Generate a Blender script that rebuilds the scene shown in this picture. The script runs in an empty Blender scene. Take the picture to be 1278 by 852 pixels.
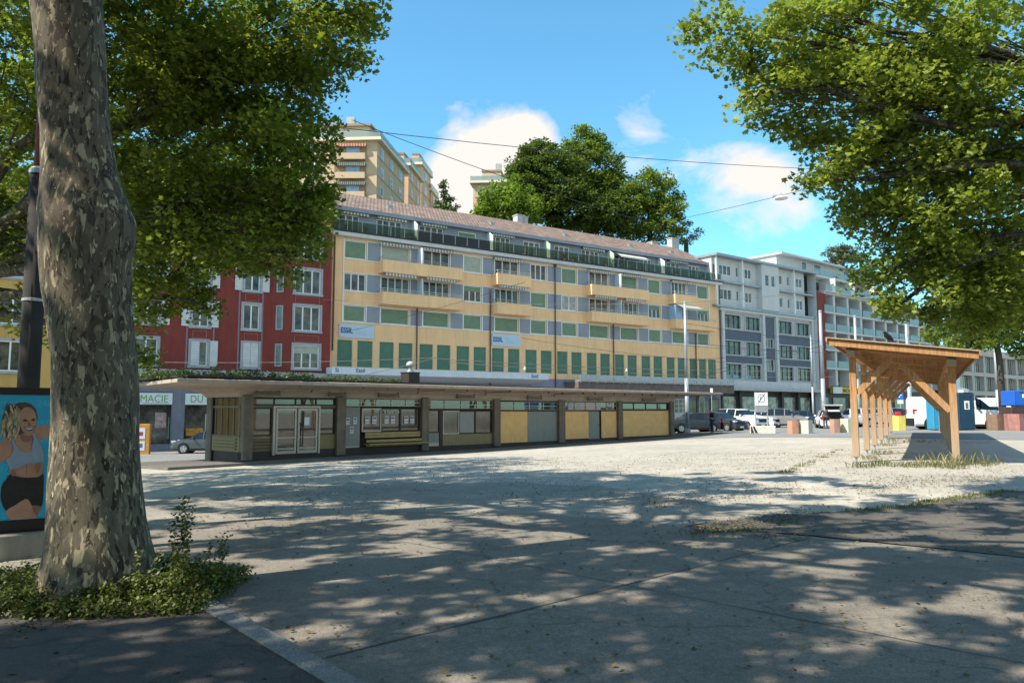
import bpy, bmesh, math, random
import numpy as np
from mathutils import Vector, Matrix, noise

# ------------------------------------------------------------------ camera, light, exposure
scene = bpy.context.scene
R = math.radians
F_PX, W_PX, EYE, HORIZON = 940.0, 1278.0, 1.65, 512.0
PITCH = math.atan((HORIZON - 426.0) / F_PX)
cam_d = bpy.data.cameras.new('camera')
cam_d.sensor_width = 36.0
cam_d.lens = F_PX / W_PX * 36.0
cam_d.clip_end = 3000
cam = bpy.data.objects.new('camera', cam_d)
cam.location = (0, 0, EYE)
cam.rotation_euler = (R(90) + PITCH, 0, 0)
scene.collection.objects.link(cam)
scene.camera = cam

SUN_EL = R(48)
SUN_FROM = Vector((-0.885, -0.465, 0)).normalized()      # horizontal direction towards the sun
sun_vec = Vector((SUN_FROM.x * math.cos(SUN_EL), SUN_FROM.y * math.cos(SUN_EL), math.sin(SUN_EL)))
sun_d = bpy.data.lights.new('sun', 'SUN')
sun_d.energy = 4.4
sun_d.angle = R(0.53)
sun_d.color = (1.0, 0.91, 0.77)
sun = bpy.data.objects.new('sun', sun_d)
sun.rotation_euler = (-sun_vec).to_track_quat('-Z', 'Y').to_euler()
scene.collection.objects.link(sun)

world = bpy.data.worlds.new('World')
scene.world = world
world.use_nodes = True
wt = world.node_tree
wt.nodes.clear()
def wn(t, **kw):
    n = wt.nodes.new(t)
    for k, v in kw.items():
        setattr(n, k, v)
    return n
wl = wt.links.new
sky = wn('ShaderNodeTexSky', sky_type='NISHITA', sun_disc=False, sun_elevation=SUN_EL,
         sun_rotation=math.atan2(SUN_FROM.x, SUN_FROM.y), altitude=400)
sky.air_density = 1.0; sky.dust_density = 0.6; sky.ozone_density = 1.6
bg_sky = wn('ShaderNodeBackground'); bg_sky.inputs[1].default_value = 0.145
SKY_TINT = wn('ShaderNodeMix', data_type='RGBA', blend_type='MULTIPLY')
SKY_TINT.inputs[0].default_value = 1.0
SKY_TINT.inputs[7].default_value = (0.53, 0.95, 0.97, 1)
wl(sky.outputs[0], SKY_TINT.inputs[6]); wl(SKY_TINT.outputs[2], bg_sky.inputs[0])
bg_cloud = wn('ShaderNodeBackground')
bg_cloud.inputs[0].default_value = (1.0, 0.955, 0.90, 1)
bg_cloud.inputs[1].default_value = 0.50
tc = wn('ShaderNodeTexCoord')
def vdir(px, py):
    x = px - 639.0; u = 426.0 - py
    c, s = math.cos(PITCH), math.sin(PITCH)
    return Vector((x, F_PX * c - u * s, F_PX * s + u * c)).normalized()
def math_node(op, a, b=None, c=None, clamp=False):
    n = wn('ShaderNodeMath', operation=op); n.use_clamp = clamp
    for i, v in enumerate((a, b, c)):
        if v is None: continue
        if isinstance(v, (int, float)): n.inputs[i].default_value = v
        else: wl(v, n.inputs[i])
    return n.outputs[0]
nz = wn('ShaderNodeTexNoise'); nz.inputs['Scale'].default_value = 8.0; nz.inputs['Detail'].default_value = 9
nz.inputs['Roughness'].default_value = 0.58; nz.inputs['Distortion'].default_value = 0.35
mp = wn('ShaderNodeMapping'); mp.inputs['Scale'].default_value = (1, 1, 1.7)
wl(tc.outputs['Generated'], mp.inputs[0]); wl(mp.outputs[0], nz.inputs['Vector'])
# cloud banks: (direction, angular radius, strength)
banks = [(vdir(610, 225), 0.06, 0.85), (vdir(565, 250), 0.05, 0.75), (vdir(650, 172), 0.035, 0.8), (vdir(610, 150), 0.08, 0.30), (vdir(690, 190), .04, .5),
         (vdir(955, 228), 0.045, 0.6), (vdir(1000, 262), 0.04, 0.55), (vdir(800, 170), 0.075, 0.28), (vdir(785, 205), 0.05, 0.35),
         (vdir(930, 310), 0.07, 0.22), (vdir(900, 220), 0.05, 0.2), (vdir(560, 290), 0.08, 0.4),
         (Vector((.35, -.85, .45)).normalized(), 0.85, 0.62), (Vector((-.8, -.35, .5)).normalized(), 0.6, 0.45), (Vector((.9, -.1, .35)).normalized(), 0.5, 0.4)]  # last three banks lie out of view, added to brighten and neutralise ambient light
acc = None
for d, rad, st in banks:
    vs = wn('ShaderNodeVectorMath', operation='DISTANCE')
    wl(tc.outputs['Generated'], vs.inputs[0]); vs.inputs[1].default_value = d
    q = math_node('DIVIDE', vs.outputs['Value'], rad)
    q = math_node('MULTIPLY', q, q)
    q = math_node('MULTIPLY', q, -1.0)
    q = math_node('EXPONENT', q)
    q = math_node('MULTIPLY', q, st)
    acc = q if acc is None else math_node('ADD', acc, q)
dens = math_node('ADD', math_node('MULTIPLY', nz.outputs[0], 1.7), acc)
dens = math_node('SUBTRACT', dens, 1.20)
dens = math_node('MULTIPLY', dens, 2.6, clamp=True)
mixw = wn('ShaderNodeMixShader')
wl(dens, mixw.inputs[0]); wl(bg_sky.outputs[0], mixw.inputs[1]); wl(bg_cloud.outputs[0], mixw.inputs[2])
wo = wn('ShaderNodeOutputWorld'); wl(mixw.outputs[0], wo.inputs[0])

scene.view_settings.view_transform = 'Standard'
scene.view_settings.look = 'None'
scene.view_settings.gamma = 1.0
scene.view_settings.use_curve_mapping = False
scene.view_settings.exposure = 1.02
scene.render.engine = 'CYCLES'
scene.cycles.max_bounces = 6
scene.cycles.diffuse_bounces = 3
scene.cycles.glossy_bounces = 3
scene.cycles.transmission_bounces = 3
scene.cycles.transparent_max_bounces = 4
scene.cycles.use_denoising = True
scene.cycles.sample_clamp_indirect = 6

# ------------------------------------------------------------------ geometry helpers
random.seed(7)
rng = np.random.default_rng(11)
C = scene.collection

def pray(px, py):
    x = px - 639.0; u = 426.0 - py
    c, s = math.cos(PITCH), math.sin(PITCH)
    return (x, F_PX * c - u * s, F_PX * s + u * c)
def PT(px, py, Y):
    d = pray(px, py); t = Y / d[1]
    return Vector((d[0] * t, Y, EYE + d[2] * t))

class Plane:
    """a facade line on the ground: origin, direction; hit() gives distance along it and height"""
    def __init__(s, x0, y0, dx, dy):
        n = math.hypot(dx, dy); s.o = (x0, y0); s.d = (dx / n, dy / n)
        s.rot = math.atan2(dy, dx)
    def hit(s, px, py, y=0.0):
        ox = s.o[0] - s.d[1] * y; oy = s.o[1] + s.d[0] * y
        r = pray(px, py)
        det = s.d[0] * (-r[1]) + r[0] * s.d[1]
        k = (s.d[0] * (-oy) + ox * s.d[1]) / det
        t = (r[0] * k - ox) * s.d[0] + (r[1] * k - oy) * s.d[1]
        return t, EYE + r[2] * k
    def pt(s, a, y=0.0, z=0.0):
        return Vector((s.o[0] + s.d[0] * a - s.d[1] * y, s.o[1] + s.d[1] * a + s.d[0] * y, z))

# terrain height from levels known at a few spots, interpolated smoothly, then sampled on a 2 m triangle grid
CP = [(0,0,0),(-4,6.6,0),(5,8,.02),(10,10,.1),(9,20,.22),(13,20,.25),(-7,29,-.33),(-12,25,-.4),(2.8,41,-.3),(11,50,-.2),(15.5,55,.0),
      (22,62,.1),(32,62,.3),(17,45,.26),(26,44,.42),(34,52,.45),(22,52,.26),(-21,50,-1.15),(-28,52,-1.25),(-12,50,-1.0),(0,62,-.8),(24,86,0.0),(60,100,.2),(-60,90,-1.6),(100,30,.3),
      (-60,0,-.3),(60,-40,0),(-60,-60,0),(0,150,0),(100,150,.3),(-20,24,-.6),(0,20,-.02),(4,30,-.05),(18,30,.28)]
cpx = np.array([(a, b) for a, b, _ in CP], float); cpz = np.array([c for *_, c in CP], float)
_phi = lambda d2: np.sqrt(d2 + 9.0)
_A = _phi(((cpx[:, None] - cpx[None]) ** 2).sum(-1)); _w = np.linalg.solve(_A, cpz)
GX0, GY0, GS, NGX, NGY = -100.0, -60.0, 2.0, 110, 120
_gx = GX0 + GS * np.arange(NGX + 1); _gy = GY0 + GS * np.arange(NGY + 1)
_gxx, _gyy = np.meshgrid(_gx, _gy, indexing='ij')
GZ = np.zeros_like(_gxx)
for (a, b), w in zip(cpx, _w):
    GZ += w * _phi((_gxx - a) ** 2 + (_gyy - b) ** 2)
GZ = np.clip(GZ, -1.8, .6)
def H(x, y):
    fx = min(max((x - GX0) / GS, 0), NGX - 1e-6); fy = min(max((y - GY0) / GS, 0), NGY - 1e-6)
    i, j = int(fx), int(fy); u, v = fx - i, fy - j
    z00, z10, z01, z11 = GZ[i, j], GZ[i+1, j], GZ[i, j+1], GZ[i+1, j+1]
    if u >= v: return float(z00 + (z10 - z00) * u + (z11 - z10) * v)
    return float(z00 + (z11 - z01) * u + (z01 - z00) * v)
def GP(px, py):
    z = 0.0
    d = pray(px, py)
    for _ in range(25):
        t = (z - EYE) / d[2]
        z = .5 * z + .5 * H(d[0] * t, d[1] * t)
    t = (z - EYE) / d[2]
    return Vector((d[0] * t, d[1] * t, H(d[0] * t, d[1] * t)))

class MB:
    def __init__(s): s.v = []; s.f = []; s.m = []
    def quad(s, a, b, c, d, m=0):
        n = len(s.v); s.v += [tuple(a), tuple(b), tuple(c), tuple(d)]; s.f.append((n, n+1, n+2, n+3)); s.m.append(m); return s
    def poly(s, pts, m=0):
        n = len(s.v); s.v += [tuple(p) for p in pts]; s.f.append(tuple(range(n, n + len(pts)))); s.m.append(m); return s
    def box(s, x0, x1, y0, y1, z0, z1, m=0, M=None):
        p = [(x0,y0,z0),(x1,y0,z0),(x1,y1,z0),(x0,y1,z0),(x0,y0,z1),(x1,y0,z1),(x1,y1,z1),(x0,y1,z1)]
        if M is not None: p = [tuple(M @ Vector(q)) for q in p]
        n = len(s.v); s.v += p
        for f in ((0,3,2,1),(4,5,6,7),(0,1,5,4),(1,2,6,5),(2,3,7,6),(3,0,4,7)):
            s.f.append(tuple(n + i for i in f)); s.m.append(m)
        return s
    def bar(s, a, b, w, h=None, m=0, up=(0, 0, 1)):
        a, b = Vector(a), Vector(b); h = h or w
        d = (b - a); L = d.length; d.normalize()
        u = Vector(up)
        if abs(d.dot(u)) > .98: u = Vector((1, 0, 0))
        x = d.cross(u).normalized(); y = x.cross(d).normalized()
        M = Matrix((( x.x, d.x, y.x, a.x), (x.y, d.y, y.y, a.y), (x.z, d.z, y.z, a.z), (0, 0, 0, 1)))
        return s.box(-w/2, w/2, 0, L, -h/2, h/2, m, M)
    def tube(s, pts, rads, n=8, m=0, cap=True):
        pts = [Vector(p) for p in pts]
        if isinstance(rads, (int, float)): rads = [rads] * len(pts)
        base = len(s.v); prev = None
        for i, p in enumerate(pts):
            d = (pts[min(i+1, len(pts)-1)] - pts[max(i-1, 0)]).normalized()
            if prev is None:
                u = Vector((0, 0, 1)) if abs(d.z) < .9 else Vector((1, 0, 0))
                x = d.cross(u).normalized()
            else:
                x = (prev - d * prev.dot(d)).normalized()
            prev = x; y = d.cross(x)
            for k in range(n):
                a = 2 * math.pi * k / n
                s.v.append(tuple(p + (x * math.cos(a) + y * math.sin(a)) * rads[i]))
        for i in range(len(pts) - 1):
            for k in range(n):
                a = base + i * n + k; b = base + i * n + (k + 1) % n
                s.f.append((a, b, b + n, a + n)); s.m.append(m)
        if cap:
            s.f.append(tuple(base + k for k in reversed(range(n)))); s.m.append(m)
            e = base + (len(pts) - 1) * n
            s.f.append(tuple(e + k for k in range(n))); s.m.append(m)
        return s
    def lathe(s, prof, n=12, c=(0, 0, 0), m=0, axis='z'):
        base = len(s.v)
        for r, z in prof:
            for k in range(n):
                a = 2 * math.pi * k / n
                if axis == 'z': q = (c[0] + r * math.cos(a), c[1] + r * math.sin(a), c[2] + z)
                else: q = (c[0] + r * math.cos(a), c[1] + z, c[2] + r * math.sin(a))
                s.v.append(q)
        for i in range(len(prof) - 1):
            for k in range(n):
                a = base + i * n + k; b = base + i * n + (k + 1) % n
                s.f.append((a, b, b + n, a + n)); s.m.append(m)
        s.f.append(tuple(base + k for k in reversed(range(n)))); s.m.append(m)
        e = base + (len(prof) - 1) * n
        s.f.append(tuple(e + k for k in range(n))); s.m.append(m)
        return s
    def build(s, name, mats, parent=None, smooth=False, bevel=0):
        me = bpy.data.meshes.new(name)
        me.from_pydata(s.v, [], s.f); 
        if not isinstance(mats, (list, tuple)): mats = [mats]
        for mt in mats: me.materials.append(mt)
        if len(mats) > 1: me.polygons.foreach_set('material_index', s.m)
        if smooth: me.polygons.foreach_set('use_smooth', [True] * len(me.polygons))
        me.update()
        o = bpy.data.objects.new(name, me); C.objects.link(o)
        if parent is not None: o.parent = parent
        if bevel:
            b = o.modifiers.new('bevel', 'BEVEL'); b.width = bevel; b.segments = 1; b.limit_method = 'ANGLE'
        return o

def build_each(mb, name, mats, parent):
    """every box of the builder as an object of its own"""
    for i in range(len(mb.v) // 8):
        q = MB(); q.v = mb.v[i * 8:(i + 1) * 8]; q.f = [tuple(k - i * 8 for k in f) for f in mb.f[i * 6:(i + 1) * 6]]; q.m = [0] * 6
        q.build(name, mats, parent)
def tag(o, label, cat, group=None, kind=None):
    if label: o['label'] = label
    if cat: o['category'] = cat
    if group: o['group'] = group
    if kind: o['kind'] = kind
    return o
def thing(name, label, cat, loc=(0, 0, 0), rz=0, group=None):
    o = bpy.data.objects.new(name, None); C.objects.link(o)
    o.location = loc; o.rotation_euler = (0, 0, rz)
    o.empty_display_size = .2
    return tag(o, label, cat, group)
def copy_tree(o, parent=None):
    c = o.copy(); C.objects.link(c); c.parent = parent
    for ch in list(o.children):
        copy_tree(ch, c)
    return c
def text_mesh(name, s, size, mat, parent, loc, align='LEFT', bold=0.0, rot=(math.pi/2, 0, 0), spacing=1.0, xs=1.0, ext=.004):
    cu = bpy.data.curves.new(name, 'FONT'); cu.body = s; cu.size = size; cu.align_x = align
    cu.offset = bold; cu.extrude = ext; cu.space_character = spacing
    ob = bpy.data.objects.new(name, cu); C.objects.link(ob)
    dg = bpy.context.evaluated_depsgraph_get()
    me = bpy.data.meshes.new_from_object(ob.evaluated_get(dg))
    C.objects.unlink(ob); bpy.data.objects.remove(ob)
    me.materials.clear(); me.materials.append(mat)
    o = bpy.data.objects.new(name, me); C.objects.link(o)
    o.rotation_euler = rot; o.location = loc; o.parent = parent; o.scale = (xs, 1, 1)
    return o

# ------------------------------------------------------------------ materials
MATS = {}
def mat(name, col, rough=.85, var=.12, scale=2.0, bump=0.0, bscale=None, metal=0.0, spec=.35, stain=0.0, coord='Object', col2=None, sx=(1,1,1)):
    if name in MATS: return MATS[name]
    m = bpy.data.materials.new(name); m.use_nodes = True; nt = m.node_tree; L = nt.links.new
    b = nt.nodes['Principled BSDF']
    b.inputs['Roughness'].default_value = rough; b.inputs['Metallic'].default_value = metal
    b.inputs['Specular IOR Level'].default_value = spec
    t = nt.nodes.new('ShaderNodeTexCoord'); mpn = nt.nodes.new('ShaderNodeMapping'); mpn.inputs['Scale'].default_value = sx
    L(t.outputs[coord], mpn.inputs[0])
    n = nt.nodes.new('ShaderNodeTexNoise'); n.inputs['Scale'].default_value = scale; n.inputs['Detail'].default_value = 6
    n.inputs['Roughness'].default_value = .65
    L(mpn.outputs[0], n.inputs['Vector'])
    r = nt.nodes.new('ShaderNodeValToRGB'); L(n.outputs[0], r.inputs[0])
    c2 = col2 or tuple(min(1, c * (1 + var)) for c in col)
    r.color_ramp.elements[0].position = .32; r.color_ramp.elements[1].position = .68
    r.color_ramp.elements[0].color = (*[c * (1 - var) for c in col], 1); r.color_ramp.elements[1].color = (*c2, 1)
    out = r.outputs[0]
    if stain:
        mp2 = nt.nodes.new('ShaderNodeMapping'); mp2.inputs['Scale'].default_value = (3.0, 3.0, .22)
        L(t.outputs[coord], mp2.inputs[0])
        n2 = nt.nodes.new('ShaderNodeTexNoise'); n2.inputs['Scale'].default_value = 1.4; n2.inputs['Detail'].default_value = 8; n2.inputs['Roughness'].default_value = .7
        L(mp2.outputs[0], n2.inputs['Vector'])
        r2 = nt.nodes.new('ShaderNodeValToRGB'); r2.color_ramp.elements[0].position = .45; r2.color_ramp.elements[1].position = .72
        r2.color_ramp.elements[0].color = (1, 1, 1, 1); r2.color_ramp.elements[1].color = (1 - stain,) * 3 + (1,)
        L(n2.outputs[0], r2.inputs[0])
        mx = nt.nodes.new('ShaderNodeMix'); mx.data_type = 'RGBA'; mx.blend_type = 'MULTIPLY'; mx.inputs[0].default_value = 1
        L(out, mx.inputs[6]); L(r2.outputs[0], mx.inputs[7]); out = mx.outputs[2]
    L(out, b.inputs['Base Color'])
    if bump:
        nb = nt.nodes.new('ShaderNodeTexNoise'); nb.inputs['Scale'].default_value = bscale or scale * 8; nb.inputs['Detail'].default_value = 5
        L(mpn.outputs[0], nb.inputs['Vector'])
        bp = nt.nodes.new('ShaderNodeBump'); bp.inputs['Strength'].default_value = bump; bp.inputs['Distance'].default_value = .02
        L(nb.outputs[0], bp.inputs['Height']); L(bp.outputs[0], b.inputs['Normal'])
    MATS[name] = m
    return m
def glass(name, col=(.02, .025, .025), rough=.03, ior=1.6, var=.6, scale=.8):
    if name in MATS: return MATS[name]
    m = mat(name, col, rough, var, scale, spec=.5)
    m.node_tree.nodes['Principled BSDF'].inputs['IOR'].default_value = ior
    return m
def striped(name, c1, c2, per, axis='Z', rough=.7, duty=.5, bump=.0):
    """bands repeating every `per` metres along an object axis (slats, tiles, planks)"""
    if name in MATS: return MATS[name]
    m = bpy.data.materials.new(name); m.use_nodes = True; nt = m.node_tree; L = nt.links.new
    b = nt.nodes['Principled BSDF']; b.inputs['Roughness'].default_value = rough; b.inputs['Specular IOR Level'].default_value = .3
    t = nt.nodes.new('ShaderNodeTexCoord'); sp = nt.nodes.new('ShaderNodeSeparateXYZ'); L(t.outputs['Object'], sp.inputs[0])
    d = nt.nodes.new('ShaderNodeMath'); d.operation = 'DIVIDE'; d.inputs[1].default_value = per; L(sp.outputs[axis], d.inputs[0])
    fr = nt.nodes.new('ShaderNodeMath'); fr.operation = 'FRACT'; L(d.outputs[0], fr.inputs[0])
    r = nt.nodes.new('ShaderNodeValToRGB'); L(fr.outputs[0], r.inputs[0])
    e = r.color_ramp.elements; e[0].position = duty; e[0].color = (*c1, 1); e[1].position = min(1, duty + .08); e[1].color = (*c2, 1)
    n = nt.nodes.new('ShaderNodeTexNoise'); n.inputs['Scale'].default_value = 2.5; n.inputs['Detail'].default_value = 5; L(t.outputs['Object'], n.inputs['Vector'])
    r2 = nt.nodes.new('ShaderNodeValToRGB'); r2.color_ramp.elements[0].position = .3; r2.color_ramp.elements[0].color = (.82, .82, .82, 1); r2.color_ramp.elements[1].position = .7; L(n.outputs[0], r2.inputs[0])
    mx = nt.nodes.new('ShaderNodeMix'); mx.data_type = 'RGBA'; mx.blend_type = 'MULTIPLY'; mx.inputs[0].default_value = 1
    L(r.outputs[0], mx.inputs[6]); L(r2.outputs[0], mx.inputs[7]); L(mx.outputs[2], b.inputs['Base Color'])
    if bump:
        bp = nt.nodes.new('ShaderNodeBump'); bp.inputs['Strength'].default_value = bump; bp.inputs['Distance'].default_value = .03
        L(fr.outputs[0], bp.inputs['Height']); L(bp.outputs[0], b.inputs['Normal'])
    MATS[name] = m
    return m

M_yellow = mat('ochre render', (.86, .535, .285), .9, .06, .7, stain=.16, bump=.15, bscale=40)
M_blue = mat('blue grey panel', (.265, .285, .335), .8, .08, .8, stain=.12)
M_white = mat('white paint', (.76, .76, .74), .6, .05, 1.5, stain=.1)
M_offw = mat('off white render', (.55, .55, .55), .85, .05, .8, stain=.14)
M_lgrey = mat('light grey concrete', (.42, .42, .41), .9, .12, 1.2, stain=.22, bump=.2)
M_dgrey = mat('slate panel', (.10, .12, .155), .75, .1, 1.0, stain=.1)
M_red = mat('oxblood render', (.205, .042, .034), .9, .10, .8, stain=.2, bump=.2, bscale=30)
M_stone = mat('grey stone trim', (.34, .35, .38), .9, .1, 2, stain=.15)
M_shop = mat('grey blue shop stone', (.17, .18, .22), .85, .12, 1.5, stain=.2)
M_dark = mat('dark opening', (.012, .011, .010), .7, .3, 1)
M_black = mat('black metal', (.02, .02, .022), .5, .2, 4)
M_pipe = mat('brown downpipe', (.09, .06, .045), .5, .2, 3)
M_zinc = mat('zinc', (.30, .32, .34), .45, .15, 2, metal=.5)
M_galv = mat('galvanised steel', (.36, .39, .42), .45, .1, 3, metal=.35, stain=.15)
M_green = striped('green roller slats', (.19, .275, .18), (.10, .165, .10), .11, 'Z', .6, .82)
M_green2 = striped('blue green roller slats', (.10, .21, .145), (.055, .12, .085), .11, 'Z', .6, .82)
M_greyshut = striped('grey green roller slats', (.42, .45, .38), (.25, .27, .22), .11, 'Z', .6, .82)
M_wshut = striped('white louvres', (.62, .64, .64), (.36, .38, .38), .12, 'Z', .6, .75)
M_awn = striped('striped awning cloth', (.60, .58, .52), (.20, .20, .20), .30, 'X', .9, .5)
M_awnp = mat('cream awning cloth', (.62, .60, .55), .9, .06)
M_awnr = striped('red awning cloth', (.45, .12, .07), (.5, .4, .3), .4, 'X', .9, .6)
M_glass = mat('window glass', (.022, .022, .016), .04, .6, 1.1, col2=(.17, .16, .12), spec=.5)  # pale mottling stands in for curtains and reflections
M_curt = glass('curtained glass', (.30, .30, .28), .12, 1.5, .45, 1.6)
M_shopg = mat('shop glass', (.02, .02, .018), .03, .5, .9, col2=(.16, .155, .13), spec=.5)  # paler blotches paint reflections into the glass colour
M_kglass = glass('kiosk glass', (.035, .030, .024), .02, 1.9, .6, .7)
def clear_glass(name, tint, body, k=.6):
    m = bpy.data.materials.new(name); m.use_nodes = True; nt = m.node_tree; nt.nodes.clear()
    t = nt.nodes.new('ShaderNodeBsdfTransparent'); t.inputs[0].default_value = (*tint, 1)
    p = nt.nodes.new('ShaderNodeBsdfPrincipled'); p.inputs['Base Color'].default_value = (*body, 1); p.inputs['Roughness'].default_value = .08
    x = nt.nodes.new('ShaderNodeMixShader'); x.inputs[0].default_value = 1 - k; nt.links.new(t.outputs[0], x.inputs[1]); nt.links.new(p.outputs[0], x.inputs[2])
    o = nt.nodes.new('ShaderNodeOutputMaterial'); nt.links.new(x.outputs[0], o.inputs[0]); MATS[name] = m; return m
M_gglass = clear_glass('green balustrade glass', (.62, .72, .62), (.06, .085, .06), .68)
M_pale = clear_glass('pale balustrade glass', (.72, .82, .82), (.34, .42, .43), .5)
M_car_glass = glass('car glass', (.012, .022, .035), .03, 1.38, .3, 1)

def wallgrid(mb, x0, x1, z0, z1, ops, matfn=None, y=0.0, rev=.14, rm=0, xc=(), zc=()):
    xs = sorted(set([round(v, 4) for v in [x0, x1, *xc] + [o[0] for o in ops] + [o[1] for o in ops] if x0 <= v <= x1]))
    zs = sorted(set([round(v, 4) for v in [z0, z1, *zc] + [o[2] for o in ops] + [o[3] for o in ops] if z0 <= v <= z1]))
    for a, b in zip(xs, xs[1:]):
        for c, d in zip(zs, zs[1:]):
            mx, mz = (a + b) / 2, (c + d) / 2
            if any(o[0] < mx < o[1] and o[2] < mz < o[3] for o in ops): continue
            mb.quad((a, y, c), (b, y, c), (b, y, d), (a, y, d), matfn(mx, mz) if matfn else 0)
    for o in ops:
        a, b, c, d = o[:4]
        mb.quad((a, y, c), (a, y, d), (a, y + rev, d), (a, y + rev, c), rm)
        mb.quad((b, y, d), (b, y, c), (b, y + rev, c), (b, y + rev, d), rm)
        mb.quad((a, y, d), (b, y, d), (b, y + rev, d), (a, y + rev, d), rm)
        mb.quad((b, y, c), (a, y, c), (a, y + rev, c), (b, y + rev, c), rm)

def window(parent, a, b, c, d, kind='panes', n=2, y=0.0, rev=.14, fm=None, pm=None, sm=None, fw=.085, trans=0, name='window'):
    """frame mesh with a pane (and perhaps a roller shutter) as sub-parts, set at the back of its opening"""
    fm = fm or M_white; yb = y + rev - .06
    m = MB()
    m.box(a, a + fw, yb, yb + .08, c, d); m.box(b - fw, b, yb, yb + .08, c, d)
    m.box(a + fw, b - fw, yb, yb + .08, d - fw, d); m.box(a + fw, b - fw, yb, yb + .08, c, c + fw)
    top = d - fw
    if kind == 'half': top = d - (d - c) * .36
    if kind in ('panes', 'half', 'curtain'):
        for i in range(1, n):
            x = a + (b - a) * i / n
            m.box(x - fw * .6, x + fw * .6, yb + .005, yb + .07, c + fw, top)
        if trans: m.box(a + fw, b - fw, yb + .007, yb + .068, d - trans, d - trans + fw)
    w = m.build(name, fm, parent)
    if kind != 'shut':
        p = MB(); p.quad((a + fw, yb + .05, c + fw), (b - fw, yb + .05, c + fw), (b - fw, yb + .05, top), (a + fw, yb + .05, top))
        p.build('pane', pm or (M_curt if kind == 'curtain' else M_glass), w)
    if kind in ('shut', 'half'):
        p = MB(); zb = c + fw if kind == 'shut' else top
        p.box(a + fw, b - fw, yb + .01, yb + .045, zb, d - fw)
        p.build('roller_shutter', sm or M_green, w)
    return w

def awning(parent, a, b, z, y=-.02, out=.32, drop=.24, m=None, open_out=0.0):
    mb = MB(); m = m or M_awn
    if open_out:
        mb.box(a, b, y - .12, y, z - .10, z + .04)
        mb.quad((a, y - .1, z), (b, y - .1, z), (b, y - open_out, z - open_out * .45), (a, y - open_out, z - open_out * .45))
        mb.quad((b, y - .1, z - .02), (a, y - .1, z - .02), (a, y - open_out, z - open_out * .45 - .02), (b, y - open_out, z - open_out * .45 - .02))
        y0, z0 = y - open_out, z - open_out * .45
    else:
        mb.box(a, b, y - out, y, z - .09, z + .03)
        y0, z0 = y - out - .003, z
    n = max(2, int((b - a) / .3)); w = (b - a) / n
    for i in range(n):
        x = a + i * w
        pts = [(x, y0, z0), (x, y0, z0 - drop * .7), (x + w * .25, y0, z0 - drop * .95), (x + w * .5, y0, z0 - drop), (x + w * .75, y0, z0 - drop * .95), (x + w, y0, z0 - drop * .7), (x + w, y0, z0)]
        mb.poly(pts)
    return mb.build('awning', m, parent)

# ------------------------------------------------------------------ the ground
def sheet(name, poly, m, off, thick=0.0, label=None):
    """a flat patch cut along the terrain triangles so it lies a few millimetres above the ground"""
    bm = bmesh.new()
    vs = [bm.verts.new((p[0], p[1], 0)) for p in poly]
    bm.faces.new(vs)
    xs = [p[0] for p in poly]; ys = [p[1] for p in poly]
    def cut(co, no):
        bmesh.ops.bisect_plane(bm, geom=bm.verts[:] + bm.edges[:] + bm.faces[:], plane_co=co, plane_no=no, dist=1e-5)
    k = math.ceil(min(xs) / GS)
    while k * GS < max(xs): cut((k * GS, 0, 0), (1, 0, 0)); k += 1
    k = math.ceil(min(ys) / GS)
    while k * GS < max(ys): cut((0, k * GS, 0), (0, 1, 0)); k += 1
    lo = min(xs) - max(ys); hi = max(xs) - min(ys); k = math.ceil(lo / GS)
    while k * GS < hi: cut((k * GS, 0, 0), (1, -1, 0)); k += 1
    for v in bm.verts: v.co.z = H(v.co.x, v.co.y) + off
    bmesh.ops.recalc_face_normals(bm, faces=bm.faces)
    if thick:
        r = bmesh.ops.extrude_face_region(bm, geom=bm.faces[:])
        up = 1
        for v in [g for g in r['geom'] if isinstance(g, bmesh.types.BMVert)]: v.co.z -= thick
        bmesh.ops.recalc_face_normals(bm, faces=bm.faces)
    else:
        for f in bm.faces:
            if f.normal.z < 0: f.normal_flip()
    me = bpy.data.meshes.new(name); bm.to_mesh(me); bm.free(); me.materials.append(m)
    o = bpy.data.objects.new(name, me); C.objects.link(o); o['kind'] = 'structure'
    return o

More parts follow.
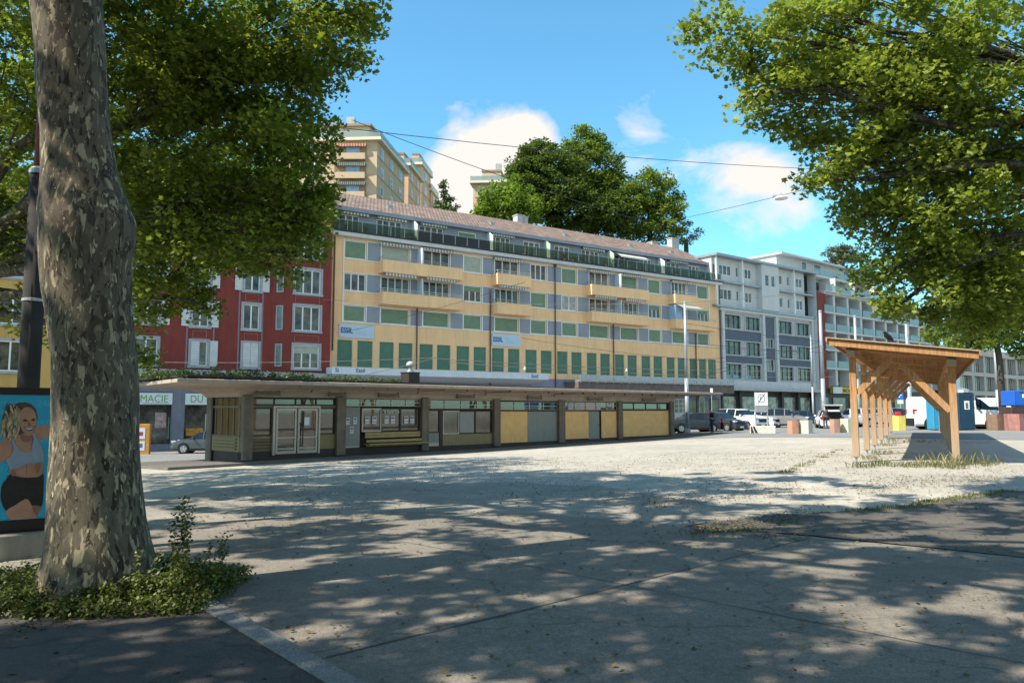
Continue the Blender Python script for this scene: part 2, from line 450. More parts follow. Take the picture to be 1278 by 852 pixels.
def ground_mat(name, c1, c2, grain=60, spots=.5, dark=(.1, .09, .07), patch=.35, cracks=0.0, rough=.95, bump=.7):
    m = bpy.data.materials.new(name); m.use_nodes = True; nt = m.node_tree; L = nt.links.new
    b = nt.nodes['Principled BSDF']; b.inputs['Roughness'].default_value = rough; b.inputs['Specular IOR Level'].default_value = .25
    t = nt.nodes.new('ShaderNodeTexCoord').outputs['Object']
    def noi(sc, det=6, ro=.6, dist=0):
        n = nt.nodes.new('ShaderNodeTexNoise'); n.inputs['Scale'].default_value = sc; n.inputs['Detail'].default_value = det
        n.inputs['Roughness'].default_value = ro; n.inputs['Distortion'].default_value = dist; L(t, n.inputs['Vector']); return n.outputs[0]
    def ramp(src, p0, p1, a, bb):
        r = nt.nodes.new('ShaderNodeValToRGB'); r.color_ramp.elements[0].position = p0; r.color_ramp.elements[1].position = p1
        r.color_ramp.elements[0].color = (*a, 1); r.color_ramp.elements[1].color = (*bb, 1); L(src, r.inputs[0]); return r.outputs[0]
    def mixc(a, bb, fac, mode='MIX'):
        x = nt.nodes.new('ShaderNodeMix'); x.data_type = 'RGBA'; x.blend_type = mode
        if isinstance(fac, float): x.inputs[0].default_value = fac
        else: L(fac, x.inputs[0])
        for i, v in ((6, a), (7, bb)):
            if isinstance(v, tuple): x.inputs[i].default_value = (*v, 1)
            else: L(v, x.inputs[i])
        return x.outputs[2]
    big = ramp(noi(.22, 7, .62, .6), .3, .7, c1, c2)
    mid = ramp(noi(1.7, 8, .7), .35, .72, (1, 1, 1), (1 - patch,) * 3)
    col = mixc(big, mid, 1.0, 'MULTIPLY')
    g = ramp(noi(grain, 3, .8), .3, .7, (.50, .50, .50), (1.32, 1.32, 1.32))
    col = mixc(col, g, .9, 'MULTIPLY')
    g2 = ramp(noi(grain * .22, 5, .75), .35, .65, (.84, .84, .83), (1.08, 1.08, 1.08))
    col = mixc(col, g2, 1.0, 'MULTIPLY')
    v = nt.nodes.new('ShaderNodeTexVoronoi'); v.inputs['Scale'].default_value = 7; L(t, v.inputs['Vector'])
    sp = ramp(v.outputs['Distance'], .03, .12, (1, 1, 1), (0, 0, 0))
    spm = nt.nodes.new('ShaderNodeMath'); spm.operation = 'MULTIPLY'; L(sp, spm.inputs[0])
    L(ramp(noi(2.3, 4), .5, .62, (0, 0, 0), (spots,) * 3), spm.inputs[1])
    col = mixc(col, dark, spm.outputs[0])
    if cracks:
        vc = nt.nodes.new('ShaderNodeTexVoronoi'); vc.feature = 'DISTANCE_TO_EDGE'; vc.inputs['Scale'].default_value = .28
        wv = nt.nodes.new('ShaderNodeVectorMath'); wv.operation = 'ADD'
        nn = nt.nodes.new('ShaderNodeTexNoise'); nn.inputs['Scale'].default_value = 1.2; nn.inputs['Detail'].default_value = 6; L(t, nn.inputs['Vector'])
        L(t, wv.inputs[0]); L(nn.outputs['Color'], wv.inputs[1]); L(wv.outputs[0], vc.inputs['Vector'])
        cr = ramp(vc.outputs['Distance'], .0, .006, (1 - cracks,) * 3, (1, 1, 1))
        col = mixc(col, cr, 1.0, 'MULTIPLY')
    L(col, b.inputs['Base Color'])
    bp = nt.nodes.new('ShaderNodeBump'); bp.inputs['Strength'].default_value = bump; bp.inputs['Distance'].default_value = .01
    L(noi(grain * .7, 5, .7), bp.inputs['Height']); L(bp.outputs[0], b.inputs['Normal'])
    return m
G_plaza = ground_mat('gravelly square', (.40, .37, .315), (.52, .48, .41), 45, .9, (.12, .10, .07), .32)
G_conc = ground_mat('old concrete slabs', (.195, .172, .143), (.29, .262, .222), 70, .5, (.08, .07, .05), .22, cracks=.35)
G_asph = ground_mat('patched asphalt', (.10, .092, .082), (.155, .142, .128), 80, .5, (.05, .045, .035), .25)
G_pave = ground_mat('dark tarred footway', (.085, .076, .070), (.12, .108, .098), 90, .35, (.04, .04, .03), .25, cracks=.3)
G_road = ground_mat('grey road', (.21, .21, .21), (.28, .28, .27), 40, .2, (.1, .1, .1), .15)
G_slab = ground_mat('kiosk platform concrete', (.13, .125, .12), (.19, .18, .17), 50, .3, (.05, .05, .05), .25)
G_kerb = ground_mat('granite kerb', (.23, .22, .205), (.32, .305, .285), 50, .5, (.06, .055, .05), .35)
G_grass = mat('hill grass', (.05, .08, .02), .95, .4, .5)

me = bpy.data.meshes.new('ground')
vv = np.stack([_gxx, _gyy, GZ], -1).reshape(-1, 3)
ii, jj = np.meshgrid(np.arange(NGX), np.arange(NGY), indexing='ij')
idx = (ii * (NGY + 1) + jj).ravel()
W1 = NGY + 1
tri = np.concatenate([np.stack([idx, idx + W1, idx + W1 + 1], 1), np.stack([idx, idx + W1 + 1, idx + 1], 1)])
faces = [tuple(int(q) for q in t) for t in tri]
verts = [tuple(v) for v in vv]
# skirts to the horizon, from each border vertex outwards
def skirt(ids, dx, dy):
    n0 = len(verts)
    for i in ids:
        x, y, z = verts[i]; verts.append((x + dx * 2500 , y + dy * 2500, z))
    for k in range(len(ids) - 1): faces.append((ids[k], ids[k+1], n0 + k + 1, n0 + k))
    return n0, n0 + len(ids) - 1
sA = skirt([0 * W1 + j for j in range(W1)], -1, 0)
sB = skirt([NGX * W1 + j for j in reversed(range(W1))], 1, 0)
sC = skirt([i * W1 for i in reversed(range(NGX + 1))], 0, -1)
sD = skirt([i * W1 + NGY for i in range(NGX + 1)], 0, 1)
me.from_pydata(verts, [], faces); me.materials.append(G_plaza); me.update()
bm = bmesh.new(); bm.from_mesh(me); bmesh.ops.recalc_face_normals(bm, faces=bm.faces)
if sum(f.normal.z for f in bm.faces) < 0: bmesh.ops.reverse_faces(bm, faces=bm.faces)
bm.to_mesh(me); bm.free()
gobj = bpy.data.objects.new('ground', me); C.objects.link(gobj); gobj['kind'] = 'structure'

# facade lines
_d = pray(2078, 512); FM = Plane(-15.09, 62.0, _d[0], _d[1])
_p = FM.pt(47.3); _d = pray(1890, 512); GF = Plane(_p.x, _p.y, _d[0], _d[1])
_p = GF.pt(19.52); _d = pray(1810, 512); BF = Plane(_p.x, _p.y, _d[0], _d[1])
KF = Plane(-7.54, 33.59, .68384, .72963)

g = lambda *a: tuple(GP(*a))[:2]
# street surface: from the square's edge back to the foot of the facades
poly = [g(840, 548), g(950, 545.5), g(1060, 546), g(1278, 549), (75, 38), (95, 130), (60, 118)]
poly += [tuple(BF.pt(2, -2.5))[:2], tuple(FM.pt(47, -2.5))[:2], tuple(FM.pt(-30, -2.5))[:2], (-50, 30), tuple(KF.pt(-12, 3))[:2], tuple(KF.pt(-7, 1))[:2], tuple(KF.pt(26, 1))[:2]]
sheet('road', poly, G_road, .012)
# concrete apron in the foreground and asphalt strip behind it
k0, k1 = GP(262, 752), GP(440, 852)
kd = (k1 - k0).normalized(); kn = Vector((-kd.y, kd.x, 0))
if kn.x < 0: kn = -kn
ke0 = k0 - kd * 0.25; ke1 = k1 + kd * 8
kb = ke0 + kn * .0
def rough_edge(pts, amp, step=.35, seed=1):
    r = random.Random(seed); out = []
    for a, b in zip(pts, pts[1:]):
        a, b = Vector((a[0], a[1])), Vector((b[0], b[1])); L_ = (b - a).length; n = max(1, int(L_ / step)); nn = Vector((-(b - a).y, (b - a).x)).normalized()
        for i in range(n):
            q = a.lerp(b, i / n); k = noise.noise(Vector((q.x * .9, q.y * .9, seed))) * 1.4 + r.uniform(-.25, .25)
            out.append(tuple(q + nn * amp * k))
    out.append(tuple(pts[-1])); return out
G_mid = ground_mat('worn dusty paving', (.275, .25, .21), (.385, .355, .30), 60, .9, (.09, .08, .06), .3, cracks=.2)
mid_edge = rough_edge([(-6.5, 9.4), g(150, 626), g(240, 614), g(420, 602), g(640, 600), g(800, 614), g(900, 630), g(960, 645)], .55, seed=4)
sheet('worn_paving', [(-5.2, 7.6)] + mid_edge + [g(850, 672), g(560, 690), g(250, 690)], G_mid, .008)
far_edge = rough_edge([(-5.2, 7.6), g(150, 662), g(300, 650), g(470, 640), g(640, 640), g(760, 648), g(850, 657)], .35, seed=9)
conc = [tuple(ke0)[:2]] + far_edge + [g(1010, 670), g(1278, 697), (14, 8), (16, -6), (ke1.x, ke1.y)]
sheet('concrete_paving', conc, G_conc, .012)
asph = rough_edge([g(850, 657), g(940, 646), g(1060, 640), g(1150, 629), g(1262, 614)], .16, seed=12) + [(17, 15), (16, 8), g(1278, 697), g(1010, 669)]
sheet('asphalt_strip', asph, G_asph, .020)
pave = [tuple(ke0 - kn * .16)[:2], (ke1.x - .16 * kn.x, ke1.y - .16 * kn.y), (-4, -6), (-14, -4), (-14, 5.0), g(0, 778), g(110, 760), g(240, 742)]
sheet('footway', pave, G_pave, .030)
sheet('kerb', [tuple(ke0)[:2], (ke1.x, ke1.y), (ke1.x - .16 * kn.x, ke1.y - .16 * kn.y), tuple(ke0 - kn * .16)[:2]], G_kerb, .045, .10)
# joints between slabs, thin dark sealed lines
M_joint = mat('tar joint', (.085, .08, .072), .8, .3, 6)
def joint(a, b, w=.022):
    a, b = Vector(GP(*a)), Vector(GP(*b)); d = (b - a).normalized(); n = Vector((-d.y, d.x, 0)) * w
    pts = []; L = (b - a).length; k = max(2, int(L / .5)); l, r = [], []
    for i in range(k + 1):
        p = a.lerp(b, i / k) + n * random.uniform(-.6, .6); ww = random.uniform(.6, 1.4)
        l.append((p.x + n.x * ww, p.y + n.y * ww)); r.append((p.x - n.x * ww, p.y - n.y * ww))
    return l + r[::-1]
for i, (a, b, w) in enumerate([((408, 822), (645, 765), .018), ((645, 765), (1010, 672), .012), ((455, 668), (1278, 830), .006)]):
    pl = joint(a, b, w)
    sheet('slab_joint', pl, M_joint, .017)
# kiosk platform with its kerb
plat = [KF.pt(-8.2, -1.6), KF.pt(-3, -1.75), KF.pt(12, -1.9), KF.pt(31.5, -1.9), KF.pt(31.5, 6), KF.pt(-7.5, 6)]
sheet('platform', [tuple(p)[:2] for p in plat], G_slab, .10, .14)
# hill behind the street
hm = MB()
hs = [(-60 + 6 * i) for i in range(31)]; hq = [(10, -2), (15, 0), (22, 6), (30, 11), (40, 15), (60, 19), (90, 24), (140, 30)]
for i, s_ in enumerate(hs[:-1]):
    for (qa, za), (qb, zb) in zip(hq, hq[1:]):
        def hp(s, q, z):
            f = 1.0 if s < 75 else max(0.2, 1 - (s - 75) / 50)
            p = FM.pt(s, q, z * f + (noise.noise(Vector((s * .08, q * .08, 0))) * 1.2 if q > 20 else 0)); return p
        hm.quad(hp(s_, qa, za), hp(s_ + 6, qa, za), hp(s_ + 6, qb, zb), hp(s_, qb, zb))
hill = hm.build('hillside', G_grass, smooth=True); hill['kind'] = 'structure'

# ------------------------------------------------------------------ yellow apartment building
yb = thing('apartment_building', 'long ochre and blue-grey apartment building with green shutters, balconies and a tiled roof', 'building', (FM.o[0], FM.o[1], 0), FM.rot)
COLS = [(1.15, 3.1), (4.5, 7.2), (8.55, 11.2), (12.7, 14.65), (16.1, 18.8), (20.25, 22.15), (24.07, 25.98), (27.62, 30.2), (31.8, 34.3), (35.9, 37.74), (39.44, 41.8), (43.5, 45.36)]
ROWS = {1: (14.47, 16.03), 2: (11.72, 13.22), 3: (9.10, 10.5)}
PAIRS = [(.68, 2.0), (2.45, 3.82), (4.45, 5.79), (6.24, 7.58), (8.25, 9.58), (10.0, 11.36), (12.0, 13.34), (13.8, 15.16), (15.8, 17.15), (17.6, 18.93)] + \
        [(19.61, 20.96), (21.43, 22.78), (23.42, 24.75), (25.22, 26.56), (27.22, 28.52), (29.0, 30.32), (31.0, 32.3), (32.75, 34.1), (34.75, 36.05), (36.53, 37.83), (38.5, 39.75), (40.2, 41.45), (42.1, 43.3), (43.4 + .2, 44.8), (45.1, 46.43)]
ops = []
for r_, (c, d) in ROWS.items():
    for a, b in COLS: ops.append((a, b, c, d))
for a, b in PAIRS: ops.append((a, b, 5.28, 7.53))
def ymat(x, z):
    for c, d in ROWS.values():
        if c < z < d and 1.15 < x < 45.4: return 1
    if z < 4.75: return 2
    return 0
m = MB()
wallgrid(m, 0, 47.1, -2, 16.25, ops, ymat, 0, .16, 0, zc=[4.75] + [v for q in ROWS.values() for v in q], xc=[1.15, 45.4])
m.quad((0, 12, -2), (0, 0, -2), (0, 0, 16.25), (0, 12, 16.25)); m.quad((47.1, 0, -2), (47.1, 12, -2), (47.1, 12, 16.25), (47.1, 0, 16.25))
m.quad((47.1, 12, -2), (0, 12, -2), (0, 12, 18.8), (47.1, 12, 18.8))
# attic storey walls, set back behind the terrace
att_z0, att_z1, AY = 16.62, 18.72, .85
AW = []
for x0, x1, y0, y1, kd_ in [(423.5, 449, 262, 285, 'p3'), (470, 502, 268, 290, 'p4'), (523, 553.5, 280, 292, 'p4'), (572, 594.5, 285, 300, 's'), (612.5, 637, 290, 310, 'p4'),
                            (653, 674, 299, 318, 'p3'), (691.5, 710.5, 304, 324, 'p3'), (725.5, 747.5, 309, 328, 'p4'), (767, 786, 318, 335, 'p3'), (798.5, 813, 322, 338, 'p3'), (832, 848.5, 327, 343, 'p3'), (859, 873, 330, 345, 'p3')]:
    a, _ = FM.hit(x0, y0, AY); b, _ = FM.hit(x1, y0, AY)
    if kd_ == 's': AW.append((a, b, 17.35, 18.45, 'shut', 1))
    else: AW.append((a, b, 16.75, 18.45, 'panes', int(kd_[1])))
wallgrid(m, .5, 46.8, att_z0 - .3, att_z1, [w[:4] for w in AW], lambda x, z: 1, AY, .12, 1)
m.quad((.5, 12, 16), (.5, AY, 16), (.5, AY, att_z1), (.5, 12, att_z1), 1); m.quad((46.8, AY, 16), (46.8, 12, 16), (46.8, 12, att_z1), (46.8, AY, att_z1), 1)
M_base = mat('grey blue base wall', (.24, .25, .33), .85, .08, .8, stain=.15)
m.build('wall', [M_yellow, M_blue, M_base], yb)
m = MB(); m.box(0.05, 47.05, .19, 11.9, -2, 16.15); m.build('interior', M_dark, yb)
# windows of the three shuttered rows
spec = {1: ['shut', 'gshut', 'p3', 'greyshut', 'p3', 'p3', 'shut', 'p3', 'shut', 'shut', 'p4', 'shut'],
        2: ['open', 'p4', 'p4', 'half', 'p4', 'shut', 'curtain', 'p3', 'p4', 'half', 'p3', 'half'],
        3: ['shut'] * 12}
for r_, (c, d) in ROWS.items():
    for (a, b), k in zip(COLS, spec[r_]):
        if k == 'shut': window(yb, a, b, c, d, 'shut', rev=.16)
        elif k in ('gshut', 'greyshut'): window(yb, a, b, c, d, 'shut', rev=.16, sm=M_greyshut)
        elif k == 'half': window(yb, a, b, c, d, 'half', 3, rev=.16)
        elif k == 'curtain': window(yb, a, b, c, d, 'curtain', 2, rev=.16)
        elif k == 'open': window(yb, a, b, c, d, 'panes', 3, rev=.16)
        else: window(yb, a, b, c, d, 'panes', int(k[1]), rev=.16)
for a, b in PAIRS:
    window(yb, a, b, 5.28, 7.53, 'shut', rev=.16, fw=.03, fm=M_lgrey, sm=M_green2)
for a, b, c, d, k, n in AW:
    window(yb, a, b, c, d, k, n, y=AY, rev=.12, fw=.10)
# white vertical trims, sills and string courses
m = MB()
m.box(1.02, 1.12, -.06, -.002, 9.0, 16.1); m.box(45.42, 45.5, -.05, -.002, 9.0, 16.1)
for c, d in ROWS.values():
    m.box(1.12, 45.42, -.07, -.002, c - .09, c - .02)
    for a, b in COLS:
        m.box(a - .10, a - .02, -.04, -.002, c - .02, d); m.box(b + .02, b + .10, -.04, -.002, c - .02, d)
    m.box(1.12, 45.42, -.05, -.002, d + .003, d + .06)
m.build('window_trim', M_white, yb)
m = MB(); m.box(-.15, 47.3, -.55, 1.3, 16.25, 16.6); m.build('cornice', M_offw, yb, bevel=.03)
m = MB(); m.box(-.2, 47.35, -.62, 1.3, 16.602, 16.72); m.build('gutter', M_black, yb)
# downpipes
for s_, z0, z1 in [(-.12, 0.5, 16.6), (.25, 6.6, 16.2), (7.93, 0.5, 11.0), (15.55, 0.5, 13.0), (23.15, 0.5, 16.2), (30.75, 0.5, 11.0), (43.05, 0.5, 10.4), (47.2, -1, 16.4)]:
    MB().tube([(s_, -.1, z0), (s_, -.1, z1)], .06, 8).build('downpipe', M_pipe, yb)
for s_, z in [(7.93, 11.1), (30.75, 11.1), (23.15, 16.1)]:
    MB().box(s_ - .14, s_ + .14, -.2, -.03, z - .12, z + .14).build('hopper', M_pipe, yb)
# balconies
BALC = [(4.2, 12.0), (15.75, 19.6), (27.1, 35.0), (38.95, 42.5)]
BD = 1.05
for bi, (a, b) in enumerate(BALC):
    for r_ in (1, 2):
        z0, z1 = (13.42, 14.5) if r_ == 1 else (10.68, 11.74)
        bb = b if not (bi == 3 and r_ == 2) else 45.4
        m = MB()
        m.box(a, bb, -BD, -.002, z0, z0 + .12)                     # slab
        m.box(a, bb, -BD - .0, -BD + .10, z0 + .12, z1)
        m.box(a, a + .10, -BD + .10, -.002, z0 + .12, z1); m.box(bb - .10, bb, -BD + .10, -.002, z0 + .12, z1)
        bal = m.build('balcony', M_yellow, yb)
        m = MB()
        for zz in (z1 + .12, z1 + .30): m.bar((a, -BD + .05, zz), (bb, -BD + .05, zz), .035)
        m.bar((a + .05, -BD, z1 + .3), (a + .05, 0, z1 + .3), .035)
        k = int((bb - a) / 1.2)
        for i in range(k + 1):
            x = a + .03 + (bb - a - .06) * i / k; m.bar((x, -BD + .05, z1), (x, -BD + .05, z1 + .3), .03)
        m.build('railing', M_zinc if (bi + r_) % 2 else M_offw, bal)
        if bi in (0, 2):
            mid = 7.95 if bi == 0 else 31.1
            p = MB(); p.box(mid - .04, mid + .04, -BD + .0, -.003, z1 - .05, z1 + 1.45)
            p.build('partition', mat('pale blue screen', (.50, .58, .66), .6, .05), bal)
        # awnings
        tops = [q for q in COLS if q[0] > a - .2 and q[1] < b + .2]
        if r_ == 1:
            for q in tops: awning(bal, q[0] - .25, q[1] + .35, 16.12, y=-.06)
        else:
            for q in tops:
                if bi == 3: awning(bal, q[0] - .3, q[1] + .5, 13.38, y=-.9, open_out=1.1, m=M_greyshut)
                else: awning(bal, q[0] - .1, q[1] + .25, 13.36, y=-.72, out=.3)
p = MB(); p.box(38.95, 39.03, -BD, -.003, 11.76, 13.3); p.box(38.95, 40.0, -BD - .003, -BD + .04, 11.76, 13.3); p.build('partition', mat('blue screen', (.30, .42, .58), .6, .05), yb)
# plants and clutter on the terraces
M_leafd = None
# terrace balustrade: green glass, with a dark screened stretch
def rail_run(s0, s1, kindm, step=1.35):
    m = MB(); n = max(1, round((s1 - s0) / step)); w = (s1 - s0) / n
    for i in range(n + 1): m.box(s0 + i * w - .02, s0 + i * w + .02, -.40, -.36, 16.72, 17.62)
    m.box(s0, s1, -.41, -.35, 17.62, 17.66)
    r = m.build('railing', M_zinc, yb)
    m = MB()
    for i in range(n): m.box(s0 + i * w + .05, s0 + (i + 1) * w - .05, -.39, -.37, 16.80, 17.58)
    m.build('railing_panel', kindm, r)
s1_, _ = FM.hit(522, 300, -.4); s2_, _ = FM.hit(612, 300, -.4)
rail_run(-.1, s1_, M_gglass); rail_run(s1_, s2_, M_black); rail_run(s2_, 47.2, M_gglass)
# terrace partitions and awnings
for px, c in [(517, 'w'), (611, 'w'), (682, 'g'), (761, 'g'), (824, 'w')]:
    s_, _ = FM.hit(px, 300, .3)
    MB().poly([(s_, AY, 16.73), (s_, -.34, 16.73), (s_, -.30, 18.2), (s_, .3, 18.6), (s_, AY, 18.64)]).build('partition', mat('terrace screen white', (.62, .66, .66), .6, .05) if c == 'w' else mat('terrace screen green', (.45, .55, .42), .6, .05), yb).modifiers.new('solid', 'SOLIDIFY').thickness = .05
for x0, x1, k in [(417, 459, 0), (470, 507, 0), (524, 556, 0), (612, 640, 0), (725, 752, 0), (766, 800, 1), (832, 855, 0)]:
    a, _ = FM.hit(x0, 270, AY); b, _ = FM.hit(x1, 270, AY)
    awning(yb, a, b, 18.6, y=AY - .02, drop=.2, m=M_awnp if k else None, open_out=1.0 if k else 0)
# roof
M_tile = bpy.data.materials.new('clay tiles'); M_tile.use_nodes = True
nt = M_tile.node_tree; L = nt.links.new; b_ = nt.nodes['Principled BSDF']; b_.inputs['Roughness'].default_value = .9; b_.inputs['Specular IOR Level'].default_value = .2
t_ = nt.nodes.new('ShaderNodeTexCoord').outputs['Object']
br = nt.nodes.new('ShaderNodeTexBrick'); br.inputs['Scale'].default_value = 1.0; br.offset = .5
br.inputs['Color1'].default_value = (.32, .245, .20, 1); br.inputs['Color2'].default_value = (.22, .175, .15, 1); br.inputs['Mortar'].default_value = (.09, .06, .05, 1)
br.inputs['Mortar Size'].default_value = .035; br.inputs['Brick Width'].default_value = .36; br.inputs['Row Height'].default_value = .42
L(t_, br.inputs['Vector'])
n_ = nt.nodes.new('ShaderNodeTexNoise'); n_.inputs['Scale'].default_value = 1.2; n_.inputs['Detail'].default_value = 8; L(t_, n_.inputs['Vector'])
r_ = nt.nodes.new('ShaderNodeValToRGB'); r_.color_ramp.elements[0].position = .3; r_.color_ramp.elements[0].color = (.7, .66, .66, 1); r_.color_ramp.elements[1].position = .7; r_.color_ramp.elements[1].color = (1.15, 1.1, 1.1, 1); L(n_.outputs[0], r_.inputs[0])
mx = nt.nodes.new('ShaderNodeMix'); mx.data_type = 'RGBA'; mx.blend_type = 'MULTIPLY'; mx.inputs[0].default_value = 1
L(br.outputs[0], mx.inputs[6]); L(r_.outputs[0], mx.inputs[7]); L(mx.outputs[2], b_.inputs['Base Color'])
bp = nt.nodes.new('ShaderNodeBump'); bp.inputs['Strength'].default_value = .8; bp.inputs['Distance'].default_value = .05; L(br.outputs['Fac'], bp.inputs['Height']); bp.invert = True; L(bp.outputs[0], b_.inputs['Normal'])
m = MB()
EZ, RZ, RY = 18.98, 22.0, 6.6
m.quad((-.3, .5, EZ), (47.0, .5, EZ), (47.0, RY, RZ), (-.3, RY, RZ), 0)
m.quad((47.0, 13, EZ), (-.3, 13, EZ), (-.3, RY, RZ), (47.0, RY, RZ), 0)
m.poly([(47.0, .5, EZ), (47.0, 13, EZ), (47.0, RY, RZ)], 1); m.poly([(-.3, 13, EZ), (-.3, .5, EZ), (-.3, RY, RZ)], 1)
m.quad((-.3, .5, EZ - .03), (47.0, .5, EZ - .03), (47.0, 13, EZ - .03), (-.3, 13, EZ - .03), 1)
roof = m.build('roof', [M_tile, M_offw], yb)
m = MB(); m.box(-.35, 47.05, .36, .496, EZ - .32, EZ + .02); m.build('fascia', M_blue, roof)
m = MB(); m.box(.45, 46.85, .5, AY - .002, EZ - .2, EZ - .04); m.build('eave_soffit', M_blue, roof)
for px in (486, 614, 706, 786, 837):
    s_, _ = FM.hit(px, 280, 3.0)
    z_ = EZ + (RZ - EZ) * 2.5 / (RY - .5)
    MB().box(s_ - .25, s_ + .25, 2.8, 3.3, z_ - .1, z_ + .22).build('roof_vent', M_zinc, roof)
for px, w, h in [(649, .45, 1.1), (655, .3, 1.0), (841, .6, 1.5), (815, .4, .6)]:
    s_, _ = FM.hit(px, 270, 6.9)
    m = MB(); m.box(s_ - w, s_ + w, 6.7, 7.6, 21.3, 21.7 + h); m.box(s_ - w - .06, s_ + w + .06, 6.64, 7.66, 21.7 + h, 21.8 + h); m.build('chimney', M_lgrey, roof)
# signs on the facade and the marquee above the shops
M_sign = mat('pale blue sign sheet', (.46, .56, .66), .5, .03)
M_navy = mat('navy lettering', (.03, .07, .17), .5, .05)
M_faint = mat('faint grey lettering', (.36, .44, .52), .5, .05)
for a, b in [(.78, 3.9), (15.75, 18.95)]:
    s = MB().box(a, b, -.09, -.02, 7.72, 8.86).build('sign_board', M_sign, yb)
    text_mesh('sign_lettering', 'ESSIL', .62, M_navy, s, (a + .12, -.092, 8.12), bold=.02, xs=.8)
    for k in range(3): text_mesh('small_print', ['Centre', 'de formation'][k % 2] if k < 2 else 'professionnelle', .16, M_faint, s, (a + 1.45, -.092, 8.42 - .2 * k))
m = MB()
m.box(-.55, 20.7, -2.3, -.004, 4.55, 5.1)
m.poly([(-.5, -2.2, 4.548), (20.5, -2.2, 4.548), (20.5, 0, 4.2), (-.5, 0, 4.2)])
mq = m.build('marquee', mat('white marquee sheet', (.60, .64, .70), .5, .05, stain=.1), yb)
text_mesh('marquee_lettering', 'Essil', .46, M_navy, mq, (1.45, -2.31, 4.72), bold=.004)
text_mesh('marquee_lettering', 'Essil', .46, M_navy, mq, (18.7, -2.31, 4.70), bold=.004)
text_mesh('marquee_lettering', 'Si', .46, M_navy, mq, (-.3, -2.31, 4.70), bold=.004)
# second canopy: dark, with glass fence on top
m = MB(); m.box(24.2, 46.6, -2.6, -.004, 4.45, 4.62, 0); m.box(24.2, 46.6, -2.4, -.5, 3.55, 4.45, 1)
cn = m.build('shop_canopy', [M_zinc, mat('brown shop fascia', (.14, .11, .10), .7, .2, 1.5, stain=.3)], yb)
m = MB()
for i in range(22):
    x = 24.3 + i * 1.05; m.box(x - .03, x + .03, -2.62, -2.56, 4.35, 5.15)
    if i < 21: m.box(x + .05, x + 1.0, -2.60, -2.58, 4.7, 5.12)
m.build('canopy_fence', M_galv, cn)
# shopfronts below
m = MB()
for i in range(9):
    a = 1 + i * 5.0
    m.box(a, a + 3.9, -.06, -.005, -.6, 2.8)
build_each(m, 'shop_window', M_shopg, yb)
# far right ground floor: big gridded gate and doors seen past the kiosk
for px0, px1, py0, py1, mm in [(841, 857, 497, 518, 'grid'), (872, 879, 494, 512, 'win'), (886, 897, 497, 518, 'door')]:
    a, zt = FM.hit(px0, py0, -.06); b, zb = FM.hit(px1, py1, -.06)
    m = MB(); m.box(a, b, -.12, -.07, max(zb, .1) - .6, zt)
    w = m.build('garage_door' if mm == 'grid' else 'door' if mm == 'door' else 'window', M_offw if mm != 'door' else M_pipe, yb)
    m = MB()
    nx = 3 if mm == 'grid' else 1
    for i in range(nx):
        for j in range(3 if mm == 'grid' else 1):
            u0 = a + (b - a) * (i + .12) / nx; u1 = a + (b - a) * (i + .88) / nx
            n3 = 3 if mm == 'grid' else 1
            h0 = (zt - .15) - (zt - .3 - 1.2 if mm == 'grid' else zt - .5) * (j + 1) / n3 + .08; h1 = (zt - .15) - (zt - .3 - 1.2 if mm == 'grid' else zt - .5) * j / n3
            m.box(u0, u1, -.125, -.121, h0, h1)
    m.build('pane', M_glass, w)

def terrace_plants():
    rr_ = random.Random(9)
    for i, (px, wd, what) in enumerate([(418, .7, 'dark bushy plant at the left end of the top terrace'), (433, .35, 'small leafy plant beside the leftmost terrace door'), (455, .5, 'plant behind the green glass left of the yellow pot'), (505, .5, 'grassy plant just left of the first terrace screen'), (514, .5, 'taller grass clump touching the first terrace screen'), (655, .4, 'little plant on the terrace near the umbrella-shaped awning'), (706, .4, 'terracotta pot plant on the middle of the terrace'), (716, .4, 'second pot plant of the middle terrace row'), (726, .4, 'third pot plant of the middle terrace row'), (757, .9, 'big spiky bush left of the green terrace screen'), (769, .5, 'low plant right of the green terrace screen'), (845, .5, 'plant near the last striped awning of the terrace'), (877, .5, 'plant beside the orange crate at the right end of the terrace')]):
        s_, _ = FM.hit(px, 290, 0.0)
        t = thing('potted_plant', what, 'plant', tuple(FM.pt(s_, .05, 16.73)), FM.rot, 'potted plants on the terrace')
        MB().lathe([(.13, 0), (.19, .3), (.17, .3), (.16, .26)], 10).build('pot', mat('terracotta pot', (.40, .16, .08), .85), t)
        n_ = 6; c_ = [(rr_.uniform(-.2, .2) * wd * 1.5, rr_.uniform(-.12, .12), .35 + rr_.uniform(0, .5) * wd * 1.3) for _ in range(n_)]
        leaf_cloud('foliage', c_, [.26 * wd + .1] * n_, 40, .13, L_mid if i % 2 else L_dark, t, shape=LEAF4, seed=200 + i)

# ------------------------------------------------------------------ oxblood building with the pharmacy
rb = thing('apartment_building', 'oxblood red apartment house with grey shutters and a pharmacy on its ground floor', 'building', (FM.o[0], FM.o[1], 0), FM.rot)
m = MB()
BY = -.9     # the bay projects
flat = [(-6.95, -5.75, 10.98, 12.62, 'pair'), (-6.97, -5.72, 7.95, 9.92, 'win'), (-6.93, -5.73, 4.98, 6.88, 'closed'),
        (-10.7, -9.5, 4.98, 6.85, 'halfopen'), (-10.7, -9.5, 7.95, 9.92, 'pair'), (-10.7, -9.5, 10.98, 12.62, 'pair'), (-6.95, -5.75, 13.9, 15.5, 'pair'), (-10.7, -9.5, 13.9, 15.5, 'pair'),
        (-14.5, -12.95, 4.98, 6.9, 'win'), (-14.5, -12.95, 7.95, 9.92, 'pair'), (-14.5, -12.95, 10.98, 12.62, 'pair'), (-6.95, -5.75, 17.0, 18.5, 'pair')]
